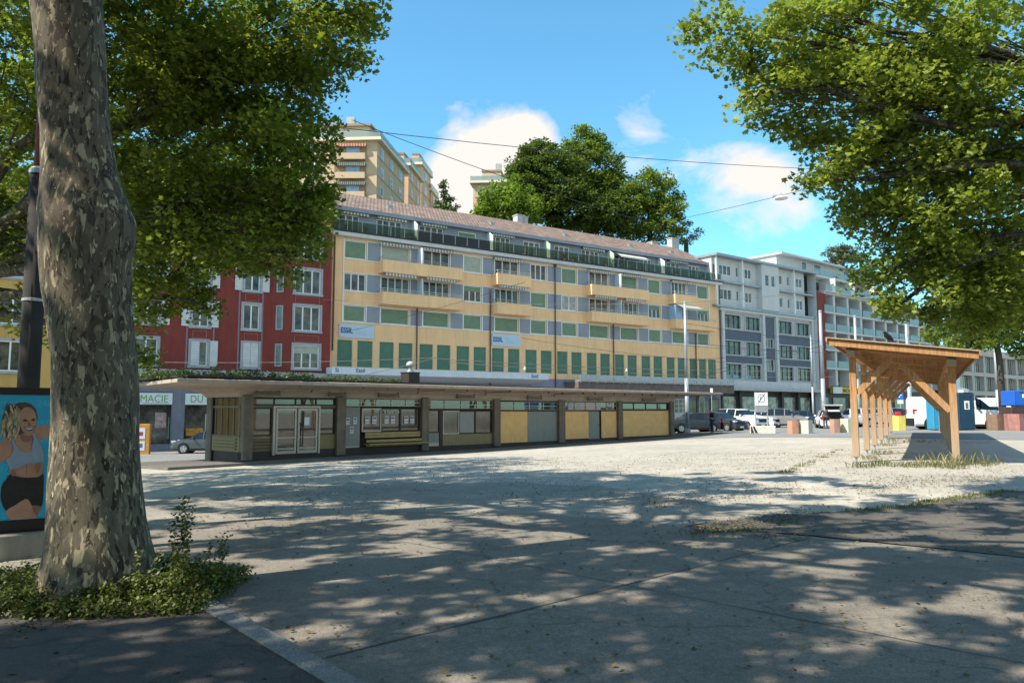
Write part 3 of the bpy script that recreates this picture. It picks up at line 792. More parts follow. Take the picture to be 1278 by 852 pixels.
wallgrid(m, -17.5, -4.75, 4.6, 19.2, [f[:4] for f in flat], None, 0, .16, 1)
# bay: angled flank and front
def bayq(x0, y0, x1, y1, z0, z1, mi=0): m.quad((x0, y0, z0), (x1, y1, z0), (x1, y1, z1), (x0, y0, z1), mi)
bayq(-4.75, 0, -3.75, BY, 4.6, 19.2)
bayw = [(-3.25, -1.15, 4.98, 6.85, 'half'), (-3.25, -1.15, 7.98, 9.98, 'p3'), (-3.25, -1.15, 10.98, 12.95, 'p3'), (-3.25, -1.15, 13.9, 15.7, 'p3'), (-3.25, -1.8, 17.3, 18.7, 'p3')]
wallgrid(m, -3.75, -.25, 4.6, 19.2, [f[:4] for f in bayw], None, BY, .16, 1)
m.quad((-.25, BY, 4.6), (-.25, 0, 4.6), (-.25, 0, 19.2), (-.25, BY, 19.2)); m.quad((-.25, -.001, 4.6), (-.02, -.001, 4.6), (-.02, -.001, 19.2), (-.25, -.001, 19.2))
m.quad((-17.5, 12, 4), (-17.5, 0, 4), (-17.5, 0, 19.2), (-17.5, 12, 19.2))
m.build('wall', [M_red, M_stone], rb)
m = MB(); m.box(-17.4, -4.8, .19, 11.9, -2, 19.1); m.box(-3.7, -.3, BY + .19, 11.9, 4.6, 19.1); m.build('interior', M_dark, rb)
def stone_frame(a, b, c, d, y, par):
    m = MB(); w = .16
    m.box(a - w, a, y - .05, y - .002, c, d + w); m.box(b, b + w, y - .05, y - .002, c, d + w); m.box(a, b, y - .05, y - .002, d, d + w)
    m.box(a - w - .04, b + w + .04, y - .12, y - .002, c - w, c)
    m.build('stone_surround', M_stone, par)
def louvre(a, b, c, d, y, par, name='shutter'):
    mm = MB(); mm.box(a, b, y - .05, y - .004, c, d); o = mm.build(name, M_wshut, par)
for a, b, c, d, k in flat:
    w = window(rb, a, b, c, d, 'panes', 2, rev=.16, fm=M_white)
    stone_frame(a, b, c, d, 0, w)
    if k == 'pair': louvre(a - .72, a - .17, c - .02, d + .05, -.05, w); louvre(b + .17, b + .72, c - .02, d + .05, -.05, w)
    if k == 'closed': louvre(a + .02, (a + b) / 2 - .01, c + .02, d, .02, w); louvre((a + b) / 2 + .01, b - .02, c + .02, d, .02, w)
    if k == 'halfopen': louvre(a + .02, a + .6, c + .02, d, .02, w); louvre(b + .17, b + .72, c - .02, d + .05, -.05, w)
for a, b, c, d, k in bayw:
    w = window(rb, a, b, c, d, 'half' if k == 'half' else 'panes', 3, y=BY, rev=.16, sm=M_greyshut)
    stone_frame(a, b, c, d, BY, w)
for z0, z1 in [(5.1, 6.9), (8.0, 9.95), (11, 12.9), (13.9, 15.6)]:
    m = MB()
    for f0, f1, zz0, zz1 in [(.25, .33, z0, z1), (.62, .70, z0, z1), (.33, .62, z1 - .1, z1), (.33, .62, z0, z0 + .1)]:
        P0 = Vector((-4.75, 0, 0)).lerp(Vector((-3.75, BY, 0)), f0); P1 = Vector((-4.75, 0, 0)).lerp(Vector((-3.75, BY, 0)), f1)
        nn = Vector((-.67, -.74, 0)) * .04
        m.quad((P0.x + nn.x, P0.y + nn.y, zz0), (P1.x + nn.x, P1.y + nn.y, zz0), (P1.x + nn.x, P1.y + nn.y, zz1), (P0.x + nn.x, P0.y + nn.y, zz1))
    P0 = Vector((-4.75, 0, 0)).lerp(Vector((-3.75, BY, 0)), .33); P1 = Vector((-4.75, 0, 0)).lerp(Vector((-3.75, BY, 0)), .62)
    w = m.build('window', M_stone, rb)
    mm = MB(); nn = Vector((-.67, -.74, 0)) * .015
    mm.quad((P0.x + nn.x, P0.y + nn.y, z0 + .1), (P1.x + nn.x, P1.y + nn.y, z0 + .1), (P1.x + nn.x, P1.y + nn.y, z1 - .1), (P0.x + nn.x, P0.y + nn.y, z1 - .1)); mm.build('pane', M_glass, w)
# grey pilaster strips and moulded frames
m = MB()
for x in (-7.28, -5.5, -11.0, -9.1): m.box(x - .06, x + .06, -.03, -.002, 4.7, 13.2)
build_each(m, 'pilaster_strip', mat('mauve strip', (.22, .17, .19), .9, .1), rb)
m = MB()
def rect_line(a, b, c, d, y):
    w = .045; m = MB()
    m.box(a, b, y - .025, y - .002, c, c + w); m.box(a, b, y - .025, y - .002, d - w, d); m.box(a, a + w, y - .025, y - .002, c + w, d - w); m.box(b - w, b, y - .025, y - .002, c + w, d - w)
    m.build('moulding', mat('pinkish moulding', (.30, .14, .12), .9, .1), rb)
for z in (7.05, 10.15, 13.1):
    rect_line(-6.85, -5.8, z, z + .6, 0); rect_line(-3.2, -1.2, z, z + .6, BY)
    rect_line(-10.6, -9.6, z, z + .6, 0)
# roof of the red building
m = MB(); m.quad((-18, -1.5, 19.25), (-.02, -1.5, 19.25), (-.02, 6, 21.6), (-18, 6, 21.6)); m.quad((-.02, 12.5, 19.2), (-18, 12.5, 19.2), (-18, 6, 21.6), (-.02, 6, 21.6))
m.box(-18, -.02, -1.55, 12.4, 19.05, 19.22)
m.build('roof', M_tile, rb)
m = MB(); m.box(-17.5, -.02, -1.2, .0, 4.25, 4.62); m.build('string_course', M_stone, rb)
# pharmacy ground floor
shopw = [(-16.5, -11.97, -.75, 2.95), (-11.1, -6.8, -.75, 2.95), (-5.9, -1.2, -.75, 2.95)]
m = MB(); wallgrid(m, -17.5, -.02, -2, 4.25, shopw, None, -.95, .5, 0, zc=[3.3]); m.quad((-17.5, 3, -2), (-17.5, -.95, -2), (-17.5, -.95, 4.25), (-17.5, 3, 4.25)); 
m.build('shopfront_wall', M_shop, rb)
M_gsign = mat('white sign sheet', (.62, .66, .68), .5, .03); M_glet = mat('green lettering', (.12, .32, .03), .5, .05)
for i, (a, b, c, d) in enumerate(shopw):
    s = MB().box(a, b, -1.02, -.955, 2.05 + .02, 2.9).build('shop_sign', M_gsign, rb)
    if i == 0: text_mesh('sign_lettering', 'PHARMACIE', .74, M_glet, s, (-12.25, -1.025, 2.24), 'RIGHT', bold=0, xs=.86)
    if i == 1: text_mesh('sign_lettering', 'DU R', .74, M_glet, s, (-10.78, -1.025, 2.24), 'LEFT', bold=0, xs=.86)
    if i == 0: MB().box(-13.9, -12.2, -1.028, -1.021, 2.12, 2.16).build('sign_line', mat('teal line', (.05, .25, .25)), s)
    w = MB().box(a, b, -.52, -.47, -.75, 2.07).build('shop_window', M_shopg, rb)
    mm = MB()
    for x in [a, (a + b) / 2, b - .08]: mm.box(x, x + .08, -.58, -.521, -.75, 2.05)
    build_each(mm, 'window_frame', M_black, w)
MB().box(-13.0, -12.25, -.56, -.525, .4, 1.5).build('window_poster', mat('red white poster', (.35, .25, .25), .6, .5, 4), rb)
MB().box(-12.1 - .0, -12.02, -.56, -.53, -.4, 1.2).build('window_poster', mat('green white poster', (.25, .35, .28), .6, .4, 3), rb)
MB().box(-9.6, -8.2, -.56, -.525, .1, 1.4).build('window_poster', mat('pale teal poster', (.30, .38, .38), .6, .3, 3), rb)
MB().box(-10.9, -9.7, -.56, -.525, -.2, .35).build('window_poster', mat('orange poster', (.45, .22, .03), .6, .4, 5), rb)

# ochre house at the far left
ob = thing('apartment_building', 'ochre yellow house glimpsed between the leaves at the far left', 'building', (FM.o[0], FM.o[1], 0), FM.rot)
m = MB(); ow = []
for s0 in (-21.9, -26.5, -31):
    for z in (4.2, 7.3, 10.4, 13.5): ow.append((s0 - .75, s0 + .75, z, z + 2.0))
wallgrid(m, -40, -17.6, -2, 17, ow, None, -1.0, .16, 1); m.quad((-17.6, -1.0, -2), (-17.6, 10, -2), (-17.6, 10, 17), (-17.6, -1, 17)); m.quad((-40, 10, -2), (-40, -1, -2), (-40, -1, 17), (-40, 10, 17)); m.quad((-40, -1, 17), (-17.6, -1, 17), (-17.6, 10, 17), (-40, 10, 17))
m.build('wall', [mat('deep ochre render', (.50, .32, .10), .9, .1, .6, stain=.15), M_white], ob)
for a, b, c, d in ow: stone_frame(a, b, c, d, -1.0, window(ob, a, b, c, d, 'panes', 2, y=-1.0, rev=.16))

# ------------------------------------------------------------------ grey and white building
gb = thing('apartment_building', 'grey building with slate panels below two white storeys, right of the ochre one', 'building', (GF.o[0], GF.o[1], 0), GF.rot)
m = MB()
up = []
for z0, z1 in ((17.7, 18.95), (14.75, 16.05)):
    up += [(-1.0, -.4, z0, z1), (.2, 2.5, z0, z1), (3.4, 3.95, z0, z1), (4.5, 6.5, z0, z1), (11.6, 13.05, z0, z1), (14.1, 14.7, z0, z1), (15.4, 17.55, z0, z1)]
up += [(8.3, 9.2, 17.0, 18.5), (9.6, 10.45, 17.0, 18.5)]
UY = .12
wallgrid(m, -1.2, 7.6, 14.0, 19.7, [u for u in up if u[1] < 7], None, UY, .12, 0)
wallgrid(m, 7.6, 11.2, 14.0, 19.7, [u for u in up if 7.6 < u[0] < 11.2], None, -.6, .12, 0)
wallgrid(m, 11.2, 18.0, 14.0, 19.7, [u for u in up if u[0] > 11.2], None, UY, .12, 0)
m.quad((7.6, UY, 14), (7.6, -.6, 14), (7.6, -.6, 19.7), (7.6, UY, 19.7)); m.quad((11.2, -.6, 14), (11.2, UY, 14), (11.2, UY, 19.7), (11.2, -.6, 19.7))
m.quad((-1.2, 12, -1), (-1.2, UY, -1), (-1.2, UY, 19.7), (-1.2, 12, 19.7)); m.quad((19.5, -.7, -1), (19.5, 12, -1), (19.5, 12, 19.7), (19.5, -.7, 19.7))
# stair recess at the right
wallgrid(m, 18.0, 19.5, 14.0, 19.7, [], None, .8, .1, 0)
# main frame of the lower storeys: columns and beams
lw = []
for z0, z1 in ((11.38, 13.0), (8.25, 9.9), (5.45, 7.15)):
    lw += [(.75, 3.85, z0, z1), (4.75, 7.75, z0, z1), (11.45, 14.65, z0, z1), (15.5, 18.65, z0, z1)]
mid = [(8.75, 10.7, z0, z1) for z0, z1 in ((9.4, 10.6), (6.45, 8.0))]
def gmat(x, z):
    if (.55 < x < 8.0 or 11.15 < x < 18.9):
        for z0, z1 in ((11.2, 13.15), (8.1, 10.0), (5.3, 7.3)):
            if z0 < z < z1: return 2
        return 1 if 5.3 < z < 13.2 else 0
    if 8.55 < x < 10.8 and 5.2 < z < 13.3: return 1
    return 0
wallgrid(m, -.2, 19.5, 4.35, 13.7, lw + mid, gmat, 0, .2, 0, xc=[.55, 8.0, 8.55, 10.8, 11.15, 18.9], zc=[5.2, 5.3, 7.3, 8.1, 10.0, 11.2, 13.15, 13.2, 13.3])
m.build('wall', [M_offw, M_dgrey, M_lgrey], gb)
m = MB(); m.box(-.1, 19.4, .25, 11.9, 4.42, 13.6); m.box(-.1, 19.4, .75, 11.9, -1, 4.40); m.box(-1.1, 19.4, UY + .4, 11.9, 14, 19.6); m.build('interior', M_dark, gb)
for a, b, c, d in up: window(gb, a, b, c, d, 'panes', 3 if b - a > 1.5 else 2 if b - a > 1 else 1, y=(-.6 if 7.6 < a < 11 else UY), rev=.12)
for a, b, c, d in lw: window(gb, a, b, c, d, 'panes', 3, rev=.2, fm=M_black)
for a, b, c, d in mid: window(gb, a, b, c, d, 'panes', 3, rev=.2, fm=M_offw)
for a, b, c, d in lw:
    w = .09; m = MB()
    m.box(a - w, a, -.10, -.003, c - w, d + w); m.box(b, b + w, -.10, -.003, c - w, d + w); m.box(a, b, -.10, -.003, c - w, c); m.box(a, b, -.10, -.003, d, d + w)
    m.build('window_surround', M_offw, gb)
m = MB()
for x in (.05, 8.05, 10.85, 18.95): m.box(x, x + .46, -.28, -.004, 4.4, 13.4)
m.box(-.25, 19.6, -.32, .1, 13.4, 13.72); m.box(-.2, 19.55, -.30, -.004, 4.35, 5.2)
build_each(m, 'frame_member', M_offw, gb)
m = MB(); m.box(-1.3, 19.8, -.5, .11, 13.74, 13.98); m.box(-1.3, 7.58, -.5, .11, 16.7, 16.9); m.box(11.22, 19.8, -.5, .11, 16.7, 16.9); m.box(-1.4, 19.9, -.85, 12.2, 19.71, 20.0); build_each(m, 'balcony_slab', M_zinc, gb)
m = MB()
for x in (-1.0, 4.0, 14.85, 19.6): m.box(x - .09, x + .09, -.48, -.3, 13.99, 16.69); m.box(x - .09, x + .09, -.48, -.3, 16.91, 19.7)
build_each(m, 'balcony_post', M_white, gb)
m = MB()
# dark ground floor
m = MB(); m.box(-.2, 19.6, .6, .7, -1, 4.34); 
for x in (0, 3.6, 8.5, 12.2, 15.8, 19.2): m.box(x - .2, x + .25, .0, .35, -1, 4.34)
m.build('arcade', mat('dark bronze shopfront', (.05, .045, .04), .6, .2), gb)
m = MB(); m.box(-.3, 19.6, -.9, .59, 4.0, 4.34); m.build('canopy', M_lgrey, gb)
m = MB()
for a in (.6, 4.4, 9.2, 12.9, 16.4): m.box(a, a + 2.6, .45, .59, .3, 3.3)
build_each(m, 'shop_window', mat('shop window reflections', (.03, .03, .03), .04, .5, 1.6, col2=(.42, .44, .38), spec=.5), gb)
m = MB(); 
for a, cc in ((.7, 0), (2.3, 1), (4.7, 2)):
    m.box(a, a + 1.1, .12, .16, 5.5, 5.85, cc)
build_each(m, 'window_box', mat('turquoise box', (.1, .4, .5)), gb) if True else m.build('window_box', [mat('turquoise box', (.1, .4, .5)), mat('coral box', (.5, .12, .08)), mat('blue box', (.08, .3, .5))], gb)

# ------------------------------------------------------------------ white block with red niches
wb = thing('apartment_building', 'white terraced block with red niches and stacked glass-railed balconies', 'building', (BF.o[0], BF.o[1], 0), BF.rot)
m = MB(); BL = 41.0
m.box(.0, BL, 1.6, 14, -1, 17.6, 0)
m.box(.4, 2.9, -.35, 1.6, 4.6, 17.45, 1)                      # red slab at the corner
m.box(-4.6, 22, 2.2, 16, 17.6, 22.2, 0)                      # penthouse storeys
m.build('wall', [M_offw, M_red], wb)
m = MB(); m.box(-4.9, 22.5, 1.2, 16.4, 22.2, 22.45); m.build('roof', M_offw, wb)
FLZ = [5.0, 7.4, 9.9, 12.45, 15.0, 17.6]
m = MB()
for i, z in enumerate(FLZ[1:]): m.box(2.4, BL, -.5, 1.55, z - .22, z + .02)
m.box(2.0, 22, .6, 2.15, 19.9, 20.15)
m.box(2.4, 22, -.9, 1.55, 17.62, 17.72)
build_each(m, 'balcony_slab', M_offw, wb)
m = MB()
x = 5.0
ks = []
while x < BL:
    ks.append(x); m.box(x, x + .55, -.3, 1.6, 5.0, 17.38); x += 3.75
build_each(m, 'party_wall', M_offw, wb)
for x in ks[:-1]:
    for z0, z1 in zip(FLZ[1:-1], FLZ[2:]):
        MB().box(x + .6, x + 2.3, 1.52, 1.598, z0 + .03, z1 - .24).build('red_door', M_red, wb)
    MB().box(x + .6, x + 3.7, 1.5, 1.599, 7.45, 9.6).build('glazing', M_glass, wb)
for z0, z1 in zip(FLZ[1:-1], FLZ[2:]):
    for i, x in enumerate([2.4] + ks[:-1]):
        x0 = x + (.6 if x > 3 else 0); x1 = (ks[0] if x < 3 else x + 3.75) - .02
        MB().box(x0, x1, -.45, -.41, z0 + .05, z0 + .95).build('balustrade', M_pale, wb)
MB().box(2.4, 22, -.85, -.81, 17.75, 18.65).build('balustrade', M_pale, wb)
MB().box(2.0, 22, .65, .69, 20.2, 21.0).build('balustrade', M_pale, wb)
for px0, px1, f in [(1016, 1024, 0), (1037, 1043, 0), (1058, 1063, 0), (1000, 1006, 1), (1015, 1024, 1), (1052, 1058, 1)]:
    z = 17.8 if f == 0 else 20.2
    a, _ = BF.hit(px0, 340, 2.2); b, _ = BF.hit(px1, 340, 2.2)
    o = MB().box(a, b, 2.12, 2.19, z, z + 1.9).build('window', M_white, wb)
    MB().box(a + .1, b - .1, 2.10, 2.118, z + .1, z + 1.8).build('pane', M_glass, o)
for px in (1031, 1055, 1079):
    a, _ = BF.hit(px, 350, 1.0)
    MB().box(a, a + .15, -.3, 2.19, 17.75, 19.88).build('screen_wall', M_offw, wb)
# glazed first floor, ground floor shops, yellow shop sign
M_ochreg = mat('yellowish office glass', (.05, .055, .03), .06, .5, 1.3, col2=(.30, .34, .13), spec=.5)
MB().box(1.0, 26, 1.2, 1.55, 4.6, 7.1).build('office_glazing', M_ochreg, wb)
m = MB()
for i in range(17): m.box(1.0 + i * 1.55, 1.08 + i * 1.55, 1.1, 1.19, 4.6, 7.1)
m.box(1.0, 26, 1.1, 1.19, 5.3, 5.38); m.build('mullion', M_offw, wb)
m = MB(); m.box(0, BL, .9, 1.5, -1, 4.58, 0); 
for i in range(8): m.box(1.5 + i * 4.6, 4.8 + i * 4.6, .80, .895, .2, 3.4, 1)
m.build('shopfront', [mat('charcoal shopfront', (.05, .05, .055), .6, .2), M_shopg], wb)
s = MB().box(5.3, 16.2, .3, .79, 4.0, 4.85).build('shop_sign', mat('yellow sign', (.62, .42, .04), .5, .05), wb)
MB().box(5.25, 7.6, .28, .3 - .003, 3.98, 4.87).build('sign_end', M_gsign, s)
text_mesh('sign_lettering', 'BRiC bar', .62, M_black, s, (7.9, .29, 4.2), bold=.02)

# beige commercial building at the far right
cb = thing('commercial_building', 'pale grey commercial building with tall columns behind the right-hand street tree', 'building', (BF.o[0], BF.o[1], 0), BF.rot)
m = MB(); m.box(BL + .3, 90, .6, 14, -1, 11.9, 0); m.build('wall', M_dgrey, cb)
m = MB()
x = BL + .5
while x < 88: m.box(x, x + .9, -.2, .59, -1, 11.4); x += 5.4
m.box(BL + .2, 90, -.5, .8, 11.4, 12.6); m.box(BL + .4, 90, -.25, .55, 7.7, 8.4); m.box(BL + .4, 90, -.25, .55, 4.3, 5.1)
m.build('frame', mat('beige concrete', (.40, .38, .35), .9, .1, .8, stain=.2), cb)
m = MB(); x = BL + 1.6
while x < 86: m.box(x, x + 4.1, .45, .59, 5.2, 7.6); m.box(x, x + 4.1, .45, .59, 8.5, 11.3); x += 5.4
m.build('window_band', M_glass, cb)
m = MB(); x = BL + 1.6
while x < 86:
    for k in range(5): m.box(x + k, x + k + .08, .38, .445, 5.2, 7.6); m.box(x + k, x + k + .08, .38, .445, 8.5, 11.3)
    x += 5.4
m.build('mullion', M_offw, cb)
MB().box(BL + 1.6, BL + 5.6, -.3, -.255, 5.2, 10.6).build('advert_screen', mat('pale cyan banner', (.50, .62, .66), .6, .15, 3), cb)
rt = thing('rooftop_shrubs', 'bright green shrubs along the roof of the columned building at the far right', 'shrub')

# ------------------------------------------------------------------ buildings on the hill
def hill_block(label, corner_px, Y, floors, fh, top_px, left_w, right_px_end, vx, basez, colm, bal_left=True, nwin=3):
    """block whose near corner stands at corner_px; left face square to the view, right face running to vanishing x = vx"""
    top = PT(corner_px, top_px, Y); o = thing('apartment_building', label, 'building', (top.x, Y, basez), 0)
    H_ = top.z - basez
    d = pray(vx, 512); rd = Vector((d[0], d[1], 0)).normalized()
    # length of the right face so that it ends at right_px_end
    r = pray(right_px_end, 512); k = (top.x * r[1] - Y * r[0]) / (rd.y * r[0] - rd.x * r[1]); Lr = abs(k)
    ld = Vector((-1, .06, 0)).normalized()
    m = MB(); a = Vector((0, 0, 0)); b = rd * Lr; c = b + ld * left_w; e = ld * left_w
    up_ = Vector((0, 0, H_))
    for p, q in ((e, a), (a, b), (b, c), (c, e)): m.quad(p, q, q + up_, p + up_)
    m.quad(e + up_, a + up_, b + up_, c + up_)
    m.build('wall', colm, o)
    def ring(z0, z1, ex, mt, name):
        mm = MB(); cen = (a + b + c + e) / 4
        def ext(p): dd = (p - cen); dd.normalize(); return p + dd * ex
        P = [ext(p) for p in (e, a, b, c)]
        for i in range(4):
            p, q = P[i], P[(i + 1) % 4]
            mm.quad(p + Vector((0, 0, z0)), q + Vector((0, 0, z0)), q + Vector((0, 0, z1)), p + Vector((0, 0, z1)))
        mm.poly([p + Vector((0, 0, z1)) for p in P]); mm.poly([p + Vector((0, 0, z0)) for p in reversed(P)])
        return mm.build(name, mt, o)
    ring(H_ - .45, H_ - .02, 1.0, mat('cream cornice', (.66, .58, .44), .9, .05), 'cornice')
    ring(H_, H_ + .9, .8, M_pale, 'balustrade')
    # set-back attic
    mm = MB(); cen = (a + b + c + e) / 4
    P = [p + (cen - p).normalized() * 2.4 + Vector((0, 0, H_ + .01)) for p in (e, a, b, c)]
    for i in range(4): p, q = P[i], P[(i + 1) % 4]; mm.quad(p, q, q + Vector((0, 0, 2.5)), p + Vector((0, 0, 2.5)))
    mm.build('attic_wall', colm, o)
    mm = MB(); P2 = [p + (p - cen).normalized() * 1.4 + Vector((0, 0, 2.5)) for p in P]; P2 = [Vector((p.x, p.y, H_ + 2.5)) for p in P2]
    mm.poly(P2); mm.poly([p + Vector((0, 0, .35)) for p in P2])
    for i in range(4): p, q = P2[i], P2[(i + 1) % 4]; mm.quad(p, q, q + Vector((0, 0, .35)), p + Vector((0, 0, .35)))
    rf = mm.build('roof', mat('brownish roof edge', (.30, .20, .14), .8, .1), o)
    if left_w > 6.2: MB().box(-left_w * .35, -left_w * .35 + 1.2, 3, 4.2, H_ + 2.8, H_ + 4.4).build('chimney', M_lgrey, rf)
    n = Vector((rd.y, -rd.x, 0))
    for f in range(floors):
        z = H_ - 1.1 - fh * f - 1.35
        if z < 1: break
        for i in range(nwin):
            t0 = Lr * (i + .32) / nwin; t1 = Lr * (i + .62) / nwin
            p, q = rd * t0 + n * .05, rd * t1 + n * .05
            mm = MB(); mm.quad(p + Vector((0, 0, z)), q + Vector((0, 0, z)), q + Vector((0, 0, z + 1.5)), p + Vector((0, 0, z + 1.5)))
            w = mm.build('window', M_white, o)
            p, q = rd * (t0 + .25) + n * .07, rd * (t1 - .25) + n * .07
            mm = MB(); mm.quad(p + Vector((0, 0, z + .12)), q + Vector((0, 0, z + .12)), q + Vector((0, 0, z + 1.38)), p + Vector((0, 0, z + 1.38))); mm.build('pane', glass('bluish pane', (.20, .28, .38), .05, 1.5, .3, 1), w)
        mm = MB(); p, q = n * .03, rd * Lr + n * .03
        mm.quad(p + Vector((0, 0, z - .3)), q + Vector((0, 0, z - .3)), q + Vector((0, 0, z - .12)), p + Vector((0, 0, z - .12))); mm.build('string_course', mat('tan string course', (.34, .26, .17)), o)
        if bal_left and left_w > 11:
            x0, x1 = -6.2, -1.6
            mm = MB(); mm.box(x0, x1, -.03, -.01, z - .1, z + 1.45); mm.build('loggia', mat('shaded loggia', (.22, .16, .10)), o)
            mm = MB(); mm.box(x0 + 1.7, x1 - .9, -.08, -.035, z + .1, z + 1.1); mm.build('pane', glass('bluish pane', (.2, .28, .38)), o)
            bl = MB().box(x0 - .3, x1, -.9, -.04, z - .95, z - .05).build('balcony', colm, o)
            awning(bl, x0, x1, z + 1.45, y=-.04, out=.5, drop=.45, m=M_awnr if f == 0 else M_awn)
            mm = MB(); mm.box(-10.8, -9.0, -.06, -.02, z, z + 1.6); w = mm.build('window', M_white, o)
            MB().box(-10.6, -9.2, -.08, -.065, z + .1, z + 1.5).build('pane', M_glass, w)
    return o
M_beige = mat('sunlit beige render', (.52, .385, .265), .9, .06, .5, stain=.1)  # even beige wall colour with faint stains
M_beige2 = mat('apricot render', (.60, .405, .25), .9, .06, .5, stain=.1)
hill_block('beige hillside apartment block with red striped awning, above the roof at left', 471, 107, 5, 2.85, 172.5, 15, 501, 757, 16, M_beige)
hill_block('apricot hillside block half hidden behind the beige one', 510, 128, 5, 2.9, 205, 6, 522, 757, 20, M_beige2, False, 2)
hill_block('slim apricot hillside tower, last of the row above the roof', 526, 143, 5, 2.9, 204, 3.4, 534, 757, 22, M_beige2, False, 1)
hill_block('beige top storeys of a house rising between the hill trees', 633, 140, 4, 3.0, 226, 6.5, 640, 757, 22, M_beige, True, 1)
hill_block('lowest apricot annex at the right end of the hillside row', 538, 150, 4, 3.0, 236, 1.8, 542.5, 757, 22, M_beige2, False, 1)

# ------------------------------------------------------------------ the kiosk pavilion
kio = thing('kiosk_pavilion', 'long low pavilion with a wide curved concrete canopy and ochre and grey wall panels', 'kiosk', (KF.o[0], KF.o[1], 0), KF.rot)
kz = lambda s: -.25 + .0055 * s
M_kcol = mat('weathered concrete column', (.16, .135, .105), .9, .2, 2, stain=.3, bump=.3)  # column and canopy tones lowered to imitate the tree shade
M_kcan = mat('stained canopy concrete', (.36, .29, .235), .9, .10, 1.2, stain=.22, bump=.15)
M_kyel = striped('ochre sheet panel', (.76, .47, .18), (.54, .34, .13), 1.25, 'X', .6, .985)  # ochre raised to carry light bounced off the sunlit square
M_kyel_shade = mat('shaded ochre panel', (.22, .18, .085), .6, .08, 2, stain=.15)  # darker copy of the ochre panel, tree shade put into its colour
M_kgrey = mat('grey green door', (.20, .22, .20), .6, .06, 2, stain=.12)
M_wood = striped('weathered slats', (.17, .13, .07), (.05, .04, .025), .13, 'Z', .7, .72)
M_alu = mat('brushed aluminium frame', (.38, .34, .29), .4, .08, 3, metal=.4)
M_kdark = mat('dark brown metal', (.035, .025, .02), .6, .2)
KD = 3.1
# dark back volume and plinth
m = MB(); m.box(-4.68, 27.6, .28, KD, -.6, 2.2); m.build('inner_wall', M_kdark, kio)
m = MB(); m.box(-4.72, 4.9, -.04, .27, -.6, .0); m.box(4.91, 27.62, -.04, .27, -.6, -.10); build_each(m, 'plinth', M_kdark, kio)
CW = [(-4.72, -4.30), (-.36, .10), (4.48, 4.92), (9.48, 9.96), (14.9, 15.46), (20.9, 21.38), (27.2, 27.65)]
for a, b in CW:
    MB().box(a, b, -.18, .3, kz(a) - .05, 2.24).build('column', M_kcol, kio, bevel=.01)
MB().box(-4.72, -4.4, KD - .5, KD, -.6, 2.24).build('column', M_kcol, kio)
MB().box(-4.76, -4.41, 2.45, 2.59, -.6, 2.23).build('column', M_kdark, kio)
def panel(a, b, c, d, mt, name='panel', y=0.0, t=.05):
    return MB().box(a, b, y, y + t, c, d).build(name, mt, kio)
def kwin(a, b, c, d, n, fm=M_kdark, pm=M_kglass, fw=.05, hb=None, y=.0):
    m = MB()
    m.box(a, a + fw, y - .03, y + .05, c, d); m.box(b - fw, b, y - .03, y + .05, c, d); m.box(a + fw, b - fw, y - .03, y + .05, d - fw, d); m.box(a + fw, b - fw, y - .03, y + .05, c, c + fw)
    for i in range(1, n):
        x = a + (b - a) * i / n; m.box(x - .025, x + .025, y - .025, y + .045, c + fw, d - fw)
    if hb: m.box(a + fw, b - fw, y - .035, y + .04, hb, hb + .035)
    w = m.build('window', fm, kio)
    MB().box(a + fw, b - fw, y + .01, y + .03, c + fw, d - fw).build('pane', pm, w)
    return w
# bay with the glass double door
kwin(-4.30, -3.42, .62, 1.76, 1); panel(-4.30, -3.42, .50, .62, M_kyel_shade); panel(-4.30, -3.42, 0, .5, M_wood, 'slatted_panel')
kwin(-4.30, -.36, 1.86, 2.16, 4, hb=None)
kwin(-1.18, -.36, .62, 1.76, 1); panel(-1.18, -.36, 0, .62, M_kyel_shade)
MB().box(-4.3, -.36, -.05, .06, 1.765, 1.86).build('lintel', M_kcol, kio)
dz0, dz1 = -.17, 1.84
m = MB(); m.box(-3.40, -3.30, -.12, .06, dz0, dz1); m.box(-1.26, -1.18, -.12, .06, dz0, dz1); m.box(-3.30, -1.26, -.12, .06, dz1 - .08, dz1)
dr = m.build('entrance_frame', M_alu, kio)
for a, b in ((-3.26, -2.31), (-2.25, -1.30)):
    m = MB(); w = .09
    m.box(a, a + w, -.10, -.02, dz0 + .03, dz1 - .1); m.box(b - w, b, -.10, -.02, dz0 + .03, dz1 - .1); m.box(a + w, b - w, -.10, -.02, dz1 - .2, dz1 - .1); m.box(a + w, b - w, -.10, -.02, dz0 + .03, dz0 + .12)
    m.box(a + w, b - w, -.10, -.03, .50, .55); m.box(a + w, b - w, -.11, -.04, .05, .10); m.box(a + w, b - w, -.11, -.04, -.08, -.04 + .02)
    d_ = m.build('door', M_alu, kio)
    MB().box(a + w, b - w, -.065, -.055, dz0 + .12, dz1 - .2).build('pane', M_kglass, d_)
    if a > -2.3:
        MB().bar((a + .2, -.16, .15), (a + .2, -.16, 1.05), .035).bar((a + .2, -.16, 1.05), (a + .08, -.12, 1.12), .035).bar((a + .2, -.16, .15), (a + .1, -.1, .15), .03).build('handle', M_black, d_)
        MB().box(a + .32, a + .56, -.075, -.067, 1.02, 1.36).build('notice', M_gsign, d_)
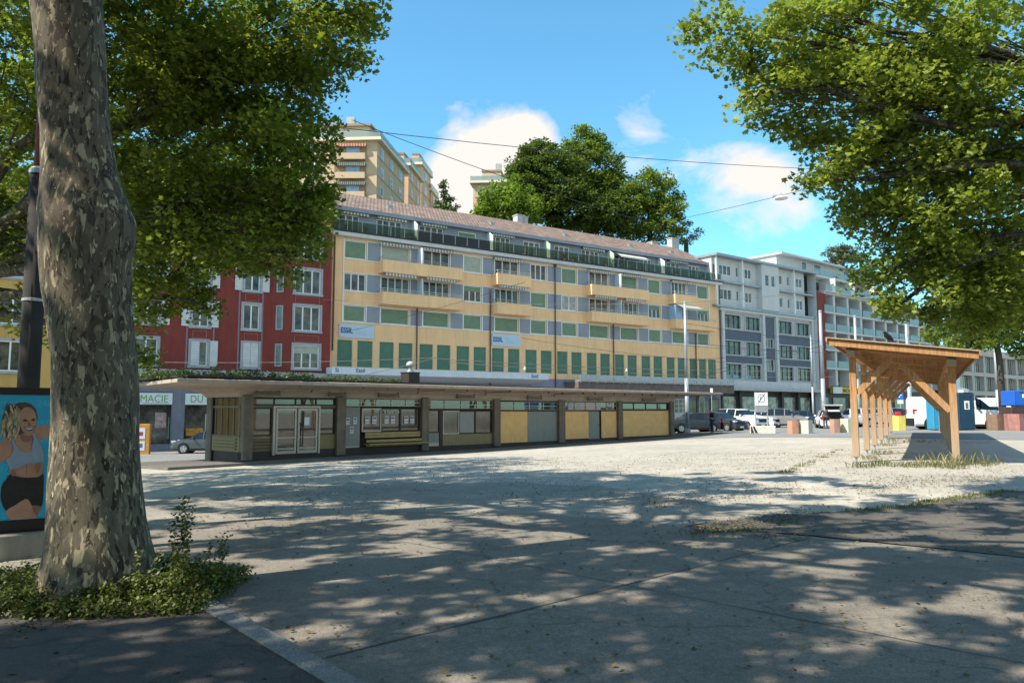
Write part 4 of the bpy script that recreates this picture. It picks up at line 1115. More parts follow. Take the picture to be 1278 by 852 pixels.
# bay with grey door and three-pane shop window
panel(.12, .96, kz(0) + .08, 1.80, M_kgrey, 'door'); panel(.14, .94, kz(0) + .09, kz(0) + .30, M_alu, 'kick_plate', -.012, .01)
m = MB(); M_paper = mat('paper notice', (.55, .56, .60), .7, .05); M_ink = mat('printed ink', (.10, .11, .16), .7, .2)
def notice(a, z, w=.2, h=.3, ink=M_ink, y=-.02, hgt=.09):
    o = MB().box(a, a + w, y - .006, y, z, z + h).build('notice', M_paper, kio)
    MB().box(a + .03, a + w - .03, y - .009, y - .0065, z + h - .03 - hgt, z + h - .04).box(a + .03, a + w - .03, y - .009, y - .0065, z + .08, z + .11).build('print', ink, o)
notice(.18, 1.02); notice(.58, 1.04); notice(.40, .62, ink=mat('red ink', (.3, .04, .04)))
kwin(1.05, 2.13, .68, 1.75, 1, fm=M_alu); kwin(2.13, 3.25, .68, 1.75, 1); kwin(3.25, 4.44, .68, 1.75, 1)
for a in (1.22, 1.62, 2.32, 2.68, 3.48, 3.86): notice(a, 1.04, .24, .34)
text_mesh('window_lettering', 'la belle vue', .20, mat('white scribble', (.5, .48, .42)), kio, (2.27, -.04, 1.52), bold=.003)
m = MB()
for z in (.02, .20, .40, .53): m.box(1.2, 4.44, -.20 if z < .3 else -.08, -.16 if z < .3 else -.05, z + .0, z + .12)
m.box(1.15, 4.75, -.52, -.06, .10, .15)
m.build('bench_slats', mat('varnished slats', (.29, .215, .085), .5, .15, 3), kio)
kwin(.12, 4.46, 1.84, 2.16, 5, fm=M_alu, fw=.02, hb=2.0)
# bay with glazed door and window over ochre panel
panel(4.95, 5.72, kz(5) + .1, .55, M_kgrey, 'door'); panel(4.97, 5.70, kz(5) + .1, kz(5) + .28, M_alu, 'kick_plate', -.012, .01); kwin(4.95, 5.72, .55, 1.68, 1, pm=glass('brownish glass', (.09, .06, .045), .1, 1.8))
kwin(5.95, 7.05, .46, 1.64, 1, fm=M_alu, pm=glass('brownish glass')); kwin(7.05, 8.2, .46, 1.64, 1, pm=mat('frosted pane', (.22, .23, .22), .3, .1)); kwin(8.2, 9.46, .46, 1.64, 1, pm=glass('brownish glass'))
panel(5.95, 9.46, -.12, .45, M_kyel_shade); kwin(4.93, 9.47, 1.74, 2.16, 4, fm=M_alu, fw=.02, hb=1.92)
MB().box(5.74, 5.93, -.04, .04, -.2, 1.68).build('door_post', M_kdark, kio)
# closed bays
panel(9.98, 12.30, -.12, 1.60, M_kyel); panel(12.32, 14.88, -.16, 1.60, M_kgrey, 'gate'); kwin(9.97, 14.89, 1.68, 2.12, 4, fm=M_alu, fw=.02, hb=1.88)
panel(15.48, 17.93, -.05, 1.60, M_kyel); panel(17.95, 19.02, -.10, 1.60, M_kgrey, 'door'); panel(19.04, 19.24, -.1, 1.6, M_kdark, 'door_gap', .1); panel(19.26, 20.88, -.07, 1.6, M_kyel)
kwin(15.47, 20.89, 1.68, 2.15, 5, fm=M_alu, fw=.02, hb=1.95)
panel(21.40, 27.18, -.06, 1.64, M_kyel); kwin(21.39, 27.19, 1.70, 2.15, 4, fm=M_kdark)
for o_ in (MB().bar((19.0, -.03, .75), (18.85, -.03, .75), .03),): o_.build('door_handle', M_black, kio)
# left end wall
m = MB()
for i in range(5):
    y0 = .12 + i * .52; m.box(-4.74, -4.70, y0 - .03, y0 + .03, .66, 1.75)
m.box(-4.76, -4.70, .1, 2.4, 1.76, 1.84); m.box(-4.76, -4.70, .1, 2.4, .60, .66)
for i in range(5):
    y0 = .12 + i * .52; m.box(-4.74, -4.70, y0 - .03, y0 + .03, 1.86, 2.14)
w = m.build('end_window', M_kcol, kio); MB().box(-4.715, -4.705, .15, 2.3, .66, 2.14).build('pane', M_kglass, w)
m = MB()
m.box(-4.74, -4.69, .12, 2.45, .0, .6, 0)
for k in range(4): m.box(-4.82, -4.745, .3, 2.3, .08 + k * .13, .14 + k * .13, 0)
m.build('slatted_panel', M_kyel_shade, kio)
# canopy: rings from the wall head out to the rim
inner = [(-4.75, -.02), (27.7, -.02), (27.7, KD + .02), (-4.75, KD + .02)]
outer = [(-8.1, -1.85), (31.7, -1.85), (31.7, KD + 3), (-6.9, KD + 3)]
prof = [(0, 2.19), (.06, 2.40), (.20, 2.56), (.34, 2.60), (1.0, 2.70)]
zt = lambda x: .004 * (x - 6)
N_SUB = 24
def ringpts(f, z):
    P = []
    for i in range(4):
        a0, a1 = inner[i], inner[(i + 1) % 4]; b0, b1 = outer[i], outer[(i + 1) % 4]
        for k in range(N_SUB if i in (0, 2) else 4):
            t = k / (N_SUB if i in (0, 2) else 4)
            ix, iy = a0[0] + (a1[0] - a0[0]) * t, a0[1] + (a1[1] - a0[1]) * t
            ox, oy = b0[0] + (b1[0] - b0[0]) * t, b0[1] + (b1[1] - b0[1]) * t
            x = ix + (ox - ix) * f
            P.append((x, iy + (oy - iy) * f, z + zt(x) * (1 if z > 2.3 else 0)))
    return P
rings = [ringpts(f, z) for f, z in prof] + [ringpts(1.0, 2.82), ringpts(.97, 2.84)]
m = MB(); n = len(rings[0]); 
for r in rings: m.v += r
for i in range(len(rings) - 1):
    for k in range(n):
        a = i * n + k; b = i * n + (k + 1) % n
        m.f.append((a, a + n, b + n, b)); m.m.append(0)
m.f.append(tuple((len(rings) - 1) * n + k for k in range(n))); m.m.append(0)
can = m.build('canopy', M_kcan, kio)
m = MB(); m.box(-7.6, 31.2, -1.5, KD + 1.3, 2.86, 2.93); m.build('roof_felt', M_kdark, can)
for a, b in ((-4.3, -3.2), (-.9, .0), (1.75, 2.95), (6.65, 7.9), (12.0, 13.2), (17.5, 19.0), (23.5, 25.1)):
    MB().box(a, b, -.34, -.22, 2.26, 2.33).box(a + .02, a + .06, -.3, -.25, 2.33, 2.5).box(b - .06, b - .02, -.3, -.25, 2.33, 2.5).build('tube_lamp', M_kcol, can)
for i in range(22):
    x = -3 + i * 1.55; y = -1.1 if i % 2 else -1.4
    MB().box(x - .03, x + .03, y - .03, y + .03, 2.60, 2.72).build('ceiling_hook', M_kdark, can)
for x in (-1.8, 4.0, 8.6, 14.2):
    MB().bar((x, -.32, 2.42), (x + .05, -.4, 2.58), .03).bar((x + .05, -.4, 2.58), (x + .9, -1.3, 2.63), .03).build('cable_run', M_kdark, can)
# roof vent with a cowl
a_, z_ = KF.hit(512, 470, -.4)
v = thing('roof_vent', 'dark square flue with a round metal cowl on the kiosk roof', 'vent', tuple(KF.pt(a_, -.4, 2.9)), KF.rot)
m = MB(); m.box(-.33, .33, -.3, .3, 0, .52); m.box(-.36, .36, -.33, .33, .52, .56); m.build('flue', M_kdark, v)
MB().lathe([(.2, .56), (.1, .68), (.08, .8), (.12, .84)], 12).build('neck', M_zinc, v)
MB().lathe([(.02, .80), (.17, .84), (.2, .92), (.17, 1.02), (.06, 1.08), (.01, 1.09)], 12).build('cowl', M_lgrey, v, smooth=True)

# ------------------------------------------------------------------ foliage
def leaf_mat(name, c_dark, c_light, trans, tf=.35):
    m = bpy.data.materials.new(name); m.use_nodes = True; nt = m.node_tree; L = nt.links.new
    nt.nodes.clear()
    g_ = nt.nodes.new('ShaderNodeNewGeometry')
    r = nt.nodes.new('ShaderNodeValToRGB'); L(g_.outputs['Random Per Island'], r.inputs[0])
    r.color_ramp.elements[0].color = (*c_dark, 1); r.color_ramp.elements[1].color = (*c_light, 1)
    b = nt.nodes.new('ShaderNodeBsdfPrincipled'); b.inputs['Roughness'].default_value = .5; b.inputs['Specular IOR Level'].default_value = .35
    L(r.outputs[0], b.inputs['Base Color'])
    t = nt.nodes.new('ShaderNodeBsdfTranslucent')
    mx = nt.nodes.new('ShaderNodeMix'); mx.data_type = 'RGBA'; mx.blend_type = 'MULTIPLY'; mx.inputs[0].default_value = 1
    L(r.outputs[0], mx.inputs[6]); mx.inputs[7].default_value = (*trans, 1); L(mx.outputs[2], t.inputs['Color'])
    ms = nt.nodes.new('ShaderNodeMixShader'); ms.inputs[0].default_value = tf
    L(b.outputs[0], ms.inputs[1]); L(t.outputs[0], ms.inputs[2])
    o = nt.nodes.new('ShaderNodeOutputMaterial'); L(ms.outputs[0], o.inputs[0])
    MATS[name] = m
    return m
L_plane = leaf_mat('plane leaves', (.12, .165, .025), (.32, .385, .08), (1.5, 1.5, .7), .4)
L_shade = leaf_mat('plane leaves shaded', (.075, .11, .018), (.22, .275, .045), (1.6, 1.6, .7), .48)  # shaded copy of the plane leaves, shade put into the colour
L_over = leaf_mat('plane leaves darkened for shade', (.03, .045, .01), (.07, .095, .02), (1.3, 1.4, .6), .14)  # leaves of unseen crowns, darkened and less translucent to deepen the shade below
L_dark = leaf_mat('dark broadleaf', (.032, .055, .014), (.075, .115, .025), (1.4, 1.5, .7), .25)
L_mid = leaf_mat('mid broadleaf', (.085, .125, .022), (.20, .26, .045), (1.4, 1.5, .7), .35)
L_bright = leaf_mat('bright broadleaf', (.10, .16, .02), (.20, .28, .04), (1.4, 1.5, .7), .35)
L_hill = leaf_mat('hill broadleaf', (.045, .072, .016), (.115, .16, .032), (1.4, 1.5, .7), .32)
L_conif = leaf_mat('conifer needles', (.04, .075, .02), (.09, .14, .035), (1.2, 1.2, .7), .2)
L_olive = leaf_mat('grey green cedar', (.09, .12, .06), (.17, .19, .10), (1.2, 1.2, .7), .2)
L_weed = leaf_mat('weed leaves', (.035, .05, .010), (.15, .17, .04), (1.4, 1.6, .6), .3)
L_grs = leaf_mat('grass blades', (.07, .085, .025), (.20, .21, .08), (1.3, 1.4, .6), .3)
L_dry = leaf_mat('dry grass', (.16, .17, .05), (.40, .34, .16), (1.2, 1.2, .7), .2)
L_litter = leaf_mat('fallen leaves', (.07, .045, .02), (.16, .14, .05), (1, 1, .7), .05)

LEAF8 = np.array([(0, 0, 0), (.42, .10, .05), (.30, .42, .0), (.5, .66, .08), (.12, .66, 0), (0, 1, -.06), (-.12, .66, 0), (-.5, .66, .08), (-.30, .42, 0), (-.42, .10, .05)])
LEAF4 = np.array([(0, 0, 0), (.38, .45, .05), (0, 1, -.05), (-.38, .45, .05)])
def leaf_cloud(name, centers, radii, per, size, mt, parent, shape=LEAF8, tilt=.75, flat=.65, seed=1, vertical=False):
    """many leaf faces gathered in clusters round the given centres, as one mesh"""
    r = np.random.default_rng(seed)
    centers = np.asarray(centers, float); radii = np.asarray(radii, float)
    n = len(centers) * per
    ci = np.repeat(np.arange(len(centers)), per)
    d = r.normal(size=(n, 3)); d /= np.linalg.norm(d, axis=1)[:, None]
    rad = r.random(n) ** .45
    p = centers[ci] + d * (rad * radii[ci])[:, None] * np.array([1, 1, flat])
    # orientation
    nz_ = np.stack([r.normal(0, tilt, n), r.normal(0, tilt, n), np.ones(n)], 1)
    if vertical: nz_ = np.stack([r.normal(0, 1, n), r.normal(0, 1, n), r.normal(0, .25, n)], 1)
    nz_ /= np.linalg.norm(nz_, axis=1)[:, None]
    a = r.normal(size=(n, 3))
    if vertical: a = np.stack([r.normal(0, .3, n), r.normal(0, .3, n), np.ones(n)], 1)
    y = a - nz_ * (a * nz_).sum(1)[:, None]; y /= np.linalg.norm(y, axis=1)[:, None]
    x = np.cross(y, nz_)
    s = size * r.uniform(.6, 1.25, n)
    k = len(shape)
    V = p[:, None] + s[:, None, None] * (shape[None, :, 0, None] * x[:, None] + shape[None, :, 1, None] * y[:, None] + shape[None, :, 2, None] * nz_[:, None])
    me = bpy.data.meshes.new(name)
    me.vertices.add(n * k); me.vertices.foreach_set('co', V.astype(np.float32).ravel())
    me.loops.add(n * k); me.loops.foreach_set('vertex_index', np.arange(n * k, dtype=np.int32))
    me.polygons.add(n); me.polygons.foreach_set('loop_start', np.arange(0, n * k, k, dtype=np.int32)); me.polygons.foreach_set('loop_total', np.full(n, k, dtype=np.int32))
    me.update(calc_edges=True); me.materials.append(mt)
    o = bpy.data.objects.new(name, me); C.objects.link(o)
    if parent is not None: o.parent = parent
    return o
def blob_centers(blobs, density, seed=3, shell=.35, crad=(.35, .6)):
    """cluster centres spread through ellipsoids (cx,cy,cz,rx,ry,rz), denser toward the outside"""
    r = np.random.default_rng(seed); out = []; rr = []; own = []
    for bi, b in enumerate(blobs):
        c = np.array(b[:3]); e = np.array(b[3:6]); k = b[6] if len(b) > 6 else 1.0
        vol = 4.19 * e.prod(); n = max(3, int(density * k * vol ** .8))
        d = r.normal(size=(n, 3)); d /= np.linalg.norm(d, axis=1)[:, None]
        q = shell + (1 - shell) * r.random(n) ** .6
        wob = 1 + .18 * np.sin(d[:, 0] * 5 + bi) * np.cos(d[:, 2] * 4 + bi * 2)
        out.append(c + d * (q * wob)[:, None] * e); rr.append(r.uniform(*crad, n)); own += [bi] * n
    return np.concatenate(out), np.concatenate(rr), own
def bark(name, cream, olive, brown, sc=1.0):
    m = bpy.data.materials.new(name); m.use_nodes = True; nt = m.node_tree; L = nt.links.new
    b = nt.nodes['Principled BSDF']; b.inputs['Roughness'].default_value = .85; b.inputs['Specular IOR Level'].default_value = .25
    t = nt.nodes.new('ShaderNodeTexCoord').outputs['Object']
    mpn = nt.nodes.new('ShaderNodeMapping'); mpn.inputs['Scale'].default_value = (sc * 1.3, sc * 1.3, sc * .48); L(t, mpn.inputs[0])
    def noi(scale, off, dist=.8, det=2.2):
        mm = nt.nodes.new('ShaderNodeMapping'); mm.inputs['Location'].default_value = (off, off * 2, off); L(mpn.outputs[0], mm.inputs[0])
        n = nt.nodes.new('ShaderNodeTexNoise'); n.inputs['Scale'].default_value = scale; n.inputs['Detail'].default_value = det; n.inputs['Distortion'].default_value = dist
        L(mm.outputs[0], n.inputs['Vector']); return n.outputs[0]
    def step(src, p, w=.012):
        r = nt.nodes.new('ShaderNodeValToRGB'); r.color_ramp.elements[0].position = p; r.color_ramp.elements[1].position = p + w
        L(src, r.inputs[0]); return r.outputs[0]
    def mixc(a, bb, fac):
        x = nt.nodes.new('ShaderNodeMix'); x.data_type = 'RGBA'; L(fac, x.inputs[0])
        for i, v in ((6, a), (7, bb)):
            if isinstance(v, tuple): x.inputs[i].default_value = (*v, 1)
            else: L(v, x.inputs[i])
        return x.outputs[2]
    c = mixc(olive, tuple(v * .7 for v in olive), step(noi(5, 3, 1.2, 5), .46, .14))
    c = mixc(c, brown, step(noi(9, 7, .6, 4), .54, .03))
    c = mixc(c, tuple(v * 1.5 for v in olive), step(noi(16, 43, .4, 3), .59, .03))
    c = mixc(c, tuple(v * .55 for v in brown), step(noi(15, 12, .7, 4), .60, .03))
    c = mixc(c, cream, step(noi(11, 21, .5, 5), .60, .03))
    c = mixc(c, tuple(min(1, v * 1.3) for v in cream), step(noi(22, 31, .4, 4), .65, .03))
    c = mixc(c, tuple(v * .8 for v in cream), step(noi(34, 51, .3, 2), .69, .02))
    fn = nt.nodes.new('ShaderNodeTexNoise'); fn.inputs['Scale'].default_value = 60; fn.inputs['Detail'].default_value = 4; L(mpn.outputs[0], fn.inputs['Vector'])
    r = nt.nodes.new('ShaderNodeValToRGB'); r.color_ramp.elements[0].color = (.75, .75, .75, 1); r.color_ramp.elements[1].color = (1.15, 1.15, 1.15, 1); L(fn.outputs[0], r.inputs[0])
    mx = nt.nodes.new('ShaderNodeMix'); mx.data_type = 'RGBA'; mx.blend_type = 'MULTIPLY'; mx.inputs[0].default_value = .8; L(c, mx.inputs[6]); L(r.outputs[0], mx.inputs[7]); L(mx.outputs[2], b.inputs['Base Color'])
    bp = nt.nodes.new('ShaderNodeBump'); bp.inputs['Strength'].default_value = .8; bp.inputs['Distance'].default_value = .02
    L(mx.outputs[2], bp.inputs['Height']); L(bp.outputs[0], b.inputs['Normal'])
    MATS[name] = m; return m
B_plane = bark('plane bark', (.33, .28, .18), (.125, .105, .072), (.06, .047, .034))
B_limb = bark('plane limb bark', (.22, .20, .14), (.10, .095, .07), (.055, .045, .035))
B_brown = mat('brown bark', (.075, .06, .045), .95, .3, 5, bump=.6)

def limb(p0, p1, r0, r1, sag=.0, wob=.12, k=8, seed=0):
    rr_ = random.Random(seed); p0, p1 = Vector(p0), Vector(p1); L_ = (p1 - p0).length
    pts, rad = [], []
    off = Vector((0, 0, 0))
    for i in range(k + 1):
        t = i / k
        q = p0.lerp(p1, t) + Vector((0, 0, 1)) * sag * L_ * math.sin(math.pi * t)
        if 0 < i < k: q += Vector((rr_.uniform(-1, 1), rr_.uniform(-1, 1), rr_.uniform(-1, 1))) * wob * L_ * .18
        pts.append(q); rad.append(r0 + (r1 - r0) * t ** .8)
    return pts, rad
def tree(name, label, cat, base, trunk_pts, trunk_r, blobs, leaf, bark_m, density=3.0, per=60, size=.12, seed=5, group=None, shape=LEAF8, crad=(.35, .6), twigs=True, trunk_mesh=None, limb_r=.12, tilt=.75):
    """tree thing > trunk, limbs, crown; all world coordinates are given, the root stands at the base"""
    t = thing(name, label, cat, base, 0, group); B0 = Vector(base)
    if trunk_mesh is None:
        MB().tube([Vector(p) - B0 for p in trunk_pts], trunk_r, 14).build('trunk', bark_m, t, smooth=True)
    else: trunk_mesh.parent = t; trunk_mesh.location = (0, 0, 0)
    cs, rs, own = blob_centers(blobs, density, seed, crad=crad)
    leaf_cloud('crown', cs - np.array(base)[None], rs, per, size, leaf, t, shape=shape, seed=seed, tilt=tilt)
    fork = Vector(trunk_pts[-1])
    if twigs:
        rr_ = random.Random(seed)
        lm = B_limb if bark_m is B_plane else bark_m
        for bi, b in enumerate(blobs):
            if bark_m is B_plane and bi % 3 == 2: continue
            c = Vector(b[:3])
            m = MB()
            st = fork.lerp(Vector(trunk_pts[-2]), rr_.uniform(0, .5))
            L_ = (c - st).length
            pts, rad = limb(st - B0, c - B0, min(limb_r, .02 + L_ * .02), .03, .06, seed=seed * 31 + bi)
            m.tube(pts, rad, 7)
            mine = [cs[i] for i in range(len(cs)) if own[i] == bi]
            rr_.shuffle(mine)
            for q in mine[:14]:
                s0 = pts[rr_.randint(len(pts) // 2, len(pts) - 1)]
                pp, rd_ = limb(s0, Vector(q) - B0, .022, .006, .03, k=4, seed=rr_.randint(0, 9999))
                m.tube(pp, rd_, 5, cap=False)
            m.build('limb', lm, t, smooth=True)
    return t

def bl(px, py, Y, rx, ry, dy, k=1.0):
    """ellipsoid crown mass seen at px,py at depth Y, with half sizes in pixels there and half depth in metres"""
    p = PT(px, py, Y); return (p.x, p.y, p.z, rx * Y / F_PX, dy, ry * Y / F_PX, k)

# the big plane tree in the foreground: a fluted, bulging trunk
TY = 6.75
prof_px = [(760, 122, 172), (745, 124, 146), (720, 126, 128), (690, 127, 118), (650, 124, 108), (600, 121, 102), (540, 119, 98), (450, 117, 95), (380, 112, 96), (330, 108, 102), (300, 107, 106), (272, 106, 106), (240, 103, 96), (210, 100, 86), (170, 96, 80), (110, 90, 82), (50, 86, 84), (0, 83, 86), (-60, 80, 88), (-160, 78, 92), (-260, 80, 80)]
tb = GP(125, 752); tb = Vector((tb.x, TY, H(tb.x, TY)))
m = MB(); NS = 40; cents = []
for py, cx, w in prof_px:
    c = PT(cx, py, TY); cents.append((c, w * TY / F_PX / 2))
sub = []
for (c0, r0), (c1, r1) in zip(cents, cents[1:]):
    for q in range(4): sub.append((c0.lerp(c1, q / 4), r0 + (r1 - r0) * q / 4))
sub.append(cents[-1])
for c, r in sub:
    for k in range(NS):
        a = 2 * math.pi * k / NS; d = Vector((math.cos(a), math.sin(a), 0))
        low = max(0, 1 - max(0, c.z) / .7)
        nn = noise.noise(Vector((d.x * 1.3, d.y * 1.3, c.z * .9))) * .09 + noise.noise(Vector((d.x * 4, d.y * 4, c.z * 2.2))) * .035
        fl = low ** 2 * .24 * max(0, math.cos(a * 5 + 1.3))
        knob = .14 * math.exp(-((c.z - 3.35) / .28) ** 2) * max(0, math.cos(a - .1)) ** 2
        q = c + d * r * (1 + nn + fl + knob)
        m.v.append((q.x - tb.x, q.y - tb.y, q.z - tb.z))
for i in range(len(sub) - 1):
    for k in range(NS):
        a = i * NS + k; b = i * NS + (k + 1) % NS
        m.f.append((a, b, b + NS, a + NS)); m.m.append(0)
tm = m.build('trunk', B_plane, smooth=True)
top = sub[-1][0]
blobsA = [(-8.5, 7, 9.6, 3.0, 3.0, 1.3), (-4.5, 9.5, 10.2, 3.2, 2.6, 1.2), (-1.2, 6.0, 9.6, 3.0, 3.0, 1.2), (-5.5, 3.0, 9.8, 3.2, 3.0, 1.3), (-1.5, 1.0, 9.4, 2.6, 2.6, 1.2), (-9, 1.5, 9.5, 2.6, 2.6, 1.3), (-4, 6, 12, 4, 4, 1.5, .6), (-6, 13, 10.8, 2.6, 2.4, 1.0), (-3, 12.2, 10.9, 2.2, 2.0, .9), (-9.5, 12, 10.6, 2.6, 2.6, 1.1), (-12.8, 9.5, 9.9, 2.9, 2.7, 1.2), (-15.5, 12.5, 9.9, 3, 2.8, 1.2), (-8, 10.3, 10.4, 2.2, 2, 1), (-13, 13.6, 10.2, 2.8, 2.6, 1.1), (-12, 5.5, 9.8, 2.6, 2.6, 1.2), (-2.6, 3.8, 10, 2.1, 2.0, 1), (1.6, 4.6, 9.8, 2.3, 2.0, 1), (.8, 7.2, 10.2, 1.8, 1.6, .9)]
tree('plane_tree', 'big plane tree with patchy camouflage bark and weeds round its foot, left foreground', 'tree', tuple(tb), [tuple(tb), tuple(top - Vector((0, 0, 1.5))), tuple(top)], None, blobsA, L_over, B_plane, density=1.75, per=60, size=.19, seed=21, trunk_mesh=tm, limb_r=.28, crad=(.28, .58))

# second plane tree: the wide crown filling the upper left
blobsB = [bl(150, 60, 12.5, 150, 80, 2.0), bl(300, 60, 12.8, 120, 80, 1.8), bl(395, 40, 12.6, 70, 55, 1.4, .9), bl(455, 8, 12.4, 48, 24, 1.0, .9), bl(250, 190, 13.4, 150, 90, 1.9), bl(365, 160, 13.0, 62, 75, 1.3),
          bl(380, 240, 13.2, 45, 62, 1.1), bl(300, 290, 13.6, 105, 70, 1.6), bl(190, 310, 13.8, 80, 75, 1.5, .9), bl(370, 315, 13.4, 36, 32, .8, .8), bl(235, 375, 13.8, 38, 30, .8, .8), bl(190, 395, 14.0, 26, 34, .7, .7), bl(20, 120, 13.5, 70, 120, 1.8),
          bl(20, 290, 14.5, 60, 60, 1.3, .7), bl(20, 410, 14.6, 34, 40, .8, .5), bl(180, 440, 14.2, 14, 22, .5, .6), bl(60, 380, 14.6, 24, 60, .7, .6),
          (-11, 18, 8.2, 3, 3, 2, .42), (-8.4, 17.4, 7.4, 2.6, 2.6, 2, .42), (-8.6, 20.5, 7.4, 2.6, 2.4, 2, .42), (-14.5, 17, 8, 3, 3, 1.6, .35), (-12.5, 21.5, 7.5, 3, 2.6, 1.6, .35), (-15.5, 21, 8, 3, 2.6, 1.6, .3), (-18, 18, 8, 3, 3, 1.6, .3), (-9.5, 24.5, 8.2, 3, 2.6, 1.8, .35), (-13.5, 26, 8.2, 3.2, 2.6, 1.8, .35), (-7.4, 23, 7.6, 1.7, 2, 1.5, .35), (-6.2, 15.6, 8.6, 2.0, 2.0, 1.5, .5), (-7.0, 14.5, 9.5, 2.6, 2.2, 1.5, .5)]
c2 = (-12.2, 14.6)
b2 = Vector((c2[0], c2[1], H(*c2)))
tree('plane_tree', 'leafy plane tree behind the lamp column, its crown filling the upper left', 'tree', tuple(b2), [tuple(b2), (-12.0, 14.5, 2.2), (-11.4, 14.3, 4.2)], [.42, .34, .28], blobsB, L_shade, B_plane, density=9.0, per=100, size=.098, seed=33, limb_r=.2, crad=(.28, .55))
# right plane tree, trunk out of frame
blobsC = [bl(1120, 50, 12.0, 150, 80, 2.0), bl(960, 45, 11.6, 62, 46, 1.1), bl(890, 40, 11.5, 38, 36, .7, .9), bl(985, 110, 11.7, 66, 56, 1.1), bl(925, 120, 11.5, 34, 24, .6, .7), bl(1080, 150, 12.0, 100, 80, 1.6), bl(1040, 200, 11.8, 40, 40, .8, .9),
          bl(1240, 150, 12.5, 110, 130, 2.2), bl(1150, 260, 12.4, 90, 80, 1.6), bl(1075, 270, 12.0, 32, 34, .7, .8), bl(1110, 340, 12.2, 34, 50, .8, .9), bl(1190, 350, 12.5, 80, 62, 1.3), bl(1255, 350, 12.8, 60, 76, 1.4), bl(1115, 385, 12.2, 18, 26, .5, .8), bl(1215, 396, 12.5, 46, 20, .7, .8), bl(1030, 15, 11.8, 60, 36, 1.0), bl(1010, 225, 11.7, 13, 16, .3, .7), bl(1150, 150, 12.6, 130, 130, 1.8, .6), bl(1230, 280, 13.2, 110, 110, 1.8, .7), bl(1160, 382, 12.6, 50, 20, .7, .7), bl(1100, 225, 12.3, 60, 60, 1.2, .7)]
b3 = Vector((13.6, 11.4, H(13.6, 11.4)))
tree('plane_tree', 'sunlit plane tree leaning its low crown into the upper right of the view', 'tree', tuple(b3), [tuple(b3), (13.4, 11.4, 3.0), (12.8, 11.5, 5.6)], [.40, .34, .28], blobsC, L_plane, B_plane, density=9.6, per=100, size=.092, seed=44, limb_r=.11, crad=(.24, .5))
# two more trees of the row, behind the viewer, whose shade falls over the foreground
for (x, y), lab, sd, hz in [((3.5, -4.5), 'plane tree of the square standing just behind the viewpoint, shading the slabs', 51, 9.2), ((-9.5, -3.5), 'plane tree farther back along the footway behind the viewpoint', 52, 9.4)]:
    b = Vector((x, y, H(x, y)))
    bb = [(x + dx, y + dy, hz + dz, 2.9, 2.9, 1.2) for dx, dy, dz in ((0, 0, 1.2), (3.4, 1, 0), (-3.2, 1.5, .2), (1.2, 3.8, 0), (-1.5, -3.2, .2), (-1, 5.8, .4), (2.6, 6.8, .9), (3.5, 3.5, .4))]
    tree('plane_tree', lab, 'tree', tuple(b), [tuple(b), (x, y, 3), (x, y, 6)], [.4, .32, .25], bb, L_over, B_plane, density=1.75, per=60, size=.19, seed=sd, crad=(.28, .58))

# unseen trees behind and beside the viewer, added to block low ambient light
for (x, y), lab, sd in [((-14, -12), 'unseen plane tree added behind the viewpoint, far left', 151), ((-2, -15), 'unseen plane tree added straight behind the viewpoint', 152), ((9, -14), 'unseen plane tree added behind the viewpoint, right of the middle', 153), ((19, -8), 'unseen plane tree added behind the viewpoint, last at the right', 154), ((-19, -1), 'unseen plane tree added left of the footway, level with the viewpoint', 155)]:
    b = Vector((x, y, H(x, y)))
    bb = [(x + dx, y + dy, 6.2 + dz, 3.3, 3.3, 2.6) for dx, dy, dz in ((0, 0, 1.5), (3.2, 1, -.6), (-3.2, 1.0, -.4), (.5, -2.8, -.8), (0, 2.5, 0))]
    tree('plane_tree', lab, 'tree', tuple(b), [tuple(b), (x, y, 2), (x, y, 4.5)], [.4, .32, .25], bb, L_over, B_plane, density=1.0, per=50, size=.34, seed=sd, shape=LEAF4, crad=(.5, 1.0))

# trees on the hill
def hill_tree(label, px, py, Y, parts, leaf, seed, per=60, size=.42, dens=1.0, basey=None, crad=(.7, 1.3)):
    c = PT(px, py, Y); gz = 16.0
    blobs = [bl(a, b, Y + dy, rx, ry, rd) for a, b, rx, ry, rd, dy in parts]
    base = (c.x, Y + 1, gz)
    return tree('broadleaf_tree', label, 'tree', base, [base, (c.x, Y + 1, (gz + c.z) / 2), (c.x, Y + 1, c.z - 1)], [.5, .4, .3], blobs, leaf, B_brown, density=dens, per=per, size=size, seed=seed, shape=LEAF4, crad=crad)
hill_tree('light green rounded tree in front of the dark one, left of the hill clump', 630, 255, 98, [(632, 252, 38, 26, 3.5, 0), (612, 262, 24, 18, 3, 0), (655, 262, 26, 20, 3, 0), (640, 236, 20, 18, 2.5, 0)], L_bright, 61)
hill_tree('dark dense tree in the middle of the hill clump above the roof', 685, 225, 104, [(668, 200, 24, 28, 4, 0), (690, 225, 40, 40, 5, 0), (715, 262, 50, 32, 5, 0), (655, 225, 24, 34, 4, 0), (762, 270, 42, 34, 4, 0), (676, 250, 36, 24, 4, 0)], L_hill, 62, per=80, dens=1.3)
hill_tree('tallest tree of the hill clump with a bright sunlit top', 735, 205, 108, [(733, 185, 24, 24, 4, 0), (748, 215, 30, 32, 4.5, 0), (712, 200, 18, 24, 4, 0), (765, 235, 20, 28, 4, 0), (738, 245, 24, 20, 3, 0)], L_mid, 63, dens=1.2)
hill_tree('loose green tree at the right end of the hill clump', 812, 255, 106, [(812, 238, 30, 27, 4, 0), (832, 262, 24, 30, 3.5, 0), (800, 272, 34, 34, 4, 0), (786, 245, 20, 26, 3, 0), (830, 290, 24, 16, 3, 0)], L_mid, 64)
